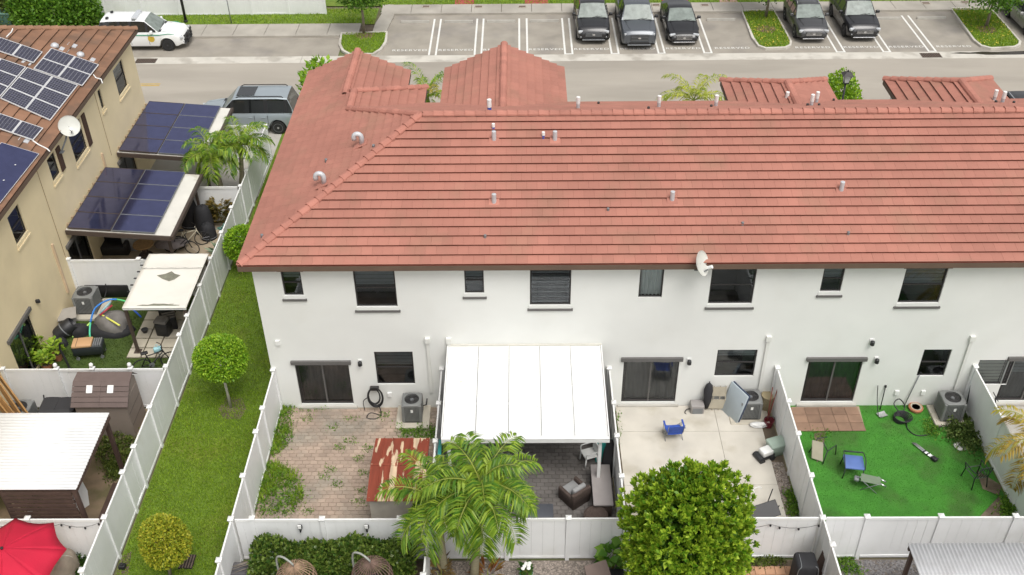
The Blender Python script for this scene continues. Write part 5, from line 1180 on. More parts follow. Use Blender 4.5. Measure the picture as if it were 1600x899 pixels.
p = aty(1311, 140, 45.5); shrub('garden_shrub', (p.x, 45.5, p.z-1.0), (1.25, 1.1, 1.75), 'leafy shrub behind the black street lantern', LIME, 5200, .16, 4)
p = aty(512, 112, 42.5); shrub('garden_shrub', (p.x+.1, 42.5, p.z-.9), (1.1, .8, 1.35), 'broad-leaved shrub peeking over the red wing roof', LIME, 1500, .24, 6)
p = aty(470, 128, 41.6); shrub('garden_shrub', (p.x, 41.6, .9), (.7, .6, 1.0), 'small shrub at the corner of the red wing roof', LIME, 900, .2, 7)
# hedge along the rear fence (one clipped row)
HEDGE = leafmat('glossy hedge leaves', (.03, .09, .012), (.2, .27, .05), .3)
hx0, hx1 = at(394, 850, 1.1).x+.1, at(655, 880).x; t = thing('hedge', ((hx0+hx1)/2, 18.85, 0), 'glossy dark hedge growing against the rear white fence', 'hedge')
n = 12000; P_ = np.stack([RNG.uniform(hx0, hx1, n), RNG.uniform(18.35, 19.42, n), np.zeros(n)], 1); topz = 1.32+.12*np.sin(P_[:, 0]*2.3)+.1*np.sin(P_[:, 0]*5.1+1)-.35*((P_[:, 1]-18.95)/.6)**2; k = RNG.random(n)
P_[:, 2] = topz*np.where(k < .6, RNG.uniform(.9, 1.06, n), RNG.uniform(.05, 1, n)); f = k >= .6; P_[f, 1] = 18.35+RNG.uniform(0, .22, f.sum())
leaf_mesh('foliage', P_, RNG.normal(0, .6, (n, 3))+np.array([0, -.35, .5]), .13*RNG.uniform(.6, 1.3, n), .045, HEDGE, t)
for i in range(16): x = hx0+.2+(hx1-hx0-.4)*i/15; bark('stem', [(x, 18.9, 0), (x+.08, 18.85, .6), (x-.05, 18.9, 1.1)], [.02, .015, .008], BARK, t)
for i in range(7): x = hx0+random.uniform(-.3, .2); zz = random.uniform(.5, 1.2); bark('sprig', [(x+.4, 18.9, zz), (x, 18.7, zz+.12), (x-.35, 18.6, zz+.05)], [.012, .01, .006], BARK, t)
# weeds: too many blades and leaves to count
WEED = leafmat('weed leaves', (.06, .18, .015), (.24, .38, .05), .5)
def weeds(poly_px, n, h, leaf=.09, m=WEED, name='weeds', z=.02):
    poly = px(poly_px); A = np.array(poly); lo, hi = A.min(0), A.max(0); x = RNG.uniform(lo[0], hi[0], n*3); y = RNG.uniform(lo[1], hi[1], n*3); k = inside(poly, x, y); x, y = x[k][:n], y[k][:n]; n = len(x); s_ = .09*min(1, (hi-lo).min()); x = x+RNG.standard_t(2.2, n).clip(-5, 5)*s_; y = y+RNG.standard_t(2.2, n).clip(-5, 5)*s_
    c = A.mean(0); e = 1-np.clip(np.hypot((x-c[0])/(hi[0]-lo[0]), (y-c[1])/(hi[1]-lo[1]))*1.7, 0, .85); lump = .7+.3*np.sin(x*5)*np.sin(y*6+1)
    P_ = np.stack([x, y, z+h*RNG.random(n)**1.1*(.45+.55*e)*np.clip(.55+.6*np.sin(x*7)*np.sin(y*8+1), .1, 1)], 1); sz = leaf*RNG.uniform(.6, 1.3, n); stuff(leaf_mesh(name, P_, RNG.normal(0, .7, (n, 3))+np.array([0, 0, .7]), sz, sz*.28, m))
weeds([(437, 632), (462, 630), (452, 660), (458, 690), (425, 716), (420, 700), (430, 660)], 1200, .32, .08)
tufts('weeds', px([(405, 735), (425, 722), (466, 742), (478, 790), (455, 808), (404, 808)]), 900, .24, BLADE, .02, .014, 1.1, patch=.6)
tufts('weeds', px([(437, 632), (466, 630), (456, 660), (462, 694), (425, 716), (420, 700), (430, 660)]), 900, .22, BLADE, .02, .014, 1.1, patch=.6)
weeds([(405, 735), (425, 722), (462, 745), (474, 785), (455, 806), (404, 808)], 1900, .36, .08)
weeds([(622, 664), (690, 668), (680, 688), (626, 682)], 1500, .15, .07)
weeds([(468, 640), (520, 634), (530, 640), (470, 645)], 160, .12, .06)
for u, v in ((548, 690), (515, 735), (575, 702), (565, 768), (530, 700), (520, 668), (480, 655), (505, 745), (548, 655), (560, 718), (600, 650), (527, 758), (560, 785), (570, 740), (483, 800)):
    weeds([(u-9, v-4), (u+9, v-5), (u+8, v+5), (u-8, v+5)], 70, .12, .06)
weeds([(1478, 655), (1515, 645), (1532, 690), (1528, 712), (1500, 700), (1480, 685)], 2600, .55, .1, leafmat('dull weeds', (.05, .1, .02), (.18, .24, .06)))
weeds([(1575, 770), (1592, 806), (1560, 808)], 700, .35, .09); weeds([(1442, 660), (1462, 655), (1466, 685), (1446, 680)], 400, .2, .07)
weeds([(1226, 770), (1240, 765), (1256, 808), (1232, 809)], 900, .16, .08); weeds([(1300, 870), (1330, 868), (1345, 899), (1310, 899)], 700, .18, .08)
weeds([(1165, 868), (1225, 866), (1225, 884), (1170, 885)], 900, .22, .08, OLIVE)
weeds([(960, 640), (968, 640), (972, 700), (964, 700)], 220, .1, .06)
weeds([(150, 690), (205, 672), (215, 715), (175, 730), (150, 720)], 1700, .45, .1, OLIVE); weeds([(165, 730), (195, 722), (190, 750), (172, 752)], 900, .3, .09, OLIVE)
weeds([(100, 880), (130, 858), (142, 868), (132, 905), (100, 910)], 1600, .45, .1, DEEP); weeds([(1268, 672), (1300, 676), (1290, 690), (1272, 690)], 250, .12, .06)
weeds([(30, 780), (60, 765), (75, 800), (40, 806)], 300, .2, .08, OLIVE)
# ================================================================ things in the yards
def T(name, u, v, label, cat, rz=0, z=0., group=None): p = at(u, v, z); return thing(name, (p.x, p.y, z), label, cat, math.radians(rz), group)
def bx_(t, nm, m, *a, **k): return MB().box(*a).build(nm, m, t, **k)
def smooth_pts(pts, n=4):
    P = [Vector(p) for p in pts]; out = []
    for i in range(len(P)-1):
        a, b, c, d = P[max(i-1, 0)], P[i], P[i+1], P[min(i+2, len(P)-1)]
        for j in range(n): s = j/n; out.append(.5*((2*b)+(c-a)*s+(2*a-5*b+4*c-d)*s*s+(3*b-a-3*c+d)*s**3))
    return out+[P[-1]]
CURVY = ('coil', 'tail', 'foam_tube', 'stand', 'handle', 'cable', 'pipe', 'hem', 'strap', 'piping', 'armrest', 'back_frame', 'back_loop', 'carry_handle', 'handlebar', 'drawstring')
def tb(t, nm, m, pts, r, seg=6, **k):
    if nm in CURVY and len(pts) > 2 and not isinstance(r, (list, tuple)): pts = smooth_pts(pts)
    return MB().tube(pts, r, seg).build(nm, m, t, smooth=True, **k)
def rb_(t, nm, m, c, d, r=.03, M=None, **k): return MB().rbox(c, d, r, M).build(nm, m, t, smooth=True, auto=50, **k)
def lt(t, nm, m, prof, c=(0, 0, 0), seg=16, M=None, **k): return MB().lathe(prof, c, seg, M).build(nm, m, t, smooth=True, auto=45, **k)
RX_ = lambda a: Matrix.Rotation(math.radians(a), 4, 'X'); RY_ = lambda a: Matrix.Rotation(math.radians(a), 4, 'Y'); RZ_ = lambda a: Matrix.Rotation(math.radians(a), 4, 'Z')
WICK = mat('brown wicker', (.085, .06, .05), .85, var=.35, vs_=22, bump=.6, bs=70); CUSH = mat('grey cushion', (.3, .3, .3), .9, var=.1, vs_=6); RUST = mat('rusty sheet', (.23, .045, .022), .85, var=.3, vs_=2.5, col2=(.6, .45, .3), c2s=1.6, c2lo=.545, c2hi=.57, stretch=(3.2, .45, 1)); BLUEC = mat('blue canvas', (.03, .08, .38), .8, var=.25, vs_=9); TEAL = mat('teal plastic', (.05, .42, .38), .5); TAN = mat('tan fabric', (.4, .36, .28), .85, var=.15); WOOD = mat('raw lumber', (.45, .25, .09), .8, var=.25, vs_=3, stretch=(6, 6, .6), objrand=.25); DKWOOD = mat('dark stained wood', (.075, .045, .035), .75, var=.3, vs_=4, objrand=.2); PLUM = mat('brown shed plastic', (.13, .095, .085), .75, var=.15, vs_=3, objrand=.08); TAUPE = mat('taupe shed wall', (.24, .2, .17), .75, var=.08)
COVER = mat('black cover cloth', (.022, .022, .025), .8, var=.25, vs_=4, bump=.8, bs=9); GREYC = mat('grey cover cloth', (.16, .15, .14), .85, var=.3, vs_=3, bump=.9, bs=8); TERRA = mat('terracotta', (.42, .17, .09), .8, var=.15); GREENM = mat('dark green metal', (.025, .04, .03), .5)
RED_ = mat('red canvas', (.5, .006, .035), .8, var=.12, vs_=1.6, bump=.2, bs=20)
def lump(t, nm, m, c, rad, seed=1, amp=.15, flat=.02, seg=20, rings=10):
    """soft covered bundle: lumpy dome standing on the ground"""
    g = random.Random(seed); ph = [g.uniform(0, 6.3) for _ in range(6)]; P_ = []
    for i in range(rings+1):
        e = math.pi/2*i/rings; row_ = []
        for j in range(seg+1):
            a = 2*math.pi*j/seg; k = 1+amp*(math.sin(2*a+ph[0])*.5+math.sin(3*a+ph[1]+2*e)*.4+math.sin(5*a+ph[2]+e*4)*.25)
            row_.append((c[0]+rad[0]*k*math.cos(a)*math.cos(e)**.55, c[1]+rad[1]*k*math.sin(a)*math.cos(e)**.55, c[2]+rad[2]*math.sin(e)**.8*(1+amp*.5*math.sin(a*2+ph[3]))))
        P_.append(row_)
    return MB().grid(P_).build(nm, m, t, smooth=True)
# ---------------- yard 1
t = thing('rusty_shed', (-3.77, 21.75, 0), 'low metal shed with rusty red roof and flaking cream streaks', 'shed')
sx0, sx1, sy0, sy1 = -4.62, -2.9, 20.42, 23.02; my = (sy0+sy1)/2
for y0, y1, s in ((sy0, my, 1), (my, sy1, -1)):
    for i in range(6):
        xa, xb = sx0+(sx1-sx0)*i/6, sx0+(sx1-sx0)*(i+1)/6; z0, z1 = (1.66, 1.86) if s > 0 else (1.86, 1.66); m = MB()
        m.slab([(xa, y0, z0), (xb-.03, y0, z0), (xb-.03, y1, z1), (xa, y1, z1)], (0, 0, 1), .015); m.slab([(xb-.03, y0, z0+.025), (xb, y0, z0+.025), (xb, y1, z1+.025), (xb-.03, y1, z1+.025)], (0, 0, 1), .04); m.build('roof_sheet', RUST, t, world=True)
MB().slab([(sx0, my-.06, 1.87), (sx1, my-.06, 1.87), (sx1, my, 1.89), (sx0, my, 1.89)], (0, 0, 1), .01).build('ridge_strip', RUST, t, world=True)
m = MB(); m.box(sx0+.08, sx1-.08, sy0+.12, sy0+.14, 0, 1.66); m.box(sx0+.08, sx1-.08, sy1-.14, sy1-.12, 0, 1.66); m.box(sx0+.06, sx0+.08, sy0+.12, sy1-.12, 0, 1.68); m.box(sx1-.08, sx1-.06, sy0+.12, sy1-.12, 0, 1.68); m.build('wall', mat('cream shed wall', (.45, .42, .36), .7, var=.2, vs_=2), t, world=True)
p = aty(586, 615, YW-.12); t = thing('garden_hose', (p.x, YW-.15, 0), 'black garden hose coiled on a wall hanger by the sliding door', 'hose')
for k in range(5):
    a_ = random.uniform(-.03, .03); w_ = .19+.02*k; hh = .34+.03*k; tb(t, 'coil', BLACK, [(w_*math.cos(j*math.pi/9)+a_, -.04-.018*k, .72+hh*math.sin(j*math.pi/9)-.0) for j in range(19)], .017, 6)
bx_(t, 'hanger', DARK, -.15, .15, -.05, .09, .98, 1.08); tb(t, 'tail', BLACK, [(.1, -.1, .4), (.18, -.25, .05), (.0, -.45, .03), (-.3, -.4, .03), (-.2, -.15, .03), (.2, -.3, .035)], .018)
tb(t, 'tail', BLACK, [(-.2, -.05, .7), (-.42, -.06, .5), (-.4, -.1, .1)], .015)
for u in (466, 571):
    p = aty(u, 812, YB-.1); t = thing('fence_lamp', (p.x, YB-.09, 1.5), 'small black solar lamp on a post of the hedge fence', 'lamp', group='solar lamps on the hedge fence')
    rb_(t, 'housing', BLACK, (0, 0, .1), (.14, .1, .12)); bx_(t, 'lens', WHITEP, -.05, .05, -.06, -.03, .08, .22); bx_(t, 'bracket', BLACK, -.02, .02, -.04, .06, -.1, .06)
# ---------------- yard 2
def armchair(u, v, rz, label):
    t = T('wicker_armchair', u, v, label, 'armchair', rz)
    rb_(t, 'seat_base', WICK, (0, 0, .17), (.74, .72, .3), .04); rb_(t, 'backrest', WICK, (-.31, 0, .42), (.14, .74, .5), .04)
    for s in (-1, 1): rb_(t, 'armrest', WICK, (.03, s*.32, .36), (.66, .12, .36), .04)
    rb_(t, 'seat_cushion', CUSH, (.06, 0, .38), (.58, .5, .13), .05); rb_(t, 'back_cushion', CUSH, (-.18, 0, .58), (.16, .5, .36), .05, RY_(-12))
    for a in (-1, 1):
        for b in (-1, 1): bx_(t, 'foot', BLACK, a*.31-.03, a*.31+.03, b*.31-.03, b*.31+.03, 0, .05)
armchair(897, 780, 128, 'dark wicker armchair with grey cushions on the charcoal patio')
t = thing('wicker_chest', (2.52, 22.0, 0), 'long dark wicker chest with pale grey lid beside the fence', 'chest')
rb_(t, 'body', WICK, (0, 0, .28), (.56, 1.62, .52), .03); rb_(t, 'lid', mat('taupe lid', (.34, .31, .3), .8, var=.08), (0, 0, .58), (.62, 1.7, .07), .02)
def plastic_chair(u, v, rz, label, m=WHITEP):
    t = T('plastic_chair', u, v, label, 'chair', rz); rb_(t, 'seat', m, (0, 0, .43), (.44, .46, .035), .02)
    for a in (-1, 1):
        for b in (-1, 1): tb(t, 'leg', m, [(a*.23, b*.23, 0), (a*.19, b*.2, .42)], .025)
    for k in range(4): bx_(t, 'back_slat', m, -.23, -.205, -.19+k*.1, -.12+k*.1, .47, .84)
    rb_(t, 'back_rail', m, (-.22, 0, .86), (.04, .46, .07), .02)
    for s in (-1, 1): tb(t, 'armrest', m, [(-.21, s*.24, .66), (.05, s*.25, .65), (.2, s*.24, .63), (.2, s*.23, .43)], .022)
plastic_chair(920, 723, 200, 'white plastic armchair beside the white patio post')
t = T('wicker_ottoman', 930, 820, 'round dark wicker ottoman by the rear fence', 'ottoman'); lt(t, 'body', WICK, [(.28, 0), (.36, .05), (.38, .36), (.36, .42)]); lt(t, 'rim', WICK, [(.3, .4), (.37, .4), (.38, .46), (.32, .49), (.27, .45)], seg=24); lt(t, 'glass_top', mat('smoked top', (.09, .1, .1), .15), [(.29, .42), (.29, .44)], seg=24)
t = T('low_table', 843, 812, 'low dark slate table behind the palm', 'table'); rb_(t, 'table_top', mat('slate top', (.09, .095, .11), .4), (0, 0, .4), (.85, .55, .05), .02)
for a in (-1, 1):
    for b in (-1, 1): bx_(t, 'leg', BLACK, a*.36-.025, a*.36+.025, b*.22-.025, b*.22+.025, 0, .38)
t = T('covered_stroller', 949, 742, 'black covered bundle leaning by the covered patio fence', 'bundle'); MB().tube([(0, 0, .0), (.02, .1, .4), (.08, .3, .85), (.1, .42, 1.15)], [.2, .23, .2, .1], 12).build('cover', COVER, t, smooth=True); tb(t, 'handle', BLACK, [(.08, .4, 1.1), (-.08, .45, 1.25), (-.2, .42, 1.15)], .02)
t = T('teal_board', 938, 722, 'teal foam board standing beside the patio post', 'board'); MB().prism([(-.16, 0), (.16, 0), (.2, .5), (.12, .95), (-.12, .95), (-.2, .5)], -.025, .025, RX_(78)).build('deck', TEAL, t); bx_(t, 'stringer', WHITEP, -.012, .012, -.02, .035, .05, .8)
t = T('white_cabinet', 940, 700, 'small white cabinet under the patio cover', 'cabinet'); rb_(t, 'body', WHITEP, (0, 0, .42), (.45, .4, .82), .02); bx_(t, 'door', WHITE, -.19, .19, -.215, -.2, .08, .76); bx_(t, 'handle', DARK, .12, .14, -.235, -.215, .35, .5)
t = T('shelf_unit', 706, 705, 'dark open shelf under the edge of the patio cover', 'shelf')
for z_ in (.05, .45, .85): bx_(t, 'shelf_board', mat('grey board', (.2, .18, .16), .8), -.3, .3, -.2, .2, z_, z_+.03)
for a in (-1, 1):
    for b in (-1, 1): bx_(t, 'upright', BLACK, a*.29-.02, a*.29+.02, b*.19-.02, b*.19+.02, 0, .95)
t = T('plastic_sheet', 689, 760, 'teal plastic sheet leaning on the fence beside the palm', 'sheet'); MB().cbox((0, 0, .85), (.07, .75, 1.7), RY_(4)).build('sheet', TEAL, t); MB().cbox((.035, 0, 1.71), (.08, .77, .04), RY_(4)).build('edge', mat('teal edge', (.04, .3, .28), .5), t)
# ---------------- yard 3
def canvas_chair(u, v, rz, label, m=BLUEC):
    t = T('folding_chair', u, v, label, 'folding chair', rz)
    MB().grid([[(x, y, .42-.05*math.cos(y*3)) for y in (-.25, -.1, .1, .25)] for x in (-.22, 0, .22)]).build('seat', m, t, solid=.012)
    MB().grid([[(-.22-.12*k, y, .45+.4*k) for y in (-.26, -.1, .1, .26)] for k in (0, .5, 1)]).build('backrest', m, t, solid=.012)
    rb_(t, 'headrest_patch', mat('grey patch', (.3, .3, .32), .8), (-.245, 0, .62), (.02, .2, .12), .01, RY_(-16))
    for s in (-1, 1):
        tb(t, 'leg', GREYM, [(-.26, s*.3, 0), (.24, s*.26, .44)], .012); tb(t, 'leg', GREYM, [(.26, s*.3, 0), (-.24, s*.26, .44), (-.35, s*.27, .9)], .012); MB().cbox((0, s*.31, .62), (.42, .06, .02)).build('armrest', m, t); tb(t, 'arm_post', GREYM, [(.2, s*.3, .06), (.2, s*.31, .62)], .01)
    tb(t, 'brace', GREYM, [(.26, -.3, .02), (.26, .3, .42)], .01); tb(t, 'brace', GREYM, [(.26, .3, .02), (.26, -.3, .42)], .01)
canvas_chair(1051, 684, 95, 'blue canvas folding chair on the pale concrete slabs')
t = T('box_heater', 1088, 643, 'grey metal box with a cable loop against the stucco wall', 'box'); rb_(t, 'case', mat('warm grey case', (.3, .28, .27), .5, var=.05), (0, 0, .2), (.46, .36, .4), .03); bx_(t, 'front_panel', GREYM, -.17, .17, -.19, -.182, .05, .3); tb(t, 'cable', BLACK, [(-.2, 0, .12), (-.36, -.05, .14), (-.42, -.15, .06), (-.3, -.2, .03), (-.2, -.12, .03)], .018)
t = T('black_umbrella', 1103, 642, 'folded black garden umbrella standing by the wall', 'umbrella'); MB().tube([(0, 0, .15), (0, .02, .5), (.0, .06, .9), (.02, .1, 1.12), (.02, .12, 1.2)], [.06, .14, .16, .11, .03], 12).build('folded_cloth', COVER, t, smooth=True); tb(t, 'pole', BLACK, [(0, 0, 0), (.02, .13, 1.25)], .02)
for i, (u, lab) in enumerate(((1113, 'taupe folding chair leaning flat between umbrella and table top'), (1122, 'second taupe folding chair leaning next to the table top'))):
    t = T('leaning_chair', u, 643, lab, 'folding chair'); R = RX_(-12)
    for a in (-1, 1): q = MB(); q.tm = R; q.box(a*.21-.015, a*.21+.015, -.02, .02, 0, 1.02); q.build('rail', TAN, t)
    for z0, z1, nm in ((.12, .48, 'seat'), (.62, .98, 'backrest')): q = MB(); q.tm = R; q.box(-.2, .2, -.012, .012, z0, z1); q.build(nm, TAN, t)
t = T('table_top', 1138, 652, 'pale blue plastic table top leaning on the air conditioner', 'table'); R = RZ_(-62) @ RX_(-16)
q = MB(); q.tm = R; q.rbox((0, 0, .62), (.9, .07, 1.2), .03); q.build('slab', mat('pale blue plastic', (.42, .48, .52), .5, var=.06), t, smooth=True, auto=50); q = MB(); q.tm = R; q.box(-.46, .46, .045, .075, .04, 1.24); q.build('underside', mat('navy edge', (.05, .07, .13), .6), t)
for a in (-1, 1): q = MB(); q.tm = R; q.box(a*.38-.02, a*.38+.02, .075, .11, .1, 1.1); q.build('folded_leg', GREYM, t)
t = T('mop_bucket', 1200, 666, 'dark red bucket with mop handles beside the fence', 'bucket'); lt(t, 'pail', mat('dark red plastic', (.16, .02, .03), .5), [(.13, 0), (.17, .28), (.18, .3), (.16, .3), (.12, .04)]); tb(t, 'handle', BLACK, [(-.18, 0, .28), (-.14, 0, .42), (.14, 0, .42), (.18, 0, .28)], .01)
for k, (a, b) in enumerate(((.25, .5), (.1, .6))): tb(t, 'mop_handle', mat('red handle', (.25, .06, .04), .5), [(-.05, .05, .05), (a, b, 1.35-.1*k)], .016)
t = T('white_towel', 1186, 664, 'crumpled white cloth on the concrete pad', 'cloth', z=.1); lump(t, 'cloth', WHITEP, (0, 0, 0), (.3, .12, .09), 4, .4); tb(t, 'hem', WHITE, [(-.3, -.05, .012), (-.15, -.14, .012), (.1, -.13, .012), (.3, -.06, .012)], .012)
t = T('wicker_basket', 1196, 640, 'tan woven basket standing behind the air conditioner', 'basket'); lt(t, 'body', mat('tan weave', (.34, .28, .17), .85, var=.4, vs_=25, bump=.8, bs=60), [(.17, 0), (.22, .2), (.22, .62), (.2, .66), (.18, .6)]); lt(t, 'rim', mat('tan weave'+' rim', (.4, .33, .2), .8), [(.2, .64), (.235, .65), (.23, .69), (.19, .69)])
t = T('cooler', 1211, 706, 'pale green cooler box beside the white fence', 'cooler', 20); rb_(t, 'tub', mat('pale green plastic', (.3, .38, .32), .5, var=.06), (0, 0, .2), (.56, .44, .4), .05); rb_(t, 'lid', mat('pale green lid', (.36, .45, .38), .5), (0, 0, .44), (.6, .48, .1), .04); tb(t, 'handle', GREYM, [(-.3, -.1, .3), (-.36, 0, .3), (-.3, .1, .3)], .015)
t = T('toy_truck', 1193, 716, 'white and black toy vehicle beside the green cooler', 'toy', 25); rb_(t, 'cab', WHITEP, (.05, 0, .3), (.4, .32, .2), .04); rb_(t, 'chassis', BLACK, (0, 0, .16), (.62, .36, .14), .03)
for a in (-.2, .2):
    for s in (-1, 1): lt(t, 'wheel', BLACK, [(.05, -.04), (.1, -.04), (.1, .04), (.05, .04)], (a, s*.19, .1), 12, RX_(90))
t = T('folding_bench', 1188, 803, 'black folding table standing tilted by the concrete yard fence', 'table', 20); q = MB(); q.tm = RX_(32) @ RY_(-14); q.rbox((0, 0, .62), (.95, .5, .05), .02); q.build('table_top', BLACK, t); q = MB(); q.tm = RX_(32) @ RY_(-14); q.box(-.4, .4, -.18, .18, .56, .6); q.build('apron', TRIMB, t)
for a in (-.38, .38):
    for b in (-.2, .25): tb(t, 'leg', BLACK, [(a, b, 0), (a, b-.12, .6+(-.12 if a < 0 else .1)+b*.6)], .018)
tb(t, 'carry_handle', WHITEP, [(-.12, .33, .68), (-.1, .42, .74), (.1, .42, .76), (.12, .33, .76)], .014)
# ---------------- yard 4
t = T('tipped_chair', 1283, 716, 'overturned patio chair with beige seat by the tile landing', 'chair', 15); MB().slab([(-.35, .0, .1), (-.1, -.25, .12), (.02, .1, .62), (-.25, .32, .6)], (.3, -.6, .7), .03).build('seat', TAN, t)
for a in ([(-.1, -.28, .03), (.1, -.1, .4), (.5, .05, .42), (.52, .0, .03)], [(-.3, .3, .05), (0, .42, .5), (.35, .4, .5)], [(.02, .1, .62), (.1, -.1, .4)]): tb(t, 'frame_tube', GREENM, a, .02)
t = T('blue_chair', 1330, 738, 'patio chair with bright blue seat on the green turf', 'chair', -8); rb_(t, 'seat', mat('faded blue vinyl', (.1, .17, .42), .6, var=.15), (0, 0, .46), (.62, .6, .06), .03); rb_(t, 'back_rail', GREENM, (.0, .32, .62), (.6, .04, .05), .015)
for a in (-1, 1):
    for b in (-1, 1): tb(t, 'leg', GREENM, [(a*.32, b*.32, 0), (a*.28, b*.27, .45)], .018)
    tb(t, 'armrest', GREENM, [(a*.31, .32, .62), (a*.33, -.1, .66), (a*.31, -.3, .45)], .018)
t = T('camp_stool', 1357, 762, 'small folding stool with green seat and pale footrest on the turf', 'stool', -18); MB().grid([[(x, y, .4-.03*math.cos(y*5)) for y in (-.17, 0, .17)] for x in (-.3, 0, .3)]).build('seat', mat('sage fabric', (.17, .22, .15), .85, var=.15), t, solid=.015)
for s in (-1, 1): tb(t, 'leg', GREYM, [(-.26, s*.19, 0), (.24, s*.17, .4)], .012); tb(t, 'leg', GREYM, [(.26, s*.19, 0), (-.24, s*.17, .4)], .012)
for s in (-1, 1): tb(t, 'footrest', CHROME, [(.3, s*.1, .38), (.48, s*.1, .3)], .03)
rb_(t, 'pouch', GREYM, (-.42, 0, .28), (.16, .2, .1), .04); tb(t, 'pouch_strap', GREYM, [(-.3, 0, .39), (-.42, 0, .32)], .015)
t = T('tripod', 1448, 708, 'folded silver tripod lying on the green turf', 'tripod', 0); 
for s in (-.05, .0, .05): tb(t, 'leg', CHROME, [(-.32+s, .42, .05), (.1+s, -.25, .05)], .022)
rb_(t, 'head', BLACK, (.13, -.33, .07), (.16, .2, .12), .04, RZ_(30)); tb(t, 'pan_handle', BLACK, [(.1, -.3, .1), (.26, -.38, .12)], .014)
for k in range(2): rb_(t, 'clamp', BLACK, (.0-.08*k, -.1+.12*k, .06), (.14, .05, .05), .015, RZ_(30))
t = T('stepping_disc', 1500, 698, 'pale round stepping disc lying among the weeds', 'disc'); lt(t, 'disc', mat('pale grey disc', (.5, .5, .48), .7), [(.2, 0), (.21, .03), (.19, .045), (.02, .05)], seg=20); lt(t, 'ring', WHITEP, [(.15, .045), (.165, .055), (.15, .056), (.14, .046)], seg=20)
def iron_chair(u, v, rz, label):
    t = T('iron_chair', u, v, label, 'chair', rz)
    for a in (-1, 1):
        tb(t, 'leg', GREENM, [(a*.28, -.28, 0), (a*.25, -.24, .42), (a*.28, -.3, .62), (a*.27, .1, .64), (a*.24, .26, .66)], .02); tb(t, 'leg', GREENM, [(a*.26, .34, 0), (a*.22, .25, .42), (a*.2, .36, .95)], .02)
    tb(t, 'back_frame', GREENM, [(-.2, .36, .9), (-.12, .39, 1.02), (.12, .39, 1.02), (.2, .36, .9)], .018)
    for k in range(4): tb(t, 'back_loop', GREENM, [(-.15+.1*k, .27, .46), (-.2+.1*k, .31, .65), (-.12+.1*k, .35, .85), (-.1+.07*k, .38, 1.0)], .012)
    for q in ([(-.25, -.24, .43), (.25, -.24, .43)], [(-.22, .25, .43), (.22, .25, .43)], [(-.25, -.24, .43), (-.22, .25, .43)], [(.25, -.24, .43), (.22, .25, .43)]): tb(t, 'seat_rail', mat('worn green', (.1, .13, .1), .6), q, .018)
iron_chair(1521, 752, 180+10, 'bare wrought iron chair frame without seat on the turf')
t = T('hose_coil', 1405, 657, 'black hose coiled in loops on the turf', 'hose')
for k in range(6): tb(t, 'coil', BLACK, [((.2+.02*k)*math.cos(a*.4)+.02*k, (.2+.015*k)*math.sin(a*.4), .03+.03*k) for a in range(17)], .02)
tb(t, 'tail', BLACK, [(.2, -.1, .04), (.15, -.45, .03), (.35, -.75, .03), (.8, -.7, .03), (1.05, -.4, .03), (1.35, -.35, .03)], .02); tb(t, 'tail', BLACK, [(.1, .2, .1), (-.1, .5, .3), (.1, .62, .42), (.3, .5, .2), (.2, .3, .06)], .02)
t = T('trowel', 1378, 650, 'steel dustpan shovel lying by its thin handle', 'shovel', 20); MB().grid([[(x, y, .03+.05*abs(y)/.12) for y in (-.12, -.05, .05, .12)] for x in (-.16, 0, .16)]).build('blade', CHROME, t, solid=.008); tb(t, 'handle', BLACK, [(-.16, 0, .05), (-.1, .3, .5), (-.05, .5, 1.0)], .015)
def lean_pole(u0, v0, z1, label, m=GREYM, head=True, dx=.0):
    p = at(u0, v0); t = thing('leaning_pole', (p.x, p.y, 0), label, 'pole'); d = YW-.03-p.y; tb(t, 'shaft', m, [(0, 0, 0), (dx, d, z1)], .018)
    if head: bx_(t, 'end_cap', BLACK, dx-.03, dx+.03, d-.03, d+.02, z1-.06, z1+.02)
lean_pole(1412, 636, 1.55, 'long grey pole leaning on the stucco wall above the hose', dx=.25)
lean_pole(1375, 640, .95, 'thin dark stick leaning on the wall by the tile landing', BLACK, dx=.05)
t = T('ring_planter', 1430, 640, 'terracotta ring planter with pale lining by the wall', 'planter'); lt(t, 'pot', TERRA, [(.16, 0), (.24, .04), (.25, .12), (.2, .15), (.12, .1), (.1, .02)], seg=20); lt(t, 'lining', TAN, [(.17, .13), (.2, .145), (.18, .155), (.14, .13)], seg=20)
t = T('rake', 1506, 650, 'black rake leaning on the turf yard fence', 'rake'); tb(t, 'handle', BLACK, [(0, 0, .05), (.12, .5, 1.45)], .02); bx_(t, 'head', BLACK, -.2, .2, -.03, .03, 0, .05)
for k in range(6): tb(t, 'tine', BLACK, [(-.18+.07*k, 0, .03), (-.18+.07*k, -.08, .01)], .008)
t = thing('stacked_chair', (aty(1552, 612, YW-.5).x, YW-.55, 0), 'dark bicycle-like clutter in front of the open glass door', 'exercise bike')
for w_ in (-.3, .3): MB().tube([(w_+.2*math.cos(a*.42), 0, .22+.2*math.sin(a*.42)) for a in range(16)], .022, 6).build('wheel', BLACK, t)
tb(t, 'frame', BLACK, [(-.3, 0, .22), (-.05, 0, .6), (.3, 0, .22), (.12, 0, .85)], .025); rb_(t, 'saddle', BLACK, (-.12, 0, .68), (.26, .15, .07), .03); tb(t, 'handlebar', BLACK, [(.12, -.22, .9), (.12, .22, .9)], .018)
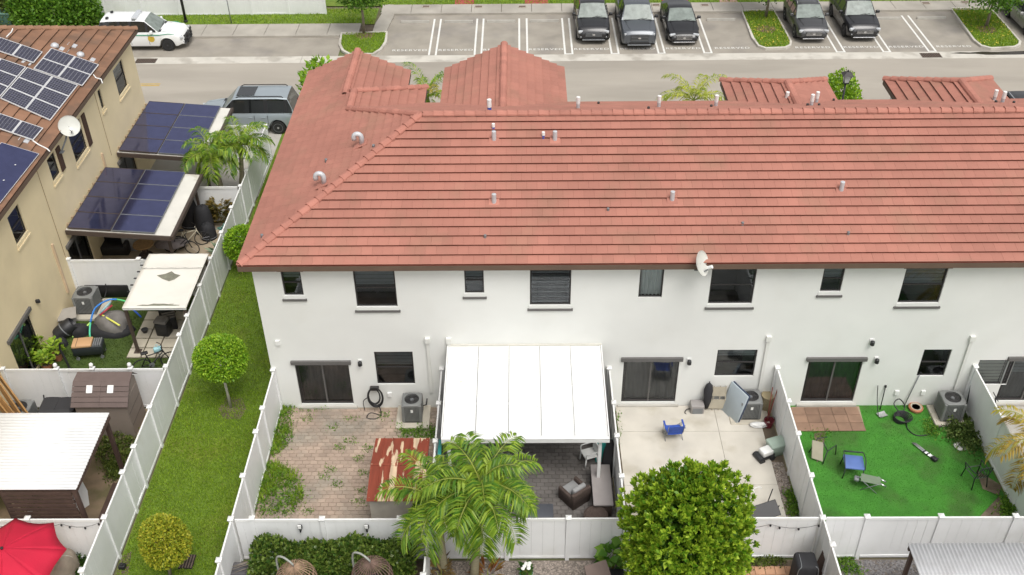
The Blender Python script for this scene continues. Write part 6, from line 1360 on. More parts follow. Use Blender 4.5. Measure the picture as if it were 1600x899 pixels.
# ---------------- behind the rear fence
q_ = at(376, 878, .68); t = T('storage_box', 376, 900, 'charcoal plastic storage box with ribbed lid by the lawn fence', 'storage box'); t.location = (q_.x-.02, q_.y-.36, 0); rb_(t, 'tub', mat('grey tub', (.35, .35, .36), .6), (0, 0, .28), (1.0, .62, .56), .03); rb_(t, 'lid', mat('charcoal lid', (.08, .075, .08), .55, var=.1), (0, 0, .62), (1.12, .72, .12), .03)
for k in range(4): bx_(t, 'lid_rib', mat('charcoal rib', (.1, .095, .1), .5), -.5, .5, -.27+k*.17, -.2+k*.17, .68, .692)
RATT = mat('dry rattan', (.3, .2, .13), .85, var=.3, vs_=14, island=.3)
def egg_chair(u, v, zc, label, dark=False):
    t = T('hanging_chair', u, v, label, 'hanging chair'); r, h = .58, 1.15; m = MB()
    for k in range(30):
        a = 2*math.pi*k/30; tb_ = [(r*math.sin(q)*math.cos(a), r*math.sin(q)*math.sin(a), .75+h*(1-(1-math.cos(q))*.52)) for q in [math.pi*.78*i/9 for i in range(10)]]; m.tube(tb_, .015, 4, False)
    for i in (2, 4, 6, 7, 8): q = math.pi*.78*i/9; rr = r*math.sin(q); m.tube([(rr*math.cos(a*.35), rr*math.sin(a*.35), .75+h*(1-(1-math.cos(q))*.52)) for a in range(19)], .01, 4, False)
    stuff(m.build('basket', RATT if not dark else mat('dark rattan', (.17, .11, .085), .85, island=.3), t))
    lump(t, 'cushion', mat('dark seat pad', (.03, .028, .028), .9), (0, 0, .72), (.4, .4, .45), 3, .06)
    tb(t, 'stand', mat('pale hook steel', (.32, .33, .3), .5), [(-.5, .3, 0), (-.55, .3, 1.4), (-.5, .26, 1.98), (-.3, .14, 2.16), (-.1, .03, 2.12), (0, 0, 2.0)], .03, 8); tb(t, 'chain', GREYM, [(0, 0, 1.88), (0, 0, 2.02)], .012)
    lt(t, 'base', GREYM, [(.5, 0), (.5, .03), (.03, .05)], (-.2, .25, 0), 20)
egg_chair(473, 952, 0, 'brown rattan hanging chair on a pale hook stand before the hedge'); egg_chair(588, 946, 0, 'dark rattan hanging chair beside the palm and hedge', True)
def plant(u, v, label, m, n=220, h=.5, r=.3, leaf=.2, pot=None, name='potted_plant', z=0., wr=.28, up=.6, flowers=None):
    t = T(name, u, v, label, 'plant', z=z); b = wloc(t); pz = 0
    if pot is not None: lt(t, 'pot', pot, [(.13, 0), (.19, .26), (.2, .3), (.17, .3), (.15, .24)]); lt(t, 'soil', DIRT, [(.15, .25), (.15, .26)]); pz = .26
    a = RNG.uniform(0, 6.28, n); q = RNG.random(n)**.5*r; P_ = np.stack([b.x+q*np.cos(a)*.7, b.y+q*np.sin(a)*.7, b.z+pz+h*RNG.uniform(.25, 1, n)], 1); D_ = np.stack([np.cos(a), np.sin(a), np.full(n, up)], 1)+RNG.normal(0, .3, (n, 3))
    sz = leaf*RNG.uniform(.6, 1.25, n); leaf_mesh('foliage', P_, D_, sz, sz*wr, m, t, roll=np.array([0, 0, 1.]))
    for k in range(4): bb = k*1.57; bark('stem', [(b.x, b.y, b.z+pz*.8), (b.x+r*.4*math.cos(bb), b.y+r*.4*math.sin(bb), b.z+pz+h*.7)], [.015, .008], STEM, t)
    if flowers:
        for k in range(7): f = MB(); c = (random.uniform(-r, r)*.6, random.uniform(-r, r)*.6, pz+h*random.uniform(.9, 1.15)); f.lathe([(.01, 0), (.05, .02), (.06, .05), (.02, .06)], c, 8); f.build('flower', flowers, t)
    return t
WHF = mat('white petals', (.8, .8, .76), .6)
plant(527, 884, 'white flowering plant in front of the hedge', MID, 160, .6, .3, .14, flowers=WHF); plant(512, 915, 'light green broad-leaved plant between the hanging chairs', LIME, 220, .55, .45, .26); plant(552, 925, 'yellow-green leafy plant beside the dark hanging chair', OLIVE, 160, .4, .35, .22)
BIGL = leafmat('big round leaves', (.05, .17, .015), (.2, .36, .04), .35); plant(957, 890, 'plant with large round bright leaves in the fence corner', BIGL, 42, .95, .42, .34, name='giant_leaf_plant', wr=.46, up=.35)
plant(822, 905, 'white orchid pot on the gravel below the palm', DEEP, 40, .3, .2, .18, pot=mat('green pot', (.05, .25, .16), .5), flowers=WHF); plant(690, 905, 'dry brown-leaved plant at the foot of the palm', leafmat('dry leaves', (.16, .1, .04), (.35, .25, .1)), 60, .6, .35, .35, wr=.12)
plant(762, 905, 'reddish strap-leaved plant beside the palm trunk', leafmat('red green straps', (.25, .06, .02), (.3, .2, .04)), 46, .35, .45, .4, wr=.1); plant(1006, 905, 'small plant with pink flowers under the big tree', DEEP, 140, .5, .3, .14, flowers=mat('pink petals', (.6, .06, .14), .6))
t = T('lounge_chair', 936, 925, 'taupe fabric lounge chair beside the black box', 'lounge chair', 20); MB().slab([(-.4, -.2, .5), (.35, -.2, .5), (.3, .3, .98), (-.38, .28, 1.0)], (0, -.6, .8), .05).build('backrest', mat('taupe sling', (.2, .15, .13), .85), t); rb_(t, 'seat', mat('taupe sling'+' seat', (.2, .15, .13), .85), (0, -.45, .42), (.75, .6, .06), .02)
for a in (-.36, .33):
    for b in (-.7, .2): bx_(t, 'leg', BLACK, a-.02, a+.02, b-.02, b+.02, 0, .5)
t = T('deck_box', 958, 920, 'black deck box below the big round leaves', 'box'); rb_(t, 'tub', BLACK, (0, 0, .25), (.75, .5, .5), .03); rb_(t, 'lid', TRIMB, (0, 0, .53), (.8, .55, .07), .02)
t = T('covered_grill', 1251, 912, 'barbecue under a fitted black cover with pale piping', 'grill'); rb_(t, 'cover', COVER, (0, 0, .55), (.62, .62, 1.1), .1); tb(t, 'piping', GREYM, [(-.3, -.32, .05), (-.29, -.31, .95), (-.2, -.24, 1.1), (-.18, .2, 1.1)], .012); tb(t, 'piping', GREYM, [(.3, -.32, .05), (.29, -.31, .95), (.2, -.24, 1.1)], .012)
t = T('stacked_boards', 1276, 905, 'thin brown boards leaning on the fence beside the covered grill', 'boards')
for k in range(3): MB().cbox((.06*k, 0, .5), (.02, .5, 1.0), RY_(8)).build('board', DKWOOD, t)
def corrugated(name, x0, x1, y0, y1, z0, z1, label, m, pitch=.11, along='Y', edge=None):
    t = thing(name, (x0, y0, 0), label, 'canopy'); n = int((x1-x0)/pitch*6) if along == 'Y' else int((y1-y0)/pitch*6); P_ = []
    for i in range(n+1):
        s = i/n; w_ = .016*math.sin(2*math.pi*s*n/6)
        P_.append([(x0+(x1-x0)*s, y0, z0+w_), (x0+(x1-x0)*s, y1, z1+w_)] if along == 'Y' else [(x0, y0+(y1-y0)*s, z0+(z1-z0)*s+w_), (x1, y0+(y1-y0)*s, z0+(z1-z0)*s+w_)])
    MB().grid(P_).build('corrugated_sheet', m, t, world=True, smooth=True, solid=.004); return t
CORR = mat('white corrugated sheet', (.72, .72, .71), .5, var=.05, col2=(.55, .54, .52), c2s=.9, c2lo=.62, c2hi=.8); a, b = at(1418, 850, 2.3), at(1640, 850, 2.3)
t = corrugated('corrugated_canopy', a.x, b.x+1, 15.2, a.y, 2.25, 2.32, 'white corrugated canopy over the gravel yard', mat('greyed corrugated sheet', (.62, .62, .63), .5, var=.08, col2=(.45, .43, .43), c2s=.9, c2lo=.55, c2hi=.8))
for x_ in (a.x+.1, b.x): MB().box(x_-.05, x_+.05, a.y-.25, a.y-.15, 0, 2.25).build('post', DKWOOD, t, world=True)
MB().box(a.x+.02, b.x+.9, a.y-.12, a.y-.04, 2.13, 2.28).build('beam', DKWOOD, t, world=True)
def string_lights(pts, label, n=5):
    t = thing('string_lights', pts[0], label, 'string lights'); o = Vector(pts[0]); cur = []
    for i in range(len(pts)-1):
        a, b = Vector(pts[i])-o, Vector(pts[i+1])-o
        for k in range(n+1): s = k/n; cur.append(a.lerp(b, s)+Vector((0, 0, -.16*4*s*(1-s))))
    tb(t, 'cord', BLACK, cur, .008, 4)
    for q in cur[1::2]: lt(t, 'bulb', BLACK, [(.012, -.1), (.035, -.06), (.022, -.02), (.01, 0)], q, 8)
string_lights([(5.6, YB-.07, 1.6), (7.2, YB-.07, 1.62), (8.6, YB-.07, 1.6)], 'sagging string lights on the fence behind the covered grill')
string_lights([(-16.4, 19.55, 1.72), (-14.8, 19.55, 1.72), (-13.4, 19.55, 1.72), (-12.3, 19.55, 1.75)], 'sagging string lights on the fence beside the red parasol')
# ---------------- yards of the cream house
t = thing('wood_pergola', (-14.5, 21.5, 0), 'dark wood pergola with white corrugated roof and slatted side', 'pergola')
cx0, cx1, cy0, cy1, cz0, cz1 = -17.3, -12.95, 20.15, 23.25, 2.52, 2.6; n = 150
MB().grid([[(cx0, cy0+(cy1-cy0)*i/n, cz0+(cz1-cz0)*i/n+.014*math.sin(i*1.05)), (cx1, cy0+(cy1-cy0)*i/n, cz0+(cz1-cz0)*i/n+.014*math.sin(i*1.05))] for i in range(n+1)]).build('corrugated_sheet', CORR, t, world=True, smooth=True, solid=.004)
for x_, y_ in ((cx1-.12, cy0+.1), (cx1-.12, cy1-.15), (-15.2, cy0+.1), (-15.2, cy1-.15)): MB().box(x_-.06, x_+.06, y_-.06, y_+.06, 0, 2.44).build('post', DKWOOD, t, world=True)
for y_ in (cy0+.1, (cy0+cy1)/2, cy1-.15): MB().box(cx0, cx1-.02, y_-.04, y_+.04, 2.36, 2.49).build('beam', DKWOOD, t, world=True)
MB().box(cx1-.05, cx1-.0, cy0+.02, cy1-.02, 2.38, 2.5).build('edge_board', DKWOOD, t, world=True)
for k in range(13): MB().box(-15.2, cx1-.2, cy0+.02, cy0+.05, .2+k*.17, .32+k*.17).build('slat', DKWOOD, t, world=True)
dk_ = thing('wood_deck', (-12.7, 21.5, 0), 'strip of brown deck boards beside the long fence', 'deck')
for k in range(5): bx = -13.25+k*.2; MB().box(bx, bx+.185, 20.0, 22.6, .02, .1).build('plank', DKWOOD, dk_, world=True)
t = T('white_sign', 135, 792, 'white board with handle standing against the pergola post', 'board', z=.1); MB().prism([(-.25, 0), (.1, -.0), (.25, .45), (.25, .8), (-.1, .75), (-.3, .4)], -.015, .015, RZ_(50) @ RX_(70)).build('board', WHITEP, t); tb(t, 'handle', BLACK, [(-.1, -.05, .3), (-.2, -.15, .4), (-.15, -.1, .55)], .012)
# plastic shed
t = thing('plastic_shed', (-14.05, 25.3, 0), 'brown plastic garden shed with two small skylights in its roof', 'shed'); hx0_, hx1_, hy0, hy1 = -14.95, -13.1, 24.72, 26.0
MB().box(hx0_+.06, hx1_-.06, hy0+.05, hy1-.05, 0, 1.5).build('wall', TAUPE, t, world=True)
prof = [(hy0-.05, 1.45), (hy0+.62, 2.02), (hy1-.25, 2.08), (hy1+.03, 1.75)]
g_ = MB(); 
for x_ in (hx1_-.08, hx0_+.05): g_.slab([(x_, hy0+.03, 1.5), (x_, hy1-.03, 1.5), (x_, hy1-.03, 1.74), (x_, hy1-.28, 2.04), (x_, hy0+.62, 1.98)], (1, 0, 0), .03)
g_.build('gable', TAUPE, t, world=True)
for r_ in range(5):
    for c_ in range(2):
        s0, s1 = r_/5, (r_+1)/5; ya, yb = prof[0][0]+(prof[1][0]-prof[0][0])*s0, prof[0][0]+(prof[1][0]-prof[0][0])*s1; za, zb_ = prof[0][1]+(prof[1][1]-prof[0][1])*s0, prof[0][1]+(prof[1][1]-prof[0][1])*s1
        xa, xb = hx0_-.03+(hx1_-hx0_+.06)*c_/2, hx0_-.03+(hx1_-hx0_+.06)*(c_+1)/2; MB().slab([(xa, ya, za+.03), (xb-.006, ya, za+.03), (xb-.006, yb, zb_+.012), (xa, yb, zb_+.012)], (0, -.65, .76), .03).build('roof_panel', PLUM, t, world=True)
MB().slab([(hx0_-.03, prof[1][0], 2.035), (hx1_+.03, prof[1][0], 2.035), (hx1_-.0, prof[2][0], 2.095), (hx0_, prof[2][0], 2.095)], (0, 0, 1), .03).build('roof_top', PLUM, t, world=True); MB().slab([(hx0_-.0, prof[2][0], 2.09), (hx1_, prof[2][0], 2.09), (hx1_+.02, prof[3][0], 1.76), (hx0_-.02, prof[3][0], 1.76)], (0, .7, .7), .008).build('roof_back', PLUM, t, world=True)
for fx in (.3, .68): x_ = hx0_+(hx1_-hx0_)*fx; y_ = prof[0][0]+.45; z_ = prof[0][1]+.45*.85+.02; MB().slab([(x_-.1, y_-.1, z_-.05), (x_+.1, y_-.1, z_-.05), (x_+.1, y_+.1, z_+.12), (x_-.1, y_+.1, z_+.12)], (0, -.65, .76), .02).build('skylight', WHITEP, t, world=True)
m = MB()
for zz in (.5, 1.0): m.box(hx1_-.055, hx1_-.05, hy0+.1, hy1-.1, zz, zz+.02)
m.build('wall_groove', mat('shed groove', (.12, .1, .085), .8), t, world=True)
# lumber leaning on the cross fence
t = thing('lumber', (-17.2, 24.4, 0), 'long brown lumber planks leaning against the cream wall', 'lumber')
for k in range(7):
    a = Vector((-16.35-.11*k, 24.75-.12*k+random.uniform(-.1, .1), .05)); b = Vector((-17.7, 25.6-.3*k+random.uniform(-.1, .1), 2.6+random.uniform(-.3, .5))); d = (b-a); q = d.to_track_quat('Z', 'Y').to_matrix().to_4x4(); mm = MB(); mm.tm = Matrix.Translation(a) @ q @ RZ_(random.uniform(-15, 15)); mm.box(-.025, .025, -.13, .13, 0, d.length); mm.build('plank', WOOD, t, world=True)
for u, lab in ((77, 'black wheeled bin with sloped lid beside the lumber'), (101, 'black wheeled bin with open lid next to the brown shed')):
    p = at(u, 636, 1.0); t = thing('wheeled_bin', (p.x, p.y, 0), lab, 'bin'); MB().add([(-.25, -.28, .05), (.25, -.28, .05), (.25, .28, .05), (-.25, .28, .05), (-.31, -.36, .95), (.31, -.36, .95), (.31, .36, .95), (-.31, .36, .95)], [(3, 2, 1, 0), (4, 5, 6, 7), (0, 1, 5, 4), (1, 2, 6, 5), (2, 3, 7, 6), (3, 0, 4, 7)]).build('tub', BLACK, t); MB().add([(-.33, -.4, .96), (.33, -.4, .96), (.33, .38, 1.02), (-.33, .38, 1.02), (-.24, -.2, 1.07), (.24, -.2, 1.07), (.26, .34, 1.1), (-.26, .34, 1.1)], [(0, 1, 5, 4), (1, 2, 6, 5), (2, 3, 7, 6), (3, 0, 4, 7), (4, 5, 6, 7)]).build('lid', mat('matt black lid', (.03, .03, .033), .7), t)
    for s in (-1, 1): lt(t, 'wheel', BLACK, [(.04, -.03), (.1, -.03), (.1, .03), (.04, .03)], (s*.24, .3, .1), 12, RY_(90))
    tb(t, 'handle', BLACK, [(-.25, .36, .98), (-.25, .43, 1.02), (.25, .43, 1.02), (.25, .36, .98)], .018)
# fabric gazebo
t = thing('fabric_gazebo', (-13.3, 30.8, 0), 'torn white fabric gazebo canopy on dark posts', 'gazebo'); gx0, gx1, gy0, gy1, gz = -14.45, -12.12, 29.08, 32.5, 2.2
CANV = mat('white canvas', (.74, .71, .64), .85, var=.06, vs_=1.5, col2=(.3, .29, .22), c2s=1.1, c2lo=.66, c2hi=.72, stretch=(1, 1.6, 1)); NX, NY = 14, 20
def gzz(x, y, ya, yb): return gz-.05*math.sin(math.pi*(x-gx0)/(gx1-gx0))*math.sin(math.pi*(y-ya)/(yb-ya))+.012
for r_ in range(2):
    ya, yb = (gy0, 31.55) if r_ == 0 else (31.57, gy1); MB().grid([[(gx0+(gx1-gx0)*i/NX, ya+(yb-ya)*j/NY, gz-.05*math.sin(math.pi*i/NX)*math.sin(math.pi*j/NY)+.006*math.sin(i*2.1+j)) for i in range(NX+1)] for j in range(NY+1)]).build('canopy', CANV, t, world=True, smooth=True, solid=.006)
MB().add([(x, y, gzz(x, y, gy0, 31.55)) for x, y in ((-13.5, 30.9), (-13.2, 30.75), (-13.02, 30.85), (-12.85, 31.1), (-13.1, 31.2), (-13.25, 31.35), (-13.45, 31.2), (-13.75, 31.1))], [tuple(range(8))]).build('torn_patch', mat('mildewed canvas', (.2, .2, .15), .9, var=.3, vs_=8), t, world=True)
m = MB(); m.grid([[(gx0+.5+1.55*i/8, gy0+.14+.17*j*(.4+.6*abs(math.sin(i*1.7)))*(1-abs(i-4)/5), gzz(gx0+.5+1.55*i/8, gy0+.2, gy0, 31.55)) for i in range(9)] for j in range(2)]); m.build('mildew_band', mat('mildewed canvas', (.2, .2, .15), .9), t, world=True)
for x_, y_ in ((gx0+.06, gy0+.12), (gx0+.06, gy1-.15), (gx1-.1, gy0+.12), (gx1-.1, gy1-.15)): MB().box(x_-.05, x_+.05, y_-.05, y_+.05, 0, gz-.06).build('post', BRBEAM, t, world=True); MB().box(x_-.13, x_+.13, y_-.13, y_+.13, .045, .06).build('foot_plate', BRBEAM, t, world=True)
for y_ in (gy0+.06, gy1-.09): MB().box(gx0, gx1-.02, y_-.03, y_+.03, gz-.11, gz-.03).build('rail', WHITEP, t, world=True)
for x_ in (gx0+.03, gx1-.05): MB().box(x_-.03, x_+.03, gy0+.1, gy1-.13, gz-.12, gz-.03).build('rail', BRBEAM, t, world=True)
for k in range(6): MB().box(gx0-.14, gx0-.02, 30.1+k*.42, 30.15+k*.42, gz-.06, gz-.03).build('clip', BLACK, t, world=True)
# concrete slabs on the synthetic grass
pv_ = sheet('slab_patio', rect(-14.75, -12.55, 28.85, 31.7), mat('slab sand', (.12, .1, .07), .9), .01); SL2 = mat('tan slab', (.46, .42, .34), .85, var=.1, objrand=.1)
for i in range(4):
    for j in range(5): o = MB().box(0, .5, 0, .5, 0, .035).build('slab', SL2, pv_); o.location = (-14.72+i*.555, 28.88+j*.56, .012); o.rotation_euler.z = random.gauss(0, .012)
t = T('soil_pot', 227, 519, 'small dark round pot on the tan slabs', 'pot', z=.05); lt(t, 'pot', BLACK, [(.09, 0), (.13, .12), (.13, .14), (.1, .13)]); lt(t, 'soil', DIRT, [(.105, .12), (.105, .125)])
t = T('covered_trampoline', 175, 515, 'grey cover heaped over folded play gear with coloured tubes', 'cover'); lump(t, 'cover', GREYC, (.05, .1, 0), (.75, .55, .62), 5, .22); lump(t, 'dark_skirt', COVER, (.0, .0, 0), (.85, .62, .3), 9, .18)
for cc, pts in (((.03, .2, .6), [(-.75, .0, .35), (-.62, .45, .7), (-.2, .75, .85), (.15, .8, .85)]), ((.1, .55, .2), [(.15, .8, .85), (.55, .75, .75), (.8, .5, .6)]), ((.02, .1, .5), [(.8, .5, .6), (1.15, .25, .4)]), ((.75, .75, .15), [(-.25, .1, .62), (.2, -.25, .66), (.6, -.5, .6)]), ((.3, .5, .55), [(-.4, .25, .6), (-.05, .65, .85)]), ((.4, .04, .06), [(-.35, .1, .62), (.05, .5, .8)]), ((.45, .7, .15), [(-.75, .0, .35), (-1.1, -.35, .1), (-1.35, -.5, .05)]), ((.1, .6, .35), [(-.75, .0, .35), (-.7, -.4, .12), (-.5, -.75, .04), (.1, -1.1, .03)])): tb(t, 'foam_tube', mat('foam %.2f%.2f' % cc[:2], cc, .6), pts, .035, 8)
t = T('black_barrel', 105, 525, 'black barrel lying on its side under the cream wall', 'barrel', 30); lt(t, 'drum', BLACK, [(.2, -.4), (.28, -.36), (.31, 0), (.28, .36), (.24, .4), (.2, .3)], (0, 0, .32), 20, RY_(62)); lt(t, 'hoop', GREYM, [(.3, -.02), (.32, -.02), (.32, .02), (.3, .02)], (0, 0, .32), 20, RY_(62)); lump(t, 'bag', COVER, (.5, -.12, 0), (.35, .3, .38), 8, .2); lump(t, 'bag', COVER, (-.35, -.4, 0), (.3, .28, .3), 11, .2)
t = T('grey_bin', 110, 506, 'grey plastic tub tipped beside the air conditioner', 'tub', 20); MB().add([(-.22, -.22, .1), (.22, -.26, .06), (.24, .2, .1), (-.2, .22, .14), (-.3, -.3, .5), (.3, -.34, .46), (.32, .28, .5), (-.28, .3, .54)], [(3, 2, 1, 0), (0, 1, 5, 4), (1, 2, 6, 5), (2, 3, 7, 6), (3, 0, 4, 7)]).build('tub', mat('grey tub plastic', (.3, .29, .27), .6), t, solid=.02); MB().box(-.34, .34, -.36, .34, .5, .53, RX_(3)).build('lid', mat('grey tub lid', (.33, .31, .28), .6), t)
t = T('grill_cart', 143, 556, 'black barbecue cart with tan lid on small wheels', 'grill', 8); rb_(t, 'firebox', mat('charcoal enamel', (.03, .035, .04), .4), (0, 0, .42), (1.1, .5, .4), .05); rb_(t, 'lid', mat('tan lid enamel', (.55, .33, .17), .5, var=.08), (-.17, 0, .66), (.72, .52, .12), .05)
bx_(t, 'lid_seam', TRIMB, -.36, -.345, -.25, .25, .62, .726)
for k in range(4): bx_(t, 'grate_bar', GREYM, .22+.08*k, .27+.08*k, -.22, .22, .62, .66)
for a in (-.42, .45):
    for b in (-.2, .2): lt(t, 'caster', GREYM, [(.03, -.02), (.07, -.02), (.07, .02), (.03, .02)], (a, b, .07), 10, RX_(90)); bx_(t, 'leg', GREYM, a-.02, a+.02, b-.02, b+.02, .1, .26)
POTB = mat('black pot', (.03, .03, .03), .6); LEMON = leafmat('lemon leaves', (.16, .3, .02), (.42, .55, .06), .4)
for u, v, h, lab, pt in ((62, 560, .75, 'tall lemon-green potted plant by the glass door', POTB), (50, 578, .6, 'lemon-green plant beside the door threshold', POTB), (92, 562, .55, 'lemon-green plant in a terracotta pot near the barbecue cart', TERRA), (76, 578, .5, 'low lemon-green plant behind the cross fence', TERRA)): plant(u, v, lab, LEMON, 130, h, .34, .17, pot=pt, wr=.4)
t = T('bent_pipe', 107, 575, 'bent black pipe sticking up by the cross fence', 'pipe'); tb(t, 'pipe', BLACK, [(.1, -.1, 0), (.0, .0, .4), (-.12, .1, .8), (-.08, .12, 1.05), (.05, .1, 1.1)], .04, 8); lt(t, 'flange', BLACK, [(.09, 0), (.09, .02)], (.1, -.1, 0))
t = T('long_planter', 172, 462, 'long black trough planter below the cross fence', 'planter'); rb_(t, 'trough', BLACK, (0, .1, .3), (1.75, .45, .6), .04); bx_(t, 'soil', DIRT, -.8, .8, -.08, .28, .6, .612)
def bicycle(u, v, rz, label, m, z=0.):
    t = T('bicycle', u, v, label, 'bicycle', rz)
    for x_ in (-.5, .5):
        w_ = MB().tube([(x_+.32*math.cos(a*math.pi/12), 0, .34+.32*math.sin(a*math.pi/12)) for a in range(25)], .022, 6, False).build('wheel', TYRE, t); sp = MB()
        for k in range(8): sp.tube([(x_, 0, .34), (x_+.31*math.cos(k*.785), 0, .34+.31*math.sin(k*.785))], .004, 3)
        sp.build('spokes', CHROME, w_)
    for pts in ([(-.5, 0, .34), (-.15, 0, .32), (.35, 0, .78)], [(-.5, 0, .34), (-.25, 0, .75), (.33, 0, .8)], [(-.15, 0, .32), (-.28, 0, .88)], [(.5, 0, .34), (.36, 0, .72), (.3, 0, .98)]): tb(t, 'frame_tube', m, pts, .022)
    tb(t, 'handlebar', BLACK, [(.2, -.3, 1.02), (.32, -.15, 1.0), (.32, .15, 1.0), (.2, .3, 1.02)], .016); rb_(t, 'saddle', BLACK, (-.3, 0, .92), (.26, .15, .06), .03); lt(t, 'chainring', GREYM, [(.03, -.01), (.1, -.01), (.1, .01), (.03, .01)], (-.15, -.04, .32), 14, RX_(90))
    for s in (-1, 1): tb(t, 'pedal', BLACK, [(-.15, s*.05, .32), (-.15+s*.14, s*.1, .28), (-.15+s*.14, s*.2, .28)], .014)
bicycle(300, 386, 20, 'pale framed bicycle with white fork on the tan concrete', mat('cream frame', (.6, .55, .42), .4)); bicycle(285, 396, -8, 'dark bicycle standing beside the pale bicycle', BLACK); bicycle(247, 578, 25, 'black bicycle with pale blue bag by the cross fence', BLACK)
t = T('bike_bag', 252, 566, 'pale blue bag hanging on the black bicycle', 'bag', z=.0); rb_(t, 'bag', mat('pale blue cloth', (.35, .6, .65), .7), (0, 0, .62), (.3, .16, .2), .05, RZ_(25)); tb(t, 'strap', mat('pale blue cloth', (.35, .6, .65), .7), [(-.1, 0, .7), (0, 0, .86), (.1, 0, .7)], .012); tb(t, 'leg_stand', BLACK, [(0, 0, 0), (0, 0, .55)], .012)
for u, v, h, rad, lab in ((322, 362, 1.35, (.42, .36), 'tall black covered grill beside the cross fence'), (300, 352, 1.5, (.45, .4), 'tall black covered rack under the patio edge'), (327, 372, .75, (.35, .3), 'low black covered drum in front of the covered grill')):
    t = T('covered_barrel', u, v, lab, 'covered grill'); lump(t, 'cover', COVER, (0, 0, 0), (*rad, h), int(u), .06); tb(t, 'drawstring', GREYM, [(rad[0]*1.02*math.cos(a*.5), rad[1]*1.02*math.sin(a*.5), .12) for a in range(14)], .012)
plant(350, 350, 'dark red-green croton growing beside the long fence', leafmat('croton', (.06, .07, .015), (.3, .2, .05)), 420, 1.2, .6, .24); plant(346, 398, 'spiky grey-green agave by the fence', leafmat('agave', (.1, .17, .1), (.28, .36, .24)), 34, .15, .3, .5, wr=.1, up=.9); plant(358, 372, 'small blue-green plant between croton and fence', leafmat('bluegreen', (.08, .2, .16), (.2, .4, .35)), 90, .5, .3, .25)
t = T('shade_cushion', 270, 392, 'grey striped parasol cloth lying over a chair', 'cloth'); MB().grid([[(.7*math.cos(a)*k, .5*math.sin(a)*k, .75-.35*k+.04*math.sin(a*6)*k) for k in (.05, .5, 1)] for a in [i*2*math.pi/18 for i in range(19)]]).build('cloth', mat('mauve grey cloth', (.24, .21, .21), .9, var=.2, vs_=6), t, solid=.01, smooth=True); tb(t, 'pole', GREYM, [(0, 0, 0), (0, 0, .8)], .02)
t = T('wicker_table', 228, 398, 'tan round wicker table under the solar patio roof', 'table'); lt(t, 'table_top', mat('tan wicker', (.36, .22, .1), .8, var=.3, vs_=15), [(.42, .5), (.44, .53), (.42, .56)], seg=20); lt(t, 'pedestal', WICK, [(.3, 0), (.12, .1), (.1, .5)])
t = T('patio_fridge', 207, 388, 'pale grey box freezer in the shade of the patio roof', 'freezer'); rb_(t, 'case', mat('freezer grey', (.4, .4, .39), .5), (0, 0, .42), (.55, .5, .82), .03); rb_(t, 'lid', mat('freezer lid', (.46, .46, .45), .5), (0, 0, .87), (.57, .52, .07), .02)
t = T('dark_sofa', 178, 392, 'black sofa in the shade under the solar patio roof', 'sofa'); rb_(t, 'seat', BLACK, (0, 0, .2), (1.5, .75, .4), .06); rb_(t, 'backrest', BLACK, (0, .34, .5), (1.5, .2, .6), .06)
for s in (-1, 1): rb_(t, 'armrest', BLACK, (s*.7, 0, .35), (.18, .75, .5), .05)
for k in range(4):
    u, v = ((262, 496), (268, 512), (258, 522), (270, 478))[k]; t = T('fence_clutter', u, v, ('black barbecue with open lid beside the long fence', 'black crate below the long fence', 'dark cushion stack beside the gazebo slabs', 'black folded camp chair under the gazebo')[k], ('grill', 'crate', 'cushions', 'folding chair')[k], z=.0, rz=(5, 20, -10, 35)[k])
    rb_(t, 'body', BLACK, (0, 0, .3), (.5, .42, .6), .06)
    if k == 0: lt(t, 'rack', mat('grill grey', (.16, .16, .17), .5), [(.22, .61), (.24, .64), (.2, .66)]); rb_(t, 'lid', GREYC, (0, .26, .72), (.46, .06, .35), .03)
    elif k == 1:
        for q in range(3): bx_(t, 'slat', GREYC, -.24, .24, -.2+q*.15, -.12+q*.15, .6, .63)
    elif k == 2: rb_(t, 'cushion', GREYC, (0, 0, .68), (.5, .42, .12), .05)
    else:
        for s in (-1, 1): tb(t, 'rail', GREYM, [(s*.2, -.25, .0), (s*.2, .25, .95)], .016)
# red parasol
pp = at(10, 885, 0); c = at(8, 868, 2.35); t = thing('garden_parasol', (c.x, c.y, 0), 'crimson octagonal garden parasol over the corner of the yard', 'parasol'); R_ = 1.55
for k in range(8):
    a0, a1 = k*math.pi/4+.25, (k+1)*math.pi/4+.25; P_ = []
    for i in range(6):
        s = i/5; row_ = []
        for j in range(7):
            q = j/6; a = a0+(a1-a0)*q; rr = R_*s*(1-.13*4*q*(1-q)*s); row_.append((rr*math.cos(a), rr*math.sin(a), 2.62-.5*s**1.25-.035*4*q*(1-q)*s))
        P_.append(row_)
    MB().grid(P_).build('canopy_panel', RED_, t, smooth=True, solid=.006)
    tb(t, 'rib', BLACK, [(0, 0, 2.58), (R_*.5*math.cos(a0), R_*.5*math.sin(a0), 2.36), (R_*.99*math.cos(a0), R_*.99*math.sin(a0), 2.09)], .012)
tb(t, 'pole', GREYM, [(0, 0, 0), (0, 0, 2.65)], .025, 8); lt(t, 'base', BLACK, [(.28, 0), (.28, .06), (.04, .12)], seg=20); lt(t, 'finial', BLACK, [(.03, 2.62), (.045, 2.67), (.01, 2.72)], seg=10)
t = T('covered_motorbike', 98, 899, 'beige-grey cover draped over a seat beside the red parasol', 'cover'); lump(t, 'cover', mat('beige cover', (.33, .28, .22), .9, var=.25, vs_=4, bump=.8, bs=10), (0, 0, 0), (.5, .75, .8), 17, .16); tb(t, 'strap', mat('beige strap', (.5, .46, .4), .8), [(-.4, -.5, .1), (-.3, -.2, .75), (.3, .1, .78), (.45, .3, .1)], .018)
t = T('tool_pile', 22, 800, 'pale wooden tool handle lying in the leaf litter', 'tool', z=.02)
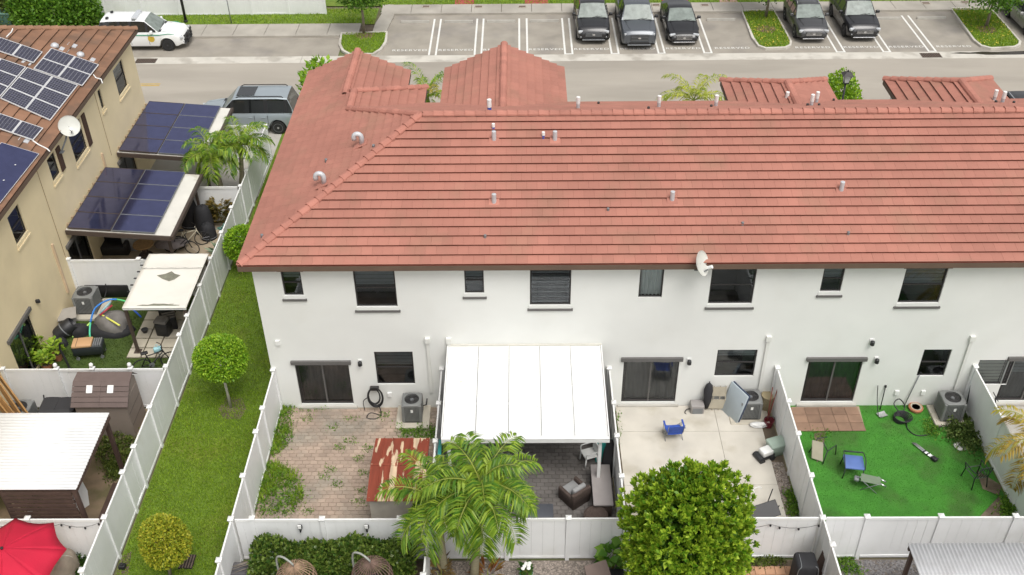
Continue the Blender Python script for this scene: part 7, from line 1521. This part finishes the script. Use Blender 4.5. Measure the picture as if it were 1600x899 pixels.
tb(t, 'handle', mat('pale handle', (.6, .5, .33), .7), [(-.5, .5, .1), (.5, -.1, .04)], .022); bx_(t, 'head', WHITEP, .45, .6, -.2, 0, .0, .06)
# ---------------- street furniture
p = aty(1325, 113, 44.0); t = thing('street_lantern', (p.x, 44.0, 0), 'black street lantern on a slim post beside the leafy shrub', 'street lamp'); H_ = p.z; LZ0 = H_-.55
tb(t, 'post', BLACK, [(0, 0, 0), (0, 0, LZ0)], [.07, .045], 10); lt(t, 'base', BLACK, [(.14, 0), (.14, .3), (.08, .5)], seg=12)
for k in range(4): R = rotz(k*math.pi/2); MB().add([R @ Vector(v) for v in ((-.1, -.1, LZ0+.05), (.1, -.1, LZ0+.05), (.17, -.17, LZ0+.42), (-.17, -.17, LZ0+.42))], [(0, 1, 2, 3)]).build('pane', mat('frosted lamp glass', (.6, .6, .58), .3), t); MB().tube([R @ Vector((.1, -.1, LZ0+.03)), R @ Vector((.175, -.175, LZ0+.44))], .014, 5).build('corner_bar', BLACK, t)
MB().add([(-.25, -.25, LZ0+.43), (.25, -.25, LZ0+.43), (.25, .25, LZ0+.43), (-.25, .25, LZ0+.43), (-.06, -.06, LZ0+.58), (.06, -.06, LZ0+.58), (.06, .06, LZ0+.58), (-.06, .06, LZ0+.58)], [(3, 2, 1, 0), (0, 1, 5, 4), (1, 2, 6, 5), (2, 3, 7, 6), (3, 0, 4, 7), (4, 5, 6, 7)]).build('lamp_hood', mat('dark hood', (.04, .035, .035), .6), t); lt(t, 'finial', BLACK, [(.03, LZ0+.57), (.05, LZ0+.62), (.01, LZ0+.68)], seg=8); bx_(t, 'cup', BLACK, -.12, .12, -.12, .12, LZ0, LZ0+.05)
p = at(291, 36); t = thing('lamp_post', (p.x, p.y, .05), 'plain black pole on the verge by the white fence', 'pole'); tb(t, 'shaft', BLACK, [(0, 0, 0), (-.03, 0, 4.2)], .085, 10); lt(t, 'base', BLACK, [(.14, 0), (.13, .12), (.09, .15)], seg=12); lt(t, 'cap', BLACK, [(.1, 4.2), (.1, 4.26), (.02, 4.3)], (-.03, 0, 0), 12)
p = at(362, 38); t = thing('sign_post', (p.x, p.y, .05), 'thin post with small square sign on the verge', 'sign'); tb(t, 'post', GREYM, [(0, 0, 0), (-.04, 0, 2.1)], .03); bx_(t, 'sign_plate', mat('blue grey sign', (.2, .22, .28), .5), -.24, .16, -.05, -.035, 1.55, 2.15); bx_(t, 'sign_border', WHITEP, -.26, .18, -.034, -.028, 1.53, 2.17)
for k in range(3): bx_(t, 'sign_line', WHITEP, -.18, .1, -.054, -.0505, 1.66+k*.15, 1.7+k*.15)
p = at(8, 42); t = thing('utility_box', (p.x, p.y, 0), 'green metal utility box beside the olive shrubs', 'utility box'); GRB = mat('utility green', (.045, .11, .08), .5, var=.1); rb_(t, 'cabinet', GRB, (0, 0, .5), (1.5, 1.1, 1.0), .04); rb_(t, 'lid', mat('utility green light', (.1, .19, .15), .5), (0, 0, 1.03), (1.56, 1.16, .08), .03); bx_(t, 'pad', CONC, -.9, .9, -.7, .7, 0, .06); bx_(t, 'lock', BLACK, -.04, .04, -.57, -.54, .5, .62)
p = at(293, 879); grate(p.x, p.y, .42, .5, 5, 'small square iron drain in the narrow lawn', 'lawn_drain', z=.05)
p = at(192, 888); t = thing('spigot', (p.x, p.y, 0), 'small black valve box at the foot of the long fence', 'valve'); rb_(t, 'box', BLACK, (0, 0, .08), (.2, .16, .16), .03); lt(t, 'cap', BLACK, [(.05, .15), (.05, .2), (.02, .21)])
